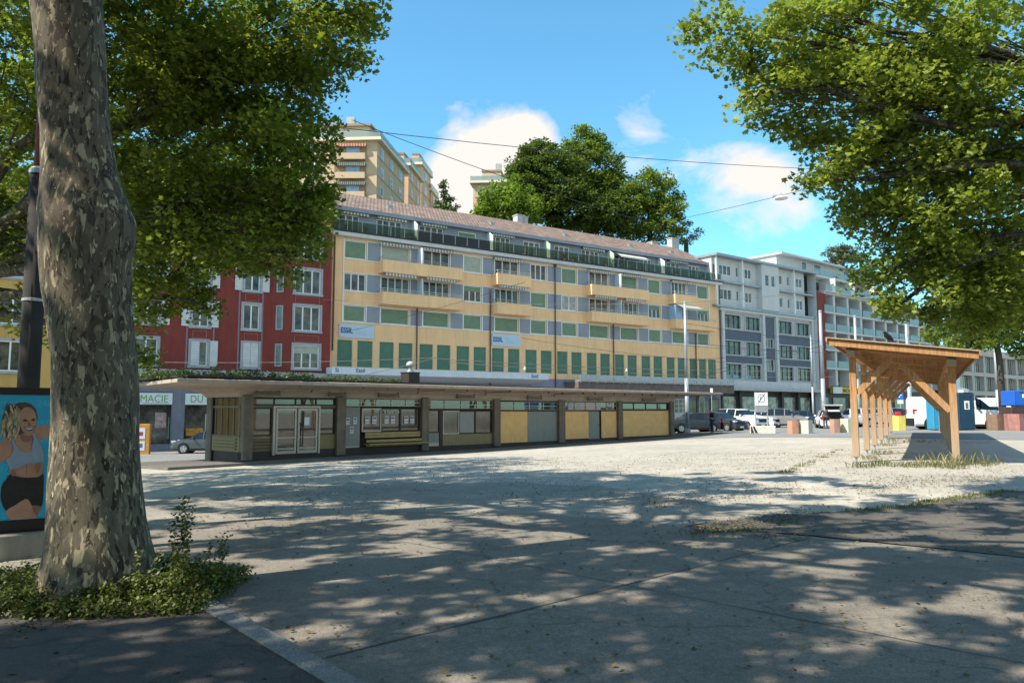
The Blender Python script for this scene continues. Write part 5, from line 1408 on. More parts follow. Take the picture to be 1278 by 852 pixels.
hill_tree('small pale tree peeping over the roof right of the hill clump', 858, 288, 106, [(858, 284, 13, 10, 2.0, 0), (852, 297, 14, 10, 2, 0), (866, 292, 8, 10, 1.6, 0)], L_olive, 65, size=.3, crad=(.5, .9))
cbase = PT(554, 262, 101); cbase.z = 16
cone = [bl(px, py, 101, rx, ry, rx * 101 / F_PX) for px, py, rx, ry in [(553, 228, 4, 8), (554, 238, 8, 8), (555, 248, 13, 9), (557, 258, 16, 10), (557, 268, 17, 10)]]
tree('conical_tree', 'small pointed conical tree between the hillside blocks and the hill clump', 'tree', tuple(cbase), [tuple(cbase), (cbase.x, 101, 24), (cbase.x, 101, 28)], [.3, .2, .1], cone, L_conif, B_brown, density=1.6, per=60, size=.3, seed=66, shape=LEAF4, crad=(.4, .7))
cb_ = PT(1052, 318, 128); cb_.z = 14
ced = [bl(px, py, 128, rx, ry, 3) for px, py, rx, ry in [(1045, 310, 14, 4), (1060, 313, 12, 4), (1050, 318, 24, 4), (1064, 324, 22, 4), (1048, 326, 20, 4)]]
tree('cedar_tree', 'flat-topped cedar above the roof of the white terraced block', 'tree', tuple(cb_), [tuple(cb_), (cb_.x, 128, 20), (cb_.x, 128, 27)], [.5, .4, .2], ced, L_olive, B_brown, density=1.7, per=60, size=.35, seed=67, shape=LEAF4, crad=(.6, 1.0))
# street trees at the right
st = GP(1251, 512) if False else Vector((PT(1251, 505, 47).x, 47, H(30, 47)))
sb = [bl(1250, 400, 47, 55, 34, 3.0), bl(1200, 415, 47.5, 40, 22, 2.2), bl(1285, 420, 47, 30, 26, 2.4), bl(1240, 352, 47, 80, 45, 3.5)]
tree('street_tree', 'street tree with a thin dark trunk beside the recycling containers at far right', 'tree', tuple(st), [tuple(st), (st.x, 47, 4.5), (st.x - .3, 47, 7.5)], [.21, .19, .15], sb, L_shade, B_brown, density=2.6, per=80, size=.2, seed=71, crad=(.5, .9))
# shrubs on the roof of the columned building
B0 = BF.pt(48, 3, 12.5)
rt.location = B0; rt.rotation_euler = (0, 0, BF.rot)
rc = np.array([(x, random.uniform(-1.5, 2), .6 + random.uniform(0, 1.6)) for x in np.arange(-4, 24, .6)])
leaf_cloud('foliage', rc, np.full(len(rc), 1.3), 55, .3, L_bright, rt, shape=LEAF4, seed=8)

terrace_plants()
# greenery along the near edge of the kiosk roof
kp = thing('roof_planting', 'low dark hedge of roof plants along the left part of the kiosk canopy', 'plants', tuple(KF.pt(0, 0, 2.84)), KF.rot)
pc, pr = [], []
for i in range(150):
    x = random.uniform(-7.9, 2.6); y = random.uniform(-1.45, .6) if x > -7.2 else random.uniform(-1.2, 5)
    h = .16 * min(1, max(.25, (3.2 - x) / 6)) ; pc.append((x, y, .06 + h * random.uniform(.3, 1.3))); pr.append(random.uniform(.16, .34))
for i in range(60): pc.append((-7.5 + random.uniform(-.2, .3), random.uniform(-1.3, 5.5), .08 + random.uniform(0, .16))); pr.append(.26)
leaf_cloud('foliage', pc, pr, 45, .09, L_dark, kp, shape=LEAF4, seed=9); 
tag(kp, None, None)

# ------------------------------------------------------------------ weeds, grass tufts, leaf litter
def on_ground(pts):
    return [(x, y, H(x, y)) for x, y in pts]
wt_ = []; wr = []
rr = random.Random(5)
for i in range(1500):
    a = rr.uniform(0, 2 * math.pi)
    if noise.noise(Vector((a * 1.6, i * .002, 1))) < -.12: continue
    q = rr.uniform(.30, 1.0) ** .8
    x = tb.x + math.cos(a) * q * 1.6; y = tb.y + math.sin(a) * q * (1.0 if math.sin(a) > 0 else .72) 
    if x > tb.x + 1.02: continue
    hgt = .30 * (1 - q) + .07
    for zz in range(2): wt_.append((x, y, .03 + rr.uniform(0, hgt) * (1.2 if rr.random() < .15 else 1))); wr.append(rr.uniform(.05, .11))
ws = leaf_cloud('weeds', wt_, wr, 18, .034, L_weed, None, shape=LEAF4, seed=12, tilt=.9)
tag(ws, 'tangled green weeds growing round the foot of the big plane tree', 'weeds', kind='stuff')
tall = []
for i in range(26):
    a = rr.uniform(-1.2, .5); x = tb.x + .45 + rr.uniform(0, .55); y = tb.y + rr.uniform(-.5, .4); hh = rr.uniform(.25, .62) if i > 6 else rr.uniform(.7, .95)
    if i <= 6: x = tb.x + .62 + rr.uniform(-.05, .08); y = tb.y + rr.uniform(-.1, .1)
    lean = rr.uniform(-.1, .12)
    for k in range(int(hh / .03)): tall.append((x + lean * k * .03 / hh, y, k * .03))
w2 = leaf_cloud('tall_weeds', tall, [.045] * len(tall), 5, .035, L_weed, None, shape=LEAF4, seed=13)
tag(w2, 'taller spindly weeds standing at the right side of the plane trunk', 'weeds', kind='stuff')
def blades(name, label, spots, n, h, w, mt, seed):
    r = random.Random(seed); m = MB()
    for (x, y, rad, dens) in spots:
        for i in range(int(n * dens)):
            a = r.uniform(0, 6.28); q = rad * r.random() ** .6; bx, by = x + math.cos(a) * q, y + math.sin(a) * q; bz = H(bx, by)
            hh = h * r.uniform(.4, 1.2); a2 = r.uniform(0, 6.28); lx, ly = math.cos(a2) * hh * .45, math.sin(a2) * hh * .45; px_, py_ = -math.sin(a2) * w, math.cos(a2) * w
            m.poly([(bx - px_, by - py_, bz), (bx + px_, by + py_, bz), (bx + lx * .5 + px_ * .6, by + ly * .5 + py_ * .6, bz + hh * .7), (bx + lx, by + ly, bz + hh), (bx + lx * .5 - px_ * .6, by + ly * .5 - py_ * .6, bz + hh * .7)])
    o = m.build(name, mt); tag(o, label, 'grass', kind='stuff'); return o
sp = []
for px, py, rad, dn in [(1075, 583, .35, 1), (1097, 581, .35, .9), (1120, 582, .3, .6), (1140, 583, .3, .6), (1160, 582, .5, 1.2), (1175, 580, .6, 1.3), (1190, 584, .4, 1), (1210, 580, .6, 1.2), (1228, 578, .5, .9), (1085, 573, .25, .5), (1102, 566, .5, 1), (1100, 556, .7, 1.2), (1112, 549, .9, 1.4), (1118, 552, .6, .8), (1100, 578, .3, .5), (1142, 551, .5, .6), (1165, 552, .6, .5)]:
    p = GP(px, py); sp.append((p.x, p.y, rad, dn))
blades('grass_tufts', 'tufts of grass growing round the feet of the wooden shelter', sp, 90, .14, .006, L_grs, 3)
blades('dry_grass', 'straw-coloured seeding grass at the front right foot of the shelter', [(a, b, c * .8, d) for a, b, c, d in sp[4:9]], 16, .32, .004, L_dry, 4)
sp = []
for (x0, y0), (x1, y1), k in [((1148, 629), (1262, 614), 26), ((1060, 640), (1150, 631), 16), ((850, 668), (990, 655), 10), ((985, 588), (1045, 562), 12), ((975, 589), (990, 586), 4)]:
    for i in range(k):
        t = i / max(1, k - 1); p = GP(x0 + (x1 - x0) * t, y0 + (y1 - y0) * t + rr.uniform(-2, 2)); sp.append((p.x, p.y, rr.uniform(.08, .26), rr.uniform(.3, 1)))
blades('grass_line', 'thin line of grass growing along the edge of the asphalt strip and in the gravel', sp, 60, .055, .006, L_grs, 5)
# litter: small dry leaves and twigs over the paving
r = np.random.default_rng(77); n = 12000
pts = []
while len(pts) < n:
    x = r.uniform(-6, 14); y = 4.2 + 24 * r.random() ** 1.3
    dnst = .35 + .65 * (noise.noise(Vector((x * .45, y * .45, 3))) > .05)
    if r.random() < dnst * (1.0 if y > 8 else .6): pts.append((x, y, H(x, y) + .03))
pts = np.array(pts)
lit = leaf_cloud('leaf_litter', pts, np.full(n, .12), 1, .038, L_litter, None, shape=LEAF8, tilt=.3, flat=.02, seed=14)
tag(lit, 'dry fallen leaves and bits scattered over the paving and gravel', 'leaf litter', kind='stuff')
pts2 = []
for (x0, y0), (x1, y1), k in [((860, 664), (1030, 640), 500), ((860, 660), (1010, 672), 260), ((1060, 610), (1250, 596), 500), ((800, 630), (1000, 610), 500), ((20, 790), (250, 745), 260)]:
    for i in range(k):
        t = rr.random(); p = GP(x0 + (x1 - x0) * t, y0 + (y1 - y0) * t + rr.gauss(0, 5)); pts2.append((p.x, p.y, p.z + .03))
lit2 = leaf_cloud('leaf_drift', np.array(pts2), np.full(len(pts2), .15), 2, .036, L_litter, None, shape=LEAF4, tilt=.35, flat=.02, seed=15)
tag(lit2, 'drifts of brown debris gathered along the joints and edges of the paving', 'leaf litter', kind='stuff')

# ------------------------------------------------------------------ wooden shelter
M_wood1 = bpy.data.materials.new('larch timber'); M_wood1.use_nodes = True
nt = M_wood1.node_tree; L = nt.links.new; b_ = nt.nodes['Principled BSDF']; b_.inputs['Roughness'].default_value = .7; b_.inputs['Specular IOR Level'].default_value = .25
t_ = nt.nodes.new('ShaderNodeTexCoord').outputs['Object']; mpn = nt.nodes.new('ShaderNodeMapping'); mpn.inputs['Scale'].default_value = (9, 9, 1.0); L(t_, mpn.inputs[0])
n_ = nt.nodes.new('ShaderNodeTexNoise'); n_.inputs['Scale'].default_value = 2; n_.inputs['Detail'].default_value = 8; n_.inputs['Roughness'].default_value = .65; n_.inputs['Distortion'].default_value = .6; L(mpn.outputs[0], n_.inputs['Vector'])
r_ = nt.nodes.new('ShaderNodeValToRGB'); e = r_.color_ramp.elements; e[0].position = .3; e[0].color = (.23, .105, .04, 1); e[1].position = .68; e[1].color = (.46, .26, .12, 1); L(n_.outputs[0], r_.inputs[0])
sp_ = nt.nodes.new('ShaderNodeSeparateXYZ'); L(t_, sp_.inputs[0])
rz_ = nt.nodes.new('ShaderNodeMapRange'); rz_.inputs[1].default_value = .2; rz_.inputs[2].default_value = 2.0; rz_.inputs[3].default_value = .75; rz_.inputs[4].default_value = 0; L(sp_.outputs['Z'], rz_.inputs[0])
mx = nt.nodes.new('ShaderNodeMix'); mx.data_type = 'RGBA'; L(rz_.outputs[0], mx.inputs[0]); L(r_.outputs[0], mx.inputs[6]); mx.inputs[7].default_value = (.36, .29, .22, 1)   # weathering near the foot
L(mx.outputs[2], b_.inputs['Base Color'])
bp = nt.nodes.new('ShaderNodeBump'); bp.inputs['Strength'].default_value = .3; bp.inputs['Distance'].default_value = .01; L(n_.outputs[0], bp.inputs['Height']); L(bp.outputs[0], b_.inputs['Normal'])
M_plank = mat('orange planks', (.34, .16, .06), .75, .25, 3, sx=(1, 8, 8), bump=.2)
M_plankt = mat('greyed roof planks', (.34, .27, .19), .85, .25, 3, sx=(1, 8, 8))
pl_ = GP(1069, 577); pr_ = GP(1194, 580)
_d = pray(1158, 512); PX = Plane(pl_.x, pl_.y, _d[0], _d[1])          # long axis
WID = abs((pr_ - pl_).dot(Vector((PX.d[1], -PX.d[0], 0))))
perg = thing('wooden_shelter', 'open larch timber shelter with two rows of posts, diagonal braces and a sloping plank roof', 'shelter', (pl_.x, pl_.y, pl_.z), PX.rot)
# local: x along the row, y to the left (so the right row is at -WID), z up from the foot of the front left post
base_z = pl_.z
def lz(a, y): 
    p = PX.pt(a, y); return H(p.x, p.y) - base_z
ST = [0, 4.2, 8.2, 12.8, 17.5, 22.6]
HL, HR = 2.90, 2.57
PW = .175
for i, a in enumerate(ST):
    for y, hh in ((0, HL), (-WID, HR)):
        g0 = lz(a, y)
        po = MB().box(a - PW/2, a + PW/2, y - PW/2, y + PW/2, g0 + .16, hh - .0).build('post', M_wood1, perg, bevel=.008)
        MB().tube([(a, y, g0 - .05), (a, y, g0 + .16)], .028, 8).box(a - .06, a + .06, y - .06, y + .06, g0 + .14, g0 + .159).build('post_foot', M_galv, po)
    # braces across
    MB().bar((a, -.08, HL - 1.0), (a, -.98, HL - .06), .10, .16).build('brace', M_wood1, perg)
    MB().bar((a, -WID + .08, HR - 1.15), (a, -WID + 1.18, HR + .12), .10, .16).build('brace', M_wood1, perg)
def roofz(y, off=0): return HL + .20 + (y * (HL - HR) / WID) + off
# longitudinal plates on the post rows
MB().box(-.55, ST[-1] + .6, -.10, .10, HL, HL + .2).build('wall_plate', M_wood1, perg)
MB().box(-.55, ST[-1] + .6, -WID - .10, -WID + .10, HR, HR + .2).build('wall_plate', M_wood1, perg)
for y, z in ((0, HL), (-WID, HR)):
    MB().box(-.575, -.552, y - .105, y + .105, z - .01, z + .21).build('beam_end_cap', mat('dark tarred end', (.04, .035, .02), .7), perg)
# rafters across each frame, kept inside the eaves except at the two ends
yl, yr = .56, -WID - .60
for a in ST: MB().bar((a, .14, roofz(.14, .08)), (a, -WID - .14, roofz(-WID - .14, .08)), .10, .16).build('rafter', M_wood1, perg)
for a in (-.60, ST[-1] + .72): MB().bar((a, yl, roofz(yl, .12)), (a, yr, roofz(yr, .12)), .07, .155).build('rafter', M_wood1, perg)
# underside of narrow boards laid across with open gaps, greyed sheets on top
m = MB(); a = -.54
while a < ST[-1] + .66:
    w_ = random.uniform(.13, .17)
    m.bar((a, yl - .02, roofz(yl, .215)), (a, yr + .02, roofz(yr, .215) + random.uniform(-.008, .008)), w_, .022); a += .2
rp = m.build('roof', M_plank, perg)
m = MB(); a = -.50
while a < ST[-1] + .5:
    m.bar((a, yl, roofz(yl, .245)), (a, yr, roofz(yr, .245)), .40, .03); a += .42 + random.uniform(0, .012)
m.build('roof_boards', M_plankt, rp)
MB().bar((-.7, yl + .02, roofz(yl, .2)), (ST[-1] + .8, yl + .02, roofz(yl, .2)), .04, .12).build('eave_board', M_wood1, rp)
MB().bar((-.7, yr - .02, roofz(yr, .2)), (ST[-1] + .8, yr - .02, roofz(yr, .2)), .04, .12).build('eave_board', M_wood1, rp)
# the crow on the roof
a_, y_ = -.4, -.95
cp_ = PX.pt(a_, y_, base_z + roofz(y_, .26))
crow = thing('crow', 'dark crow standing on the front edge of the timber shelter roof', 'bird', tuple(cp_), R(200))
M_crow = mat('black feathers', (.015, .014, .016), .6, .3, 8)
m = MB(); m.tube([(-.16, 0, .07), (-.08, 0, .12), (0, 0, .16), (.07, 0, .20), (.11, 0, .26), (.14, 0, .29), (.18, 0, .28), (.22, 0, .265)], [.02, .05, .075, .07, .045, .04, .018, .004], 10)
m.tube([(0, .03, .12), (.01, .03, .0)], .008, 5); m.tube([(0, -.03, .12), (.01, -.03, .0)], .008, 5)
m.build('body', M_crow, crow, smooth=True)

# ------------------------------------------------------------------ advertising panel, lamp column
M_frame = mat('dark brown poster frame', (.02, .012, .012), .4, .1)
M_adblue = mat('poster blue', (.02, .30, .46), .35, .06, 1.5)
M_adtext = mat('poster faint figures', (.06, .38, .54), .35, .05)
M_skin = mat('printed skin', (.36, .19, .125), .4, .12, 9)
M_skin2 = mat('printed skin shade', (.22, .105, .07), .4, .1, 9)
M_hair = mat('printed blond hair', (.30, .22, .12), .4, .5, 22, col2=(.50, .40, .26), sx=(2, 1, .5))
M_hair2 = mat('printed brown hair', (.07, .045, .03), .4, .3, 14)
M_top = mat('printed grey top', (.22, .26, .33), .4, .08, 14)
M_short = mat('printed dark shorts', (.018, .016, .015), .4, .3, 14)
M_adwhite = mat('printed white', (.55, .6, .65), .4, .05)
ar = PT(67, 600, 8.95); al = PT(-70, 600, 8.35)
AF = Plane(al.x, al.y, ar.x - al.x, ar.y - al.y); AW_ = math.hypot(ar.x - al.x, ar.y - al.y)
ad = thing('advertising_panel', 'blue lit-box poster panel of a smiling woman in sportswear, on a low concrete base', 'advertising panel', (AF.o[0], AF.o[1], 0), AF.rot)
def apx(px, py):
    s_, z_ = AF.hit(px, py, 0); return s_, z_
zt_, zb_ = apx(30, 486.5)[1], apx(30, 658)[1]
gz_ = H(al.x, al.y)
m = MB(); f = .055
m.box(-.05, AW_, 0, .16, zt_ - f, zt_ + .03); m.box(-.05, AW_, 0, .16, zb_ - .04, zb_ + .09); m.box(-.05, .02, 0, .16, zb_ + .09, zt_ - f); m.box(AW_ - .02, AW_ + .06, 0, .16, zb_ - .04, zt_ + .03)
m.build('frame', M_frame, ad, bevel=.006)
MB().box(.02, AW_ - .02, .02, .12, zb_ + .09, zt_ - f).build('poster', M_adblue, ad)
MB().box(-.25, AW_ + .10, -.12, .45, gz_ - .2, zb_ - .05).build('base', mat('mossy concrete base', (.25, .23, .19), .95, .2, 3, stain=.35, bump=.4), ad, bevel=.02)
def smooth_poly(pts, n=6):
    out = []; k = len(pts)
    for i in range(k):
        p0, p1, p2, p3 = [Vector(pts[(i + j - 1) % k]).to_3d() if False else Vector((pts[(i + j - 1) % k][0], pts[(i + j - 1) % k][1], 0)) for j in range(4)]
        for q in range(n):
            t = q / n
            out.append(.5 * ((2 * p1) + (-p0 + p2) * t + (2*p0 - 5*p1 + 4*p2 - p3) * t * t + (-p0 + 3*p1 - 3*p2 + p3) * t ** 3))
    return [(p.x, p.y) for p in out]
def flat(name, layers, par, y0=.018):
    """flat printed shapes; outlines given in picture pixels of the poster, each layer a hair in front of the last"""
    bm = bmesh.new(); mats_ = []
    for li, (pts, mt) in enumerate(layers):
        if mt not in mats_: mats_.append(mt)
        P = smooth_poly(pts)
        vs = []
        for px, py in P:
            s_, z_ = apx(px, py); vs.append(bm.verts.new((min(max(s_, .03), AW_ - .03), y0 - .0006 * li, min(max(z_, zb_ + .095), zt_ - f - .005))))
        fc = bm.faces.new(vs); fc.material_index = mats_.index(mt)
    bmesh.ops.triangulate(bm, faces=bm.faces)
    me = bpy.data.meshes.new(name); bm.to_mesh(me); bm.free()
    for q in mats_: me.materials.append(q)
    o = bpy.data.objects.new(name, me); C.objects.link(o); o.parent = par
    return o
X = lambda x, y: (x * 70 / 298, 480 + y * 200 / 852)     # from an enlarged crop of the poster
def XP(*p): return [X(a, b) for a, b in p]
curls = []; rq = random.Random(4)
for i in range(70):
    hx, hy = rq.uniform(8, 92), rq.uniform(112, 278)
    if hx > 60 and 150 < hy < 200: continue
    if hx < 30 and hy < 150: continue
    rx_, ry_ = rq.uniform(4, 9), rq.uniform(10, 24); an = rq.uniform(-.5, .5)
    curls.append(([X(hx + rx_ * math.cos(k) * math.cos(an) - ry_ * math.sin(k) * math.sin(an), hy + ry_ * math.sin(k) * math.cos(an) + rx_ * math.cos(k) * math.sin(an)) for k in (0, .9, 1.8, 2.7, 3.6, 4.5, 5.4)], [M_hair, M_hair2, M_hair, mat('printed hair highlight', (.42, .33, .20), .4, .2, 20)][i % 4]))
for pts in ([(60, 452), (80, 452), (82, 480), (62, 482)], [(138, 424), (142, 424), (141, 478), (138, 478)], [(188, 420), (215, 416), (210, 450), (196, 468)]):
    curls.append((XP(*pts), M_skin2))
flat('printed_woman', [
    (XP((190, 225), (240, 215), (300, 205), (340, 205), (340, 255), (290, 275), (230, 290), (185, 300), (170, 260)), M_skin),
    (XP((15, 290), (50, 285), (60, 330), (40, 380), (0, 420), (-60, 440), (-60, 380), (-10, 330)), M_skin),
    (XP((5, 240), (10, 180), (40, 130), (90, 98), (145, 95), (185, 120), (200, 170), (185, 240), (150, 265), (100, 270), (60, 275), (20, 268)), M_hair2),
    (XP((5, 240), (12, 185), (40, 140), (80, 115), (115, 140), (110, 200), (100, 255), (70, 285), (25, 270)), M_hair),
    (XP((50, 285), (100, 265), (170, 255), (205, 290), (232, 360), (232, 410), (225, 470), (215, 500), (60, 490), (55, 440), (35, 400), (35, 330)), M_skin),
    (XP((105, 160), (125, 125), (160, 120), (188, 150), (195, 195), (182, 240), (155, 262), (125, 250), (108, 215)), M_skin),
    (XP((122, 190), (130, 184), (142, 186), (146, 193), (134, 195)), M_short),
    (XP((165, 186), (176, 180), (186, 184), (186, 190), (174, 192)), M_short),
    (XP((152, 188), (160, 205), (166, 216), (154, 219), (149, 213)), M_skin2),
    (XP((128, 222), (148, 230), (168, 226), (184, 216), (172, 240), (150, 244)), M_short),
    (XP((134, 227), (150, 232), (170, 228), (180, 222), (168, 235), (150, 238)), M_adwhite),
    (XP((108, 262), (150, 272), (178, 262), (160, 300), (120, 300)), M_skin2),
    (XP((60, 290), (72, 285), (92, 330), (125, 358), (160, 350), (180, 290), (172, 260), (185, 262), (215, 320), (232, 360), (230, 408), (195, 415), (150, 420), (100, 440), (58, 452), (45, 430), (34, 400), (62, 375), (72, 330)), M_top),
    (XP((55, 478), (120, 492), (200, 490), (230, 472), (232, 540), (228, 620), (215, 648), (172, 645), (140, 606), (80, 640), (32, 668), (5, 610), (8, 540), (35, 500)), M_short),
    (XP((80, 640), (140, 608), (168, 640), (195, 712), (60, 716), (35, 672)), M_skin),
    (XP((172, 645), (215, 648), (205, 680), (192, 700)), M_skin2),
] + curls, ad, .0188)
cc = []
for k in range(16): a = k / 16 * 6.283; cc.append(X(300 + 48 * math.cos(a), 442 + 66 * math.sin(a)))
flat('printed_badge', [(cc, M_adwhite)], ad, .0185)
for i in range(15):
    for j in range(5):
        s0 = .04 + j * .26 + (i % 2) * .1; z0 = zb_ + .12 + i * .105
        if s0 + .2 < AW_ and z0 < zt_ - .16: text_mesh('printed_figures', '24/7', .085 if (i + j) % 3 else .12, M_adtext, ad, (s0, .0194, z0), xs=.9, ext=0)
# tall old lamp column
lp = PT(35.5, 480, 10.4); lb = Vector((lp.x, 10.4, H(lp.x, 10.4)))
lc = thing('lamp_column', 'tall dark steel column with a rusty band standing behind the poster panel', 'pole', tuple(lb))
M_pole = mat('dark painted steel', (.04, .038, .038), .85, .2, 3, spec=.15, stain=.2)
MB().tube([(0, 0, -.1), (0, 0, 5.1)], [.142, .125], 20).build('shaft', M_pole, lc, smooth=True)
MB().tube([(.01, 0, 5.1), (.0, 0, 10)], [.10, .075], 20).build('upper_shaft', mat('rusty painted steel', (.12, .05, .035), .7, .4, 2.5), lc, smooth=True)
MB().lathe([(.125, 5.03), (.145, 5.035), (.145, 5.09), (.12, 5.12)], 20).build('collar', M_galv, lc)
MB().lathe([(.130, 3.22), (.142, 3.225), (.142, 3.26), (.130, 3.265)], 20).build('strap', M_galv, lc)

# ------------------------------------------------------------------ catenary poles, wires, street furniture
def catenary(px, py_base, py_top, Y, label, w=.16, arms=()):
    b = PT(px, 512, Y); z0 = H(b.x, Y); top = PT(px, py_top, Y).z
    t = thing('catenary_pole', label, 'pole', (b.x, Y, z0), 0, 'grey tram-wire poles along the street')
    MB().tube([(0, 0, 0), (0, 0, (top - z0) * .42)], [w * 1.2, w * 1.15], 16).build('lower_shaft', M_galv, t, smooth=True)
    MB().tube([(0, 0, (top - z0) * .42), (0, 0, top - z0)], [w, w * .8], 16).build('upper_shaft', M_galv, t, smooth=True)
    MB().lathe([(w * 1.8, 0), (w * 1.8, .35), (w * 1.2, .42)], 16).build('footing', M_lgrey, t)
    MB().lathe([(w, top - z0), (w * .9, top - z0 + .1), (.02, top - z0 + .16)], 12).build('cap', M_galv, t)
    return Vector((b.x, Y, top))
T1 = catenary(857.5, 536, 378, 59, 'nearest grey catenary pole, rising beside the right end of the kiosk', .135)
T2 = catenary(1028, 530, 389, 66, 'grey catenary pole behind the car with the open tailgate')
T3 = catenary(1071.5, 528, 395, 76, 'grey catenary pole seen between the shelter posts')
T4 = catenary(1136, 526, 402, 72, 'grey catenary pole behind the white van')
T5 = catenary(1246, 520, 424, 60, 'slim pale pole right beside the dark trunk of the street tree', .12)
T6 = catenary(1015, 530, 420, 88, 'farthest thin grey catenary pole in front of the grey building', .10)
M_wire = mat('black wire', (.03, .03, .035), .5); M_wirel = mat('copper contact wire', (.30, .25, .20), .4, .2, 3, metal=.4)
wn_ = [0]
def wire(a, b, label, sag=.02, r=.012, m=None):
    a, b = Vector(a), Vector(b); L_ = (b - a).length; n = 14
    pts = [a.lerp(b, i / n) - Vector((0, 0, 1)) * sag * L_ * 4 * (i / n) * (1 - i / n) for i in range(n + 1)]
    o = MB().tube(pts, r, 5).build('overhead_wire', m or M_wire)
    return tag(o, label, 'wire', 'overhead wires')
wire(PT(-100, 90, 30), PT(1050, 212, 62), 'long dark wire crossing the sky from upper left to the right-hand tree', .012, .022)
wire(PT(440, 150, 52), PT(835, 285, 62), 'dark wire running down from the hillside block toward the clump of trees', .015, .025)
w_end = PT(835, 276, 60); lamp_p = PT(975, 246, 50)
wire(w_end, PT(1060, 222, 45), 'wire carrying the hanging street lamp', .006, .018)
# bundle of tram and trolley wires above the street
for i, (a, b, lab) in enumerate([
    (FM.pt(1, -.3, 8.1), PT(655, 352, 50), 'wire running up from the red building wall across the first balconies'),
    (FM.pt(-1, -1, 10.6), T1, 'span wire from the red building to the nearest catenary pole'),
    (T1, PT(1085, 352, 84), 'span wire rising from the nearest catenary pole toward the white block'),
    (T1 - Vector((0, 0, 1.6)), T2 - Vector((0, 0, 2.6)), 'upper span wire between the two nearest catenary poles'),
    (T1 - Vector((0, 0, 3.1)), T2 - Vector((0, 0, 3.6)), 'lower span wire between the two nearest catenary poles'),
    (FM.pt(19, -.3, 8.6), PT(905, 452, 50), 'slack wire slanting down across the green shutters'),
    (FM.pt(36, -.3, 9.0), PT(1040, 440, 60), 'wire from the right half of the ochre facade to the poles'),
    (PT(540, 447, 46), PT(1040, 462, 68), 'long contact wire level with the upper edge of the marquee'),
    (PT(560, 452, 47), PT(1040, 470, 70), 'second contact wire just below the first'),
    (PT(200, 452, 40), PT(545, 446, 46), 'contact wire passing in front of the red building'),
    (PT(420, 475, 42), PT(545, 446, 46), 'short bright wire bending up from the marquee'),
    (T2 - Vector((0, 0, 3)), PT(870, 470, 50), 'wire sloping from the second pole down to the left'),
    (T2 - Vector((0, 0, 2)), T4 - Vector((0, 0, 1.5)), 'span wire between the poles behind the shelter'),
    (T4 - Vector((0, 0, 1.2)), T5 - Vector((0, 0, .6)), 'span wire at the far right above the containers'),
    (PT(860, 449, 56), PT(1040, 430, 75), 'thin wire in front of the slate panels of the grey building'),
    (PT(890, 462, 58), PT(1045, 418, 80), 'thin wire crossing the red slab of the white block')]):
    wire(a, b, lab, .008, .016, M_wirel if i in (1, 2, 7, 8, 9, 10) else None)
hl = thing('hanging_street_lamp', 'pale oval street lamp hanging from a wire against the cloud', 'lamp', tuple(lamp_p), R(-20))
MB().lathe([(.03, .10), (.32, .04), (.45, -.06), (.43, -.12), (.02, -.16)], 16).build('shade', M_white, hl, smooth=True)
MB().box(-.55, .1, -.06, .06, .06, .18).build('gear_box', M_zinc, hl); MB().tube([(0, 0, .06), (0, 0, .28)], .03, 6).build('hanger', M_zinc, hl)
for i, (px, py, Y, lab) in enumerate([(655, 460, 46, 'small white insulator weight on the contact wire left of the kiosk vent line'), (782, 462, 52, 'small white insulator on the contact wire right of the middle downpipe')]):
    p = PT(px, py, Y); o = thing('wire_insulator', lab, 'insulator', tuple(p)); MB().lathe([(.02, -.12), (.07, -.06), (.07, .03), (.03, .08), (.01, .15)], 10).build('body', M_white, o)

# parking sign on its concrete foot
p = GP(951, 541); sg = thing('parking_sign', 'white parking sign with a grey plate on two posts in a low concrete block', 'sign', tuple(p), R(-12))
m = MB(); m.box(-.75, .85, -.3, .3, 0, .52, 0); m.build('concrete_foot', mat('whitewashed concrete', (.55, .54, .48), .9, .1, 2, stain=.2), sg, bevel=.03)
m = MB(); m.poly([(-.72, -.304, .05), (-.52, -.304, .05), (-.68, -.304, .5), (-.74, -.304, .5)]); m.poly([(-.45, -.304, .05), (-.28, -.304, .05), (-.5, -.304, .5), (-.62, -.304, .5)]); m.build('warning_stripe', M_black, sg)
for x in (-.38, .38): MB().tube([(x, 0, .5), (x, 0, 2.75)], .04, 8).build('post', M_galv, sg)
s = MB().box(-.38, .42, -.06, -.03, 1.85, 2.72).build('sign_plate', M_white, sg, bevel=.01)
mm = MB()
for k in range(20):
    a0, a1 = k / 20 * 6.283, (k + 1) / 20 * 6.283
    mm.quad(*[(.02 + q * math.cos(a), -.064, 2.32 + q * 1.15 * math.sin(a)) for q, a in ((.2, a0), (.25, a0), (.25, a1), (.2, a1))])
mm.bar((-.2, -.066, 2.0), (.26, -.066, 2.66), .05, .004, up=(0, 1, 0))
mm.build('sign_symbol', M_ink, s)
text_mesh('sign_letter', 'P', .34, M_ink, s, (-.10, -.062, 2.2), bold=.01)
MB().box(-.38, .42, -.06, -.03, 1.42, 1.82).build('lower_plate', M_zinc, sg)
# parking meter and thin pole by the man
p = GP(885, 537.5); pm = thing('parking_meter', 'grey parking ticket machine in front of the standing man', 'ticket machine', tuple(p), R(-20))
MB().box(-.22, .22, -.17, .17, 0, 1.42).build('cabinet', M_lgrey, pm, bevel=.02); MB().box(-.24, .24, -.19, .19, 1.42, 1.62).build('head', M_galv, pm, bevel=.03); MB().box(-.14, .14, -.178, -.171, 1.1, 1.35).build('screen', M_glass, pm)
p = GP(889, 535); sp__ = thing('sign_post', 'thin pole with a small white plate rising behind the man', 'sign post', tuple(p))
MB().tube([(0, 0, 0), (0, 0, 3.7)], .035, 8).build('post', M_galv, sp__); MB().box(-.12, .12, -.05, -.03, 3.3, 3.85).build('plate', M_white, sp__)
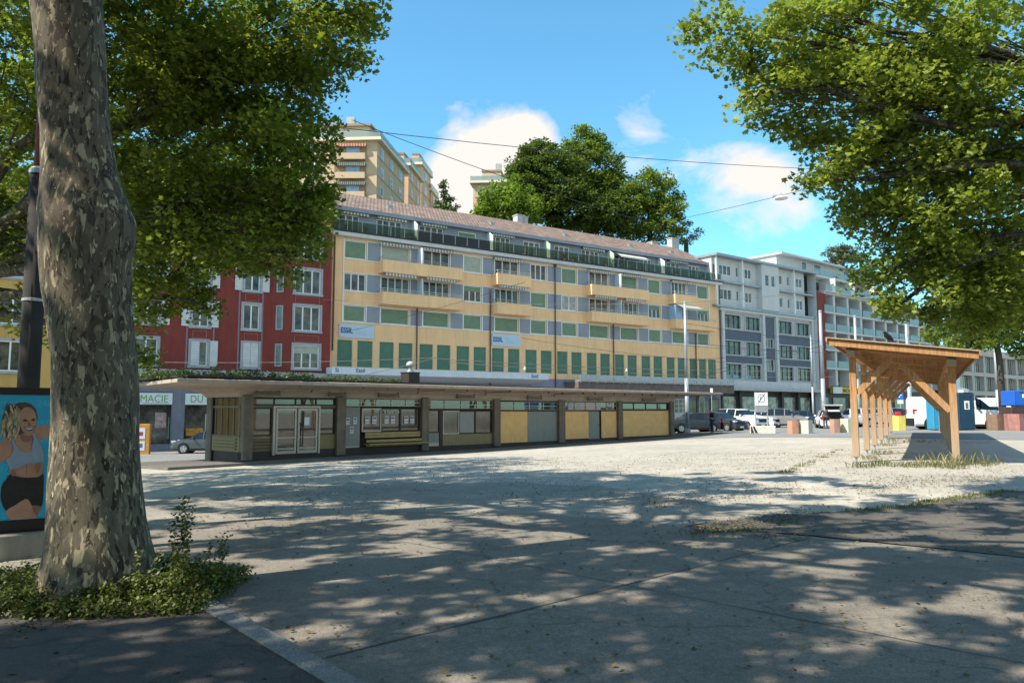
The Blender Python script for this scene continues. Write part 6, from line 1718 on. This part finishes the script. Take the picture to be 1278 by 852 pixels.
# blue parking sign right
p = GP(1125, 532); q_ = thing('blue_sign', 'small blue parking sign on a thin pole left of the white van', 'sign', tuple(p), R(-15))
MB().tube([(0, 0, 0), (0, 0, 3.4)], .04, 8).build('post', M_galv, q_); s = MB().box(-.25, .25, -.06, -.04, 2.3, 3.0).build('plate', mat('traffic blue', (.02, .12, .42), .5), q_); text_mesh('letter', 'P', .45, M_white, s, (-.12, -.065, 2.5), bold=.01)
MB().box(-.22, .22, -.06, -.04, 1.95, 2.25).build('lower_plate', M_white, q_)

# octagonal planters
PLG = 'octagonal concrete planters along the edge of the square'
def planter(px, py, hpx, wpx, col, label, rot=0, pat=None):
    p = GP(px, py); d = p.y; h = hpx * d / F_PX; w = wpx * d / F_PX / 2
    t = thing('concrete_planter', label, 'planter', tuple(p), rot, PLG)
    m = MB(); n = 6; P = [(math.cos(k / n * 6.2832) * w, math.sin(k / n * 6.2832) * w) for k in range(n)]
    for k in range(n):
        a, b = P[k], P[(k + 1) % n]
        m.quad((a[0], a[1], 0), (b[0], b[1], 0), (b[0], b[1], h), (a[0], a[1], h), 0)
        a2, b2 = (a[0] * .85, a[1] * .85), (b[0] * .85, b[1] * .85)
        m.quad((a[0], a[1], h), (b[0], b[1], h), (b2[0], b2[1], h), (a2[0], a2[1], h)); m.quad((a2[0], a2[1], h), (b2[0], b2[1], h), (b2[0], b2[1], h - .12), (a2[0], a2[1], h - .12))
    m.poly([(-1 * 0 + x * .85, y * .85, h - .12) for x, y in P])
    m.build('tub', col, t, bevel=.012)
    MB().lathe([(w * .8, h - .14), (w * .8, h - .06)], 6).build('soil', mat('dry soil', (.10, .08, .06), .95, .3, 9), t)
    return t
PC = {'terra': mat('terracotta concrete', (.42, .22, .15), .9, .12, 3, stain=.25), 'yel': mat('yellow paint', (.62, .50, .12), .8, .08, 3, stain=.15), 'pink': mat('dusty pink concrete', (.36, .22, .17), .9, .15, 3, stain=.3),
      'mul': mat('white and colour daubed concrete', (.56, .54, .42), .85, .12, 9, col2=(.42, .50, .46)), 'ypat': mat('white yellow chequer paint', (.70, .66, .30), .85, .1, 4, col2=(.68, .68, .62)), 'brown': mat('brown concrete', (.20, .13, .09), .95, .2, 3, stain=.3),  # brown: plain dark brown, stained in streaks
      'rose': mat('faded red concrete', (.34, .16, .14), .95, .25, 3, stain=.3), 'grey': mat('grey concrete tub', (.36, .34, .31), .95, .15, 3, stain=.3)}
planter(990.5, 541.5, 16.5, 15, PC['terra'], 'plain terracotta-coloured planter, left one of the pair beside the parking sign')
planter(1006.5, 541, 16.5, 15.5, PC['mul'], 'white planter daubed with colours, beside the plain terracotta one', .5)
planter(1042.5, 540, 17, 13.5, PC['pink'], 'dusty pink planter just left of the first shelter post')
planter(1056.5, 539.5, 17, 14.5, PC['ypat'], 'white and yellow patterned planter partly behind the first shelter post', .4)
planter(1122.5, 537, 18, 17, PC['yel'], 'plain bright yellow planter between the shelter posts and the white van')
planter(1172, 537, 19, 19.5, PC['pink'], 'pinkish-brown planter in front of the pale blue container', .2)
planter(1187, 537, 19, 17, PC['grey'], 'grey planter mostly hidden behind the right-hand front post of the shelter', .3)
planter(1243.5, 537, 20, 22, PC['brown'], 'brown planter in dappled shade right of the dark blue container', .1)
planter(1268, 537.5, 21, 24, PC['rose'], 'faded red planter at the right edge of the view', .3)

# recycling containers
M_blue1 = mat('light blue container paint', (.03, .25, .42), .5, .08, 2, stain=.12); M_blue2 = mat('dark blue container paint', (.008, .04, .075), .5, .1, 2, stain=.15); M_blue3 = mat('strong blue container paint', (.01, .10, .45), .45, .1, 2)
def container(px, py, wpx, hpx, mt, label, lift=0, dome=True, rot=0):
    p = GP(px, py); k = p.y / F_PX; w = wpx * k / 2; h = hpx * k
    t = thing('recycling_container', label, 'container', (p.x, p.y, p.z + lift), rot, 'blue recycling containers')
    m = MB(); m.box(-w, w, -w * .9, w * .9, .05, h * .9); m.build('body', mt, t, bevel=.05)
    if dome: MB().lathe([(w * 1.02, h * .9), (w * .95, h * .96), (w * .5, h * 1.0), (.02, h * 1.02)], 10).build('lid', M_zinc, t)
    MB().box(-w * .3, w * .35, -w * .93, -w * .905, h * .50, h * .70).build('label_plate', M_white, t)
    MB().box(-w * .16, w * .18, -w * .945, -w * .935, h * .52, h * .66).build('label_mark', M_ink, t)
    for sx in (-.5, .35): MB().box(w * sx, w * (sx + .3), -w * .93, -w * .905, h * .78, h * .82).build('slot', M_black, t)
    for sx in (-.97, .93): MB().box(w * sx, w * (sx + .04), -w * .93, -w * .905, h * .06, h * .88).build('edge_rib', mt, t)
    return t
container(1171, 537, 19, 47, M_blue1, 'light blue recycling container seen through the shelter, left of its right posts', 0, False)
container(1203, 537, 19, 52, M_blue2, 'tall dark blue recycling container with a white label, right of the shelter post', 0, True)
container(1274, 537, 29, 22, M_blue3, 'strong blue container raised on a dark skip, cut by the right edge of the view', 1.42, False)
p = GP(1276, 537); k = p.y / F_PX
t = thing('waste_skip', 'dark skip under the strong blue container at the right edge', 'skip', tuple(p))
MB().box(-20 * k, 20 * k, -12 * k, 12 * k, .08, 1.41).build('body', mat('dark maroon steel', (.05, .03, .03), .6, .2, 3), t, bevel=.04)

# sandwich board / yellow distribution box by the pharmacy
p = GP(178, 563); p = Vector((PT(176, 520, 49).x, 49, H(-24, 49)))
yb_ = thing('notice_column', 'orange wooden display board with two pasted notices outside the pharmacy', 'display board', tuple(p), R(10))
MB().box(-.62, .62, -.18, .18, 0, 1.95).build('board', mat('orange varnished wood', (.42, .20, .04), .6, .2, 3), yb_, bevel=.02)
for z0, z1, q in ((.25, .85, 0), (1.0, 1.7, 1)): o = MB().box(-.35, .35, -.195, -.185, z0, z1).build('notice', M_paper, yb_); MB().box(-.22, .22, -.2, -.1955, z0 + .2, z0 + .45).build('print', M_ink if q == 0 else mat('dark red ink', (.25, .05, .05)), o)

# ------------------------------------------------------------------ cars
def car(label, p, yaw, paint, L=4.3, W=1.78, Hh=1.5, kind='hatch', open_gate=False, low_black=.25, grp='cars parked in the street'):
    """nose points along local +x"""
    t = thing('delivery_van' if kind == 'van' else 'parked_car', label, 'van' if kind == 'van' else 'car', tuple(p), yaw, grp)
    P = {   # x fraction, height fraction, top half-width fraction ; belt = shoulder height fraction
        'hatch': [(0, .42, .80), (.02, .62, .84), (.07, .80, .80), (.16, .95, .76), (.30, 1.0, .76), (.50, .99, .76), (.60, .93, .78), (.74, .66, .86), (.86, .60, .84), (.96, .52, .78), (1.0, .36, .66)],
        'suv': [(0, .45, .82), (.015, .66, .86), (.05, .88, .80), (.12, .98, .78), (.30, 1.0, .78), (.50, .99, .78), (.58, .94, .80), (.70, .70, .90), (.88, .66, .88), (.97, .58, .84), (1.0, .40, .74)],
        'sedan': [(0, .46, .80), (.03, .62, .84), (.14, .66, .84), (.25, .92, .76), (.36, 1.0, .75), (.52, .98, .75), (.60, .92, .77), (.73, .66, .86), (.86, .60, .84), (.96, .52, .78), (1.0, .36, .66)],
        'van': [(0, .50, .92), (.004, .93, .90), (.02, 1.0, .86), (.30, 1.0, .86), (.55, 1.0, .86), (.66, .98, .84), (.72, .92, .84), (.85, .60, .88), (.95, .54, .84), (.99, .46, .78), (1.0, .34, .70)]}[kind]
    belt = {'hatch': .62, 'suv': .64, 'sedan': .62, 'van': .60}[kind]
    glass_r = {'hatch': (2, 7), 'suv': (2, 7), 'sedan': (3, 7), 'van': (5, 7)}[kind]
    hw = W / 2; z0 = .20 / Hh if kind != 'suv' else .26 / Hh
    rings = []
    for fx, fz, fw in P:
        x = (fx - .5) * L; z = fz * Hh; endt = .93 if fx in (0, 1.0) else 1.0
        b = min(belt * Hh, z - .04)
        w = hw * endt
        rings.append([(x, -w * .92, z0 * Hh), (x, -w, z0 * Hh + .14), (x, -w, b * .75), (x, -w * .97, b), (x, -hw * fw, z - .03), (x, -hw * fw * .8, z), (x, hw * fw * .8, z), (x, hw * fw, z - .03), (x, w * .97, b), (x, w, b * .75), (x, w, z0 * Hh + .14), (x, w * .92, z0 * Hh)])
    body, win = MB(), MB(); n = 12
    allv = [v for r_ in rings for v in r_]; body.v = list(allv); win.v = list(allv)
    for i in range(len(rings) - 1):
        for k in range(n):
            f_ = (i * n + k, i * n + (k + 1) % n, (i + 1) * n + (k + 1) % n, (i + 1) * n + k)
            side = k in (3, 7); topf = k in (4, 5, 6)
            g = False
            if side and glass_r[0] <= i <= glass_r[1] - 1 + (1 if kind != 'van' else 0) - (0): g = True
            if k == 5 and i == glass_r[1] - 1 + (0 if kind != 'van' else 0): g = True
            if k == 5 and i == glass_r[1]: g = False
            if topf and i == 6: g = True
            if topf and i == {'hatch': 1, 'suv': 1, 'sedan': 2, 'van': 99}[kind]: g = True
            (win if g else body).f.append(f_); (win if g else body).m.append(0)
    for ends in (0, len(rings) - 1):
        f_ = tuple(ends * n + k for k in range(n)); body.f.append(f_ if ends else f_[::-1]); body.m.append(0)
    for q in (body, win):
        used = sorted({i for f in q.f for i in f}); mp_ = {o_: n_ for n_, o_ in enumerate(used)}
        q.v = [q.v[i] for i in used]; q.f = [tuple(mp_[i] for i in f) for f in q.f]
    bo = body.build('body', paint, t, smooth=False); wo_ = win.build('windows', M_car_glass, t)
    # pillars
    m = MB()
    for fx in ((.33, .53) if kind != 'van' else ()):
        for sgn in (-1, 1):
            x = (fx - .5) * L; m.bar((x, sgn * hw * .975, belt * Hh), (x, sgn * hw * .785, Hh * .97), .07, .02)
    if m.v: m.build('pillar', paint, bo)
    r_w = .34 if kind in ('suv', 'van') else .31
    M_tyre = mat('tyre rubber', (.015, .015, .016), .8); M_rim = mat('alloy rim', (.45, .46, .48), .3, .1, metal=.7); M_arch = mat('wheel arch black', (.012, .012, .012), .9)
    for fx in (.17, .81):
        for sgn in (-1, 1):
            x = (fx - .5) * L; y = sgn * hw
            ya, yb2 = (y * 1.004, y * .7)
            MB().lathe([(r_w + .07, min(ya, yb2)), (r_w + .07, max(ya, yb2))], 20, (x, 0, r_w + .02), axis='y').build('wheel_arch', M_arch, bo)
            w_ = thing('wheel', None, None, (x, y * .92, r_w)); w_.parent = t
            MB().lathe([(r_w * .8, -.10 * 1), (r_w, -.08), (r_w, .085), (r_w * .85, .10)], 20, axis='y').build('tyre', M_tyre, w_)
            mm = MB(); yy = sgn * .102; mm.lathe([(r_w * .64, min(0, yy)), (r_w * .64, max(0, yy) if sgn > 0 else 0)] if False else [(r_w * .66, -.104), (r_w * .66, .104)], 16, axis='y'); mm.build('rim', M_rim, w_)
            mm = MB()
            for k in range(5):
                a = k / 5 * 6.283 + .3; mm.box(r_w * .25, r_w * .6, -.106, .106, -.02, .02, 0, Matrix.Rotation(a, 4, 'Y'))
            mm.build('rim_gap', M_arch, w_)
    xf, xb = L / 2, -L / 2; hb = belt * Hh
    M_lens = glass('headlight lens', (.45, .48, .5), .05, 1.5, .1); M_tail = mat('tail lamp red', (.35, .02, .02), .3)
    for sgn in (-1, 1):
        MB().box(xf - .34, xf - .035, sgn * hw * .96 - .02 * (sgn > 0) - .0, sgn * hw * .55, hb * .74, hb * .90).build('headlight', M_lens, t, bevel=.02) if sgn < 0 else MB().box(xf - .34, xf - .035, hw * .55, hw * .96, hb * .74, hb * .90).build('headlight', M_lens, t, bevel=.02)
        y0, y1 = (sgn * hw * .98, sgn * hw * .68) if sgn < 0 else (hw * .68, hw * .98)
        MB().box(xb - .015, xb + .16, min(y0, y1), max(y0, y1), hb * .78, hb * 1.02).build('tail_light', M_tail, t)
        ym = sgn * (hw + .08)
        MB().box(xf - L * .335, xf - L * .335 + .12, min(ym - .09, ym + .09), max(ym - .09, ym + .09), hb + .02, hb + .15).build('wing_mirror', paint if kind != 'van' else M_black, t, bevel=.02)
        MB().box(-L * .02, L * .02, sgn * (hw + .012) - .01, sgn * (hw + .012) + .01, hb * .84, hb * .88).build('door_handle', paint, t)
    MB().box(xf - .10, xf + .012, -hw * .5, hw * .5, hb * .55, hb * .82).build('grille', M_black, t)
    MB().box(xf - .12, xf + .02, -hw * .88, hw * .88, z0 * Hh + .0, hb * .40).build('front_bumper', M_arch if kind in ('suv', 'van') else mat('dark bumper', (.05, .05, .05), .6), t, bevel=.03)
    MB().box(xf + .021, xf + .03, -.26, .26, hb * .30, hb * .42).build('number_plate', M_white, t)
    MB().box(xb - .05, xb + .12, -hw * .9, hw * .9, z0 * Hh, hb * .55).build('rear_bumper', M_arch if kind in ('suv', 'van') else paint, t, bevel=.03)
    MB().box(-L * .30, L * .27, -hw * 1.004, hw * 1.004, z0 * Hh - .02, z0 * Hh + .12).build('sill', M_arch, t)
    if open_gate:
        g_ = MB(); zt_2 = Hh * .98; xg = xb + .25
        g_.bar((xg, 0, zt_2 + .02), (xb - .75, 0, zt_2 + .42), W * .80, .05)
        gg = g_.build('tailgate', paint, t, bevel=.02)
        MB().bar((xg - .28, 0, zt_2 + .06), (xb - .55, 0, zt_2 + .29), W * .60, .02).build('rear_window', M_car_glass, gg)
        MB().box(xb - .02, xb + .1, -hw * .72, hw * .72, hb * .72, zt_2 - .1).build('boot_opening', M_dark, t)
    return t
PT_ = {'taupe': mat('taupe metallic paint', (.24, .225, .215), .28, .04, metal=.3, spec=.6), 'silver': mat('silver paint', (.42, .43, .45), .28, .03, metal=.4, spec=.6), 'white': mat('gloss white paint', (.74, .75, .76), .22, .02, spec=.6), 'dark': mat('dark blue paint', (.018, .022, .03), .2, .05, spec=.7),
       'grey': mat('graphite paint', (.05, .052, .056), .25, .05, metal=.2, spec=.6), 'navy': mat('navy paint', (.02, .05, .09), .18, .05, spec=.7), 'gun': mat('gunmetal paint', (.085, .09, .095), .22, .05, metal=.3, spec=.6)}
GV = lambda x, y: Vector((x, y, H(x, y) + .016))
def at(px, Y): return GV(PT(px, 512, Y).x, Y)
car('silver-grey hatchback half hidden behind the left end of the kiosk, outside the pharmacy', at(262, 50), math.pi + R(8), PT_['gun'], 4.3, 1.78, 1.48, 'hatch')
sd = FM.rot
car('dark suv in profile behind the catenary pole, beside the kiosk end', at(863, 62), math.pi + R(12), PT_['dark'], 4.3, 1.8, 1.62, 'suv')
car('dark grey car just behind the standing man, nose to the right', at(899, 63), R(-52), PT_['grey'], 4.1, 1.8, 1.58, 'hatch')
car('large white suv parked second from the standing man', at(924, 67), R(-56), PT_['white'], 4.7, 1.95, 1.80, 'suv')
car('white car between the large suv and the grey minivan', at(947, 71), R(-54), PT_['white'], 4.3, 1.85, 1.62, 'hatch')
car('grey minivan behind the parking sign, nose to the right', at(978, 70), R(-24), PT_['taupe'], 4.4, 1.85, 1.75, 'hatch')
car('dark blue car mostly hidden behind the terracotta planter', at(1004, 78), R(-10), PT_['navy'], 4.5, 1.8, 1.5, 'sedan')
car('white estate car with its tailgate raised and a person loading it', at(1034, 63), R(74), PT_['white'], 4.4, 1.8, 1.5, 'hatch', True)
car('white suv parked just right of the car with the raised tailgate', at(1062, 68), R(160), PT_['white'], 4.5, 1.88, 1.62, 'suv')
car('white car seen between the shelter posts', at(1096, 64), R(188), PT_['silver'], 4.4, 1.85, 1.6, 'suv')
car('white delivery van standing across behind the shelter', at(1193, 50), R(-12), PT_['white'], 5.6, 1.95, 2.12, 'van', grp=None)
car('pale silver car behind the nose of the white van', at(1243, 53), R(-28), PT_['silver'], 4.4, 1.8, 1.5, 'hatch')
car('white van with a rounded roof far behind the street tree', at(1245, 72), R(-20), PT_['white'], 5.6, 2.0, 2.5, 'van', grp=None)

# red scooter
p = at(1134, 57); sc_ = thing('motor_scooter', 'red motor scooter parked left of the white van', 'scooter', tuple(p), R(-10))
M_rs = mat('red gloss plastic', (.5, .03, .03), .3, .05, spec=.6)
MB().tube([(-.75, 0, .55), (-.5, 0, .75), (-.1, 0, .72), (.05, 0, .45), (.35, 0, .40), (.5, 0, .8), (.45, 0, 1.0)], [.12, .17, .14, .10, .10, .16, .08], 10).build('bodywork', M_rs, sc_, smooth=True)
MB().tube([(-.75, 0, .84), (-.4, 0, .86), (-.1, 0, .82)], [.08, .12, .08], 8).build('saddle', M_black, sc_, smooth=True)
for x in (-.6, .62):
    MB().lathe([(.17, -.06), (.25, -.05), (.25, .05), (.17, .06)], 16, (x, 0, .25), axis='y').build('wheel', M_black, sc_)
MB().tube([(.62, 0, .25), (.48, 0, .85), (.42, 0, 1.08)], .03, 8).build('fork', M_zinc, sc_); MB().tube([(.4, -.3, 1.1), (.42, 0, 1.08), (.4, .3, 1.1)], .02, 8).build('handlebar', M_black, sc_)
MB().box(.48, .52, -.15, .15, 1.05, 1.4).build('windscreen', M_car_glass, sc_); MB().box(-.95, -.6, -.18, .18, .85, 1.2).build('top_box', M_rs, sc_, bevel=.03)

# ------------------------------------------------------------------ people
def skin_obj(name, verts, edges, radii, mt, parent, sub=2):
    me = bpy.data.meshes.new(name); me.from_pydata([tuple(v) for v in verts], edges, []); me.materials.append(mt)
    o = bpy.data.objects.new(name, me); C.objects.link(o); o.parent = parent
    sm = o.modifiers.new('skin', 'SKIN'); sm.use_smooth_shade = True
    for i, r_ in enumerate(radii):
        sv = me.skin_vertices[0].data[i]; sv.radius = r_ if isinstance(r_, tuple) else (r_, r_); sv.use_root = (i == 0)
    ss = o.modifiers.new('sub', 'SUBSURF'); ss.levels = sub; ss.render_levels = sub
    return o
def person(label, loc, yaw, J, cols, hgt=1.8):
    """J: joints in metres; one continuous body, clothes as children. Faces local -y."""
    t = thing('person', label, 'person', tuple(loc), yaw)
    skin, hair, shirt, trousers, shoe = cols[:5]
    names = ['pel', 'bel', 'che', 'nek', 'hd1', 'hd2', 'hd3']; V = [J[n] for n in names]; Rr = [(.14, .11), (.13, .10), (.15, .10), (.055, .055), (.065, .075), (.078, .095), (.06, .075)]
    E = [(i, i + 1) for i in range(6)]
    def add(v, r_, par): V.append(v); Rr.append(r_); E.append((par, len(V) - 1)); return len(V) - 1
    for s_ in ('L', 'R'):
        a = add(J['sh' + s_], .062, 2); b = add(J['el' + s_], .044, a); c = add(J['wr' + s_], .030, b)
        d = Vector(J['ha' + s_]); w = Vector(J['wr' + s_]); u = (d - w).normalized(); pm_ = add(tuple(w.lerp(d, .45)), (.040, .018), c)
        sd_ = u.cross(Vector((0, 1, .3))).normalized()
        for k, (o_, l_) in enumerate(((-.03, .075), (-.010, .085), (.010, .08), (.030, .062))):
            base = w.lerp(d, .7) + sd_ * o_; f1 = add(tuple(base), .010, pm_); f2 = add(tuple(base + u * l_ * .55 + Vector((0, -.008, 0))), .009, f1); add(tuple(base + u * l_ * .9 + Vector((0, -.028, -.004))), .008, f2)
        th = w.lerp(d, .35) + sd_ * .035; t1 = add(tuple(th), .012, pm_); add(tuple(th + sd_ * .02 + u * .04), .009, t1)
        h_ = add(J['hp' + s_], .095, 0); k_ = add(J['kn' + s_], .060, h_); an = add(J['an' + s_], .040, k_); add(J['to' + s_], (.042, .03), an)
    body = skin_obj('body', V, E, Rr, skin, t)
    # clothes, slightly fuller chains along the same joints
    sv = [J['pel'], J['bel'], J['che'], tuple(Vector(J['che']).lerp(Vector(J['nek']), .55))]; sr = [(.165, .13), (.155, .125), (.175, .125), (.085, .08)]; se = [(0, 1), (1, 2), (2, 3)]
    for s_ in ('L', 'R'):
        k = len(sv); sv += [J['sh' + s_], J['el' + s_], tuple(Vector(J['el' + s_]).lerp(Vector(J['wr' + s_]), cols[5] if len(cols) > 5 else .1))]; sr += [.085, .062, .052]; se += [(2, k), (k, k + 1), (k + 1, k + 2)]
    skin_obj('shirt', sv, se, sr, shirt, t)
    tv = [J['pel']]; tr = [(.155, .12)]; te = []
    for s_ in ('L', 'R'):
        k = len(tv); tv += [J['hp' + s_], J['kn' + s_], J['an' + s_]]; tr += [.105, .076, .062]; te += [(0, k), (k, k + 1), (k + 1, k + 2)]
    skin_obj('trousers', tv, te, tr, trousers, t)
    for s_ in ('L', 'R'):
        a, b = Vector(J['an' + s_]), Vector(J['to' + s_]); a = Vector((a.x, a.y + .05, .045)); b = Vector((b.x, b.y, .04))
        skin_obj('shoe', [a, a.lerp(b, .5), b], [(0, 1), (1, 2)], [(.05, .045), (.052, .045), (.045, .035)], shoe, t)
    hd = Vector(J['hd2']); hv = [hd + Vector((0, .025, -.02)), Vector(J['hd3']) + Vector((0, .015, .02)), Vector(J['hd3']) + Vector((0, -.05, .012))]
    skin_obj('hair', hv, [(0, 1), (1, 2)], [(.08, .09), (.075, .08), (.05, .045)], hair, t)
    f = Vector(J['hd2']); dn = (Vector(J['hd3']) - Vector(J['hd1'])).normalized(); fw = Vector((0, -1, 0)); fw = (fw - dn * fw.dot(dn)).normalized()
    m = MB()
    for sx in (-.03, .03): m.lathe([(.002, -.008), (.010, -.004), (.010, .004), (.002, .008)], 8, tuple(f + fw * .088 + Vector((sx, 0, 0)) + dn * .01), axis='y')
    m.build('eyes', M_black, t)
    m = MB(); a = f + fw * .09; m.tube([a + dn * .005, a + fw * .022 - dn * .025, a - dn * .035], [.006, .013, .006], 6); m.build('nose', skin, t)
    m = MB(); a = f + fw * .085 - dn * .062; m.tube([a + Vector((-.02, 0, 0)), a + fw * .006, a + Vector((.02, 0, 0))], .005, 5); m.build('mouth', M_tailm, t)
    for sx in (-1, 1):
        m = MB(); m.tube([f + Vector((sx * .078, .0, .02)), f + Vector((sx * .092, .01, .0)), f + Vector((sx * .08, .0, -.03))], .012, 6); m.build('ear', skin, t)
    return t
M_tailm = mat('lip', (.30, .12, .10), .6)
SK = mat('skin', (.42, .26, .19), .6, .08); HR_ = mat('dark hair', (.03, .022, .018), .7, .3, 20); SH = mat('black shirt', (.022, .018, .018), .9, .2, 6); JN = mat('dark jeans', (.03, .045, .08), .9, .2, 8); SHO = mat('black shoes', (.015, .015, .015), .6)
def joints(k=1.0, lean=0.0, head=0.0, hands=((.10, -.28, 1.12), (-.10, -.28, 1.14)), elb=((.25, -.02, 1.08), (-.25, -.02, 1.08)), feet=.10, turn=0):
    f = lambda x, y, z: (x * k, (y - lean * max(0, z - .95)) * k, z * k)
    J = dict(pel=f(0, 0, .96), bel=f(0, .01, 1.12), che=f(0, .01, 1.34), nek=f(0, .0, 1.52), hd1=f(0, -.02 - head * .3, 1.58), hd2=f(0, -.035 - head * .7, 1.66), hd3=f(0, -.03 - head * .9, 1.735),
             shL=f(.19, 0, 1.43), shR=f(-.19, 0, 1.43), elL=f(*elb[0]), elR=f(*elb[1]), wrL=f(*hands[0]), wrR=f(*hands[1]),
             haL=f(hands[0][0] - .03, hands[0][1] - .15, hands[0][2] + .02), haR=f(hands[1][0] + .03, hands[1][1] - .15, hands[1][2] + .02),
             hpL=f(.10, 0, .92), hpR=f(-.10, 0, .92), knL=f(feet, -.02, .50), knR=f(-feet, -.01, .50), anL=f(feet, .03, .09), anR=f(-feet, .03, .09), toL=f(feet + .02, -.14, .035), toR=f(-feet - .02, -.14, .035))
    return J
p = GP(889, 540.5)
person('man in a black t-shirt and dark jeans looking down at the ticket machine', p, R(-80), joints(1.04, .03, .10), (SK, HR_, SH, JN, SHO, .0))
p = at(1029.5, 60.2)
person('person in a dark coat bending into the open tailgate of the white car', p, R(170), joints(1.0, .18, .06, hands=((.2, -.42, 1.02), (-.2, -.42, 1.0)), elb=((.27, -.2, 1.12), (-.27, -.2, 1.12))), (SK, mat('grey hair', (.25, .24, .23)), mat('dark grey coat', (.05, .05, .055), .9), mat('charcoal trousers', (.05, .045, .05), .9), SHO, .8))
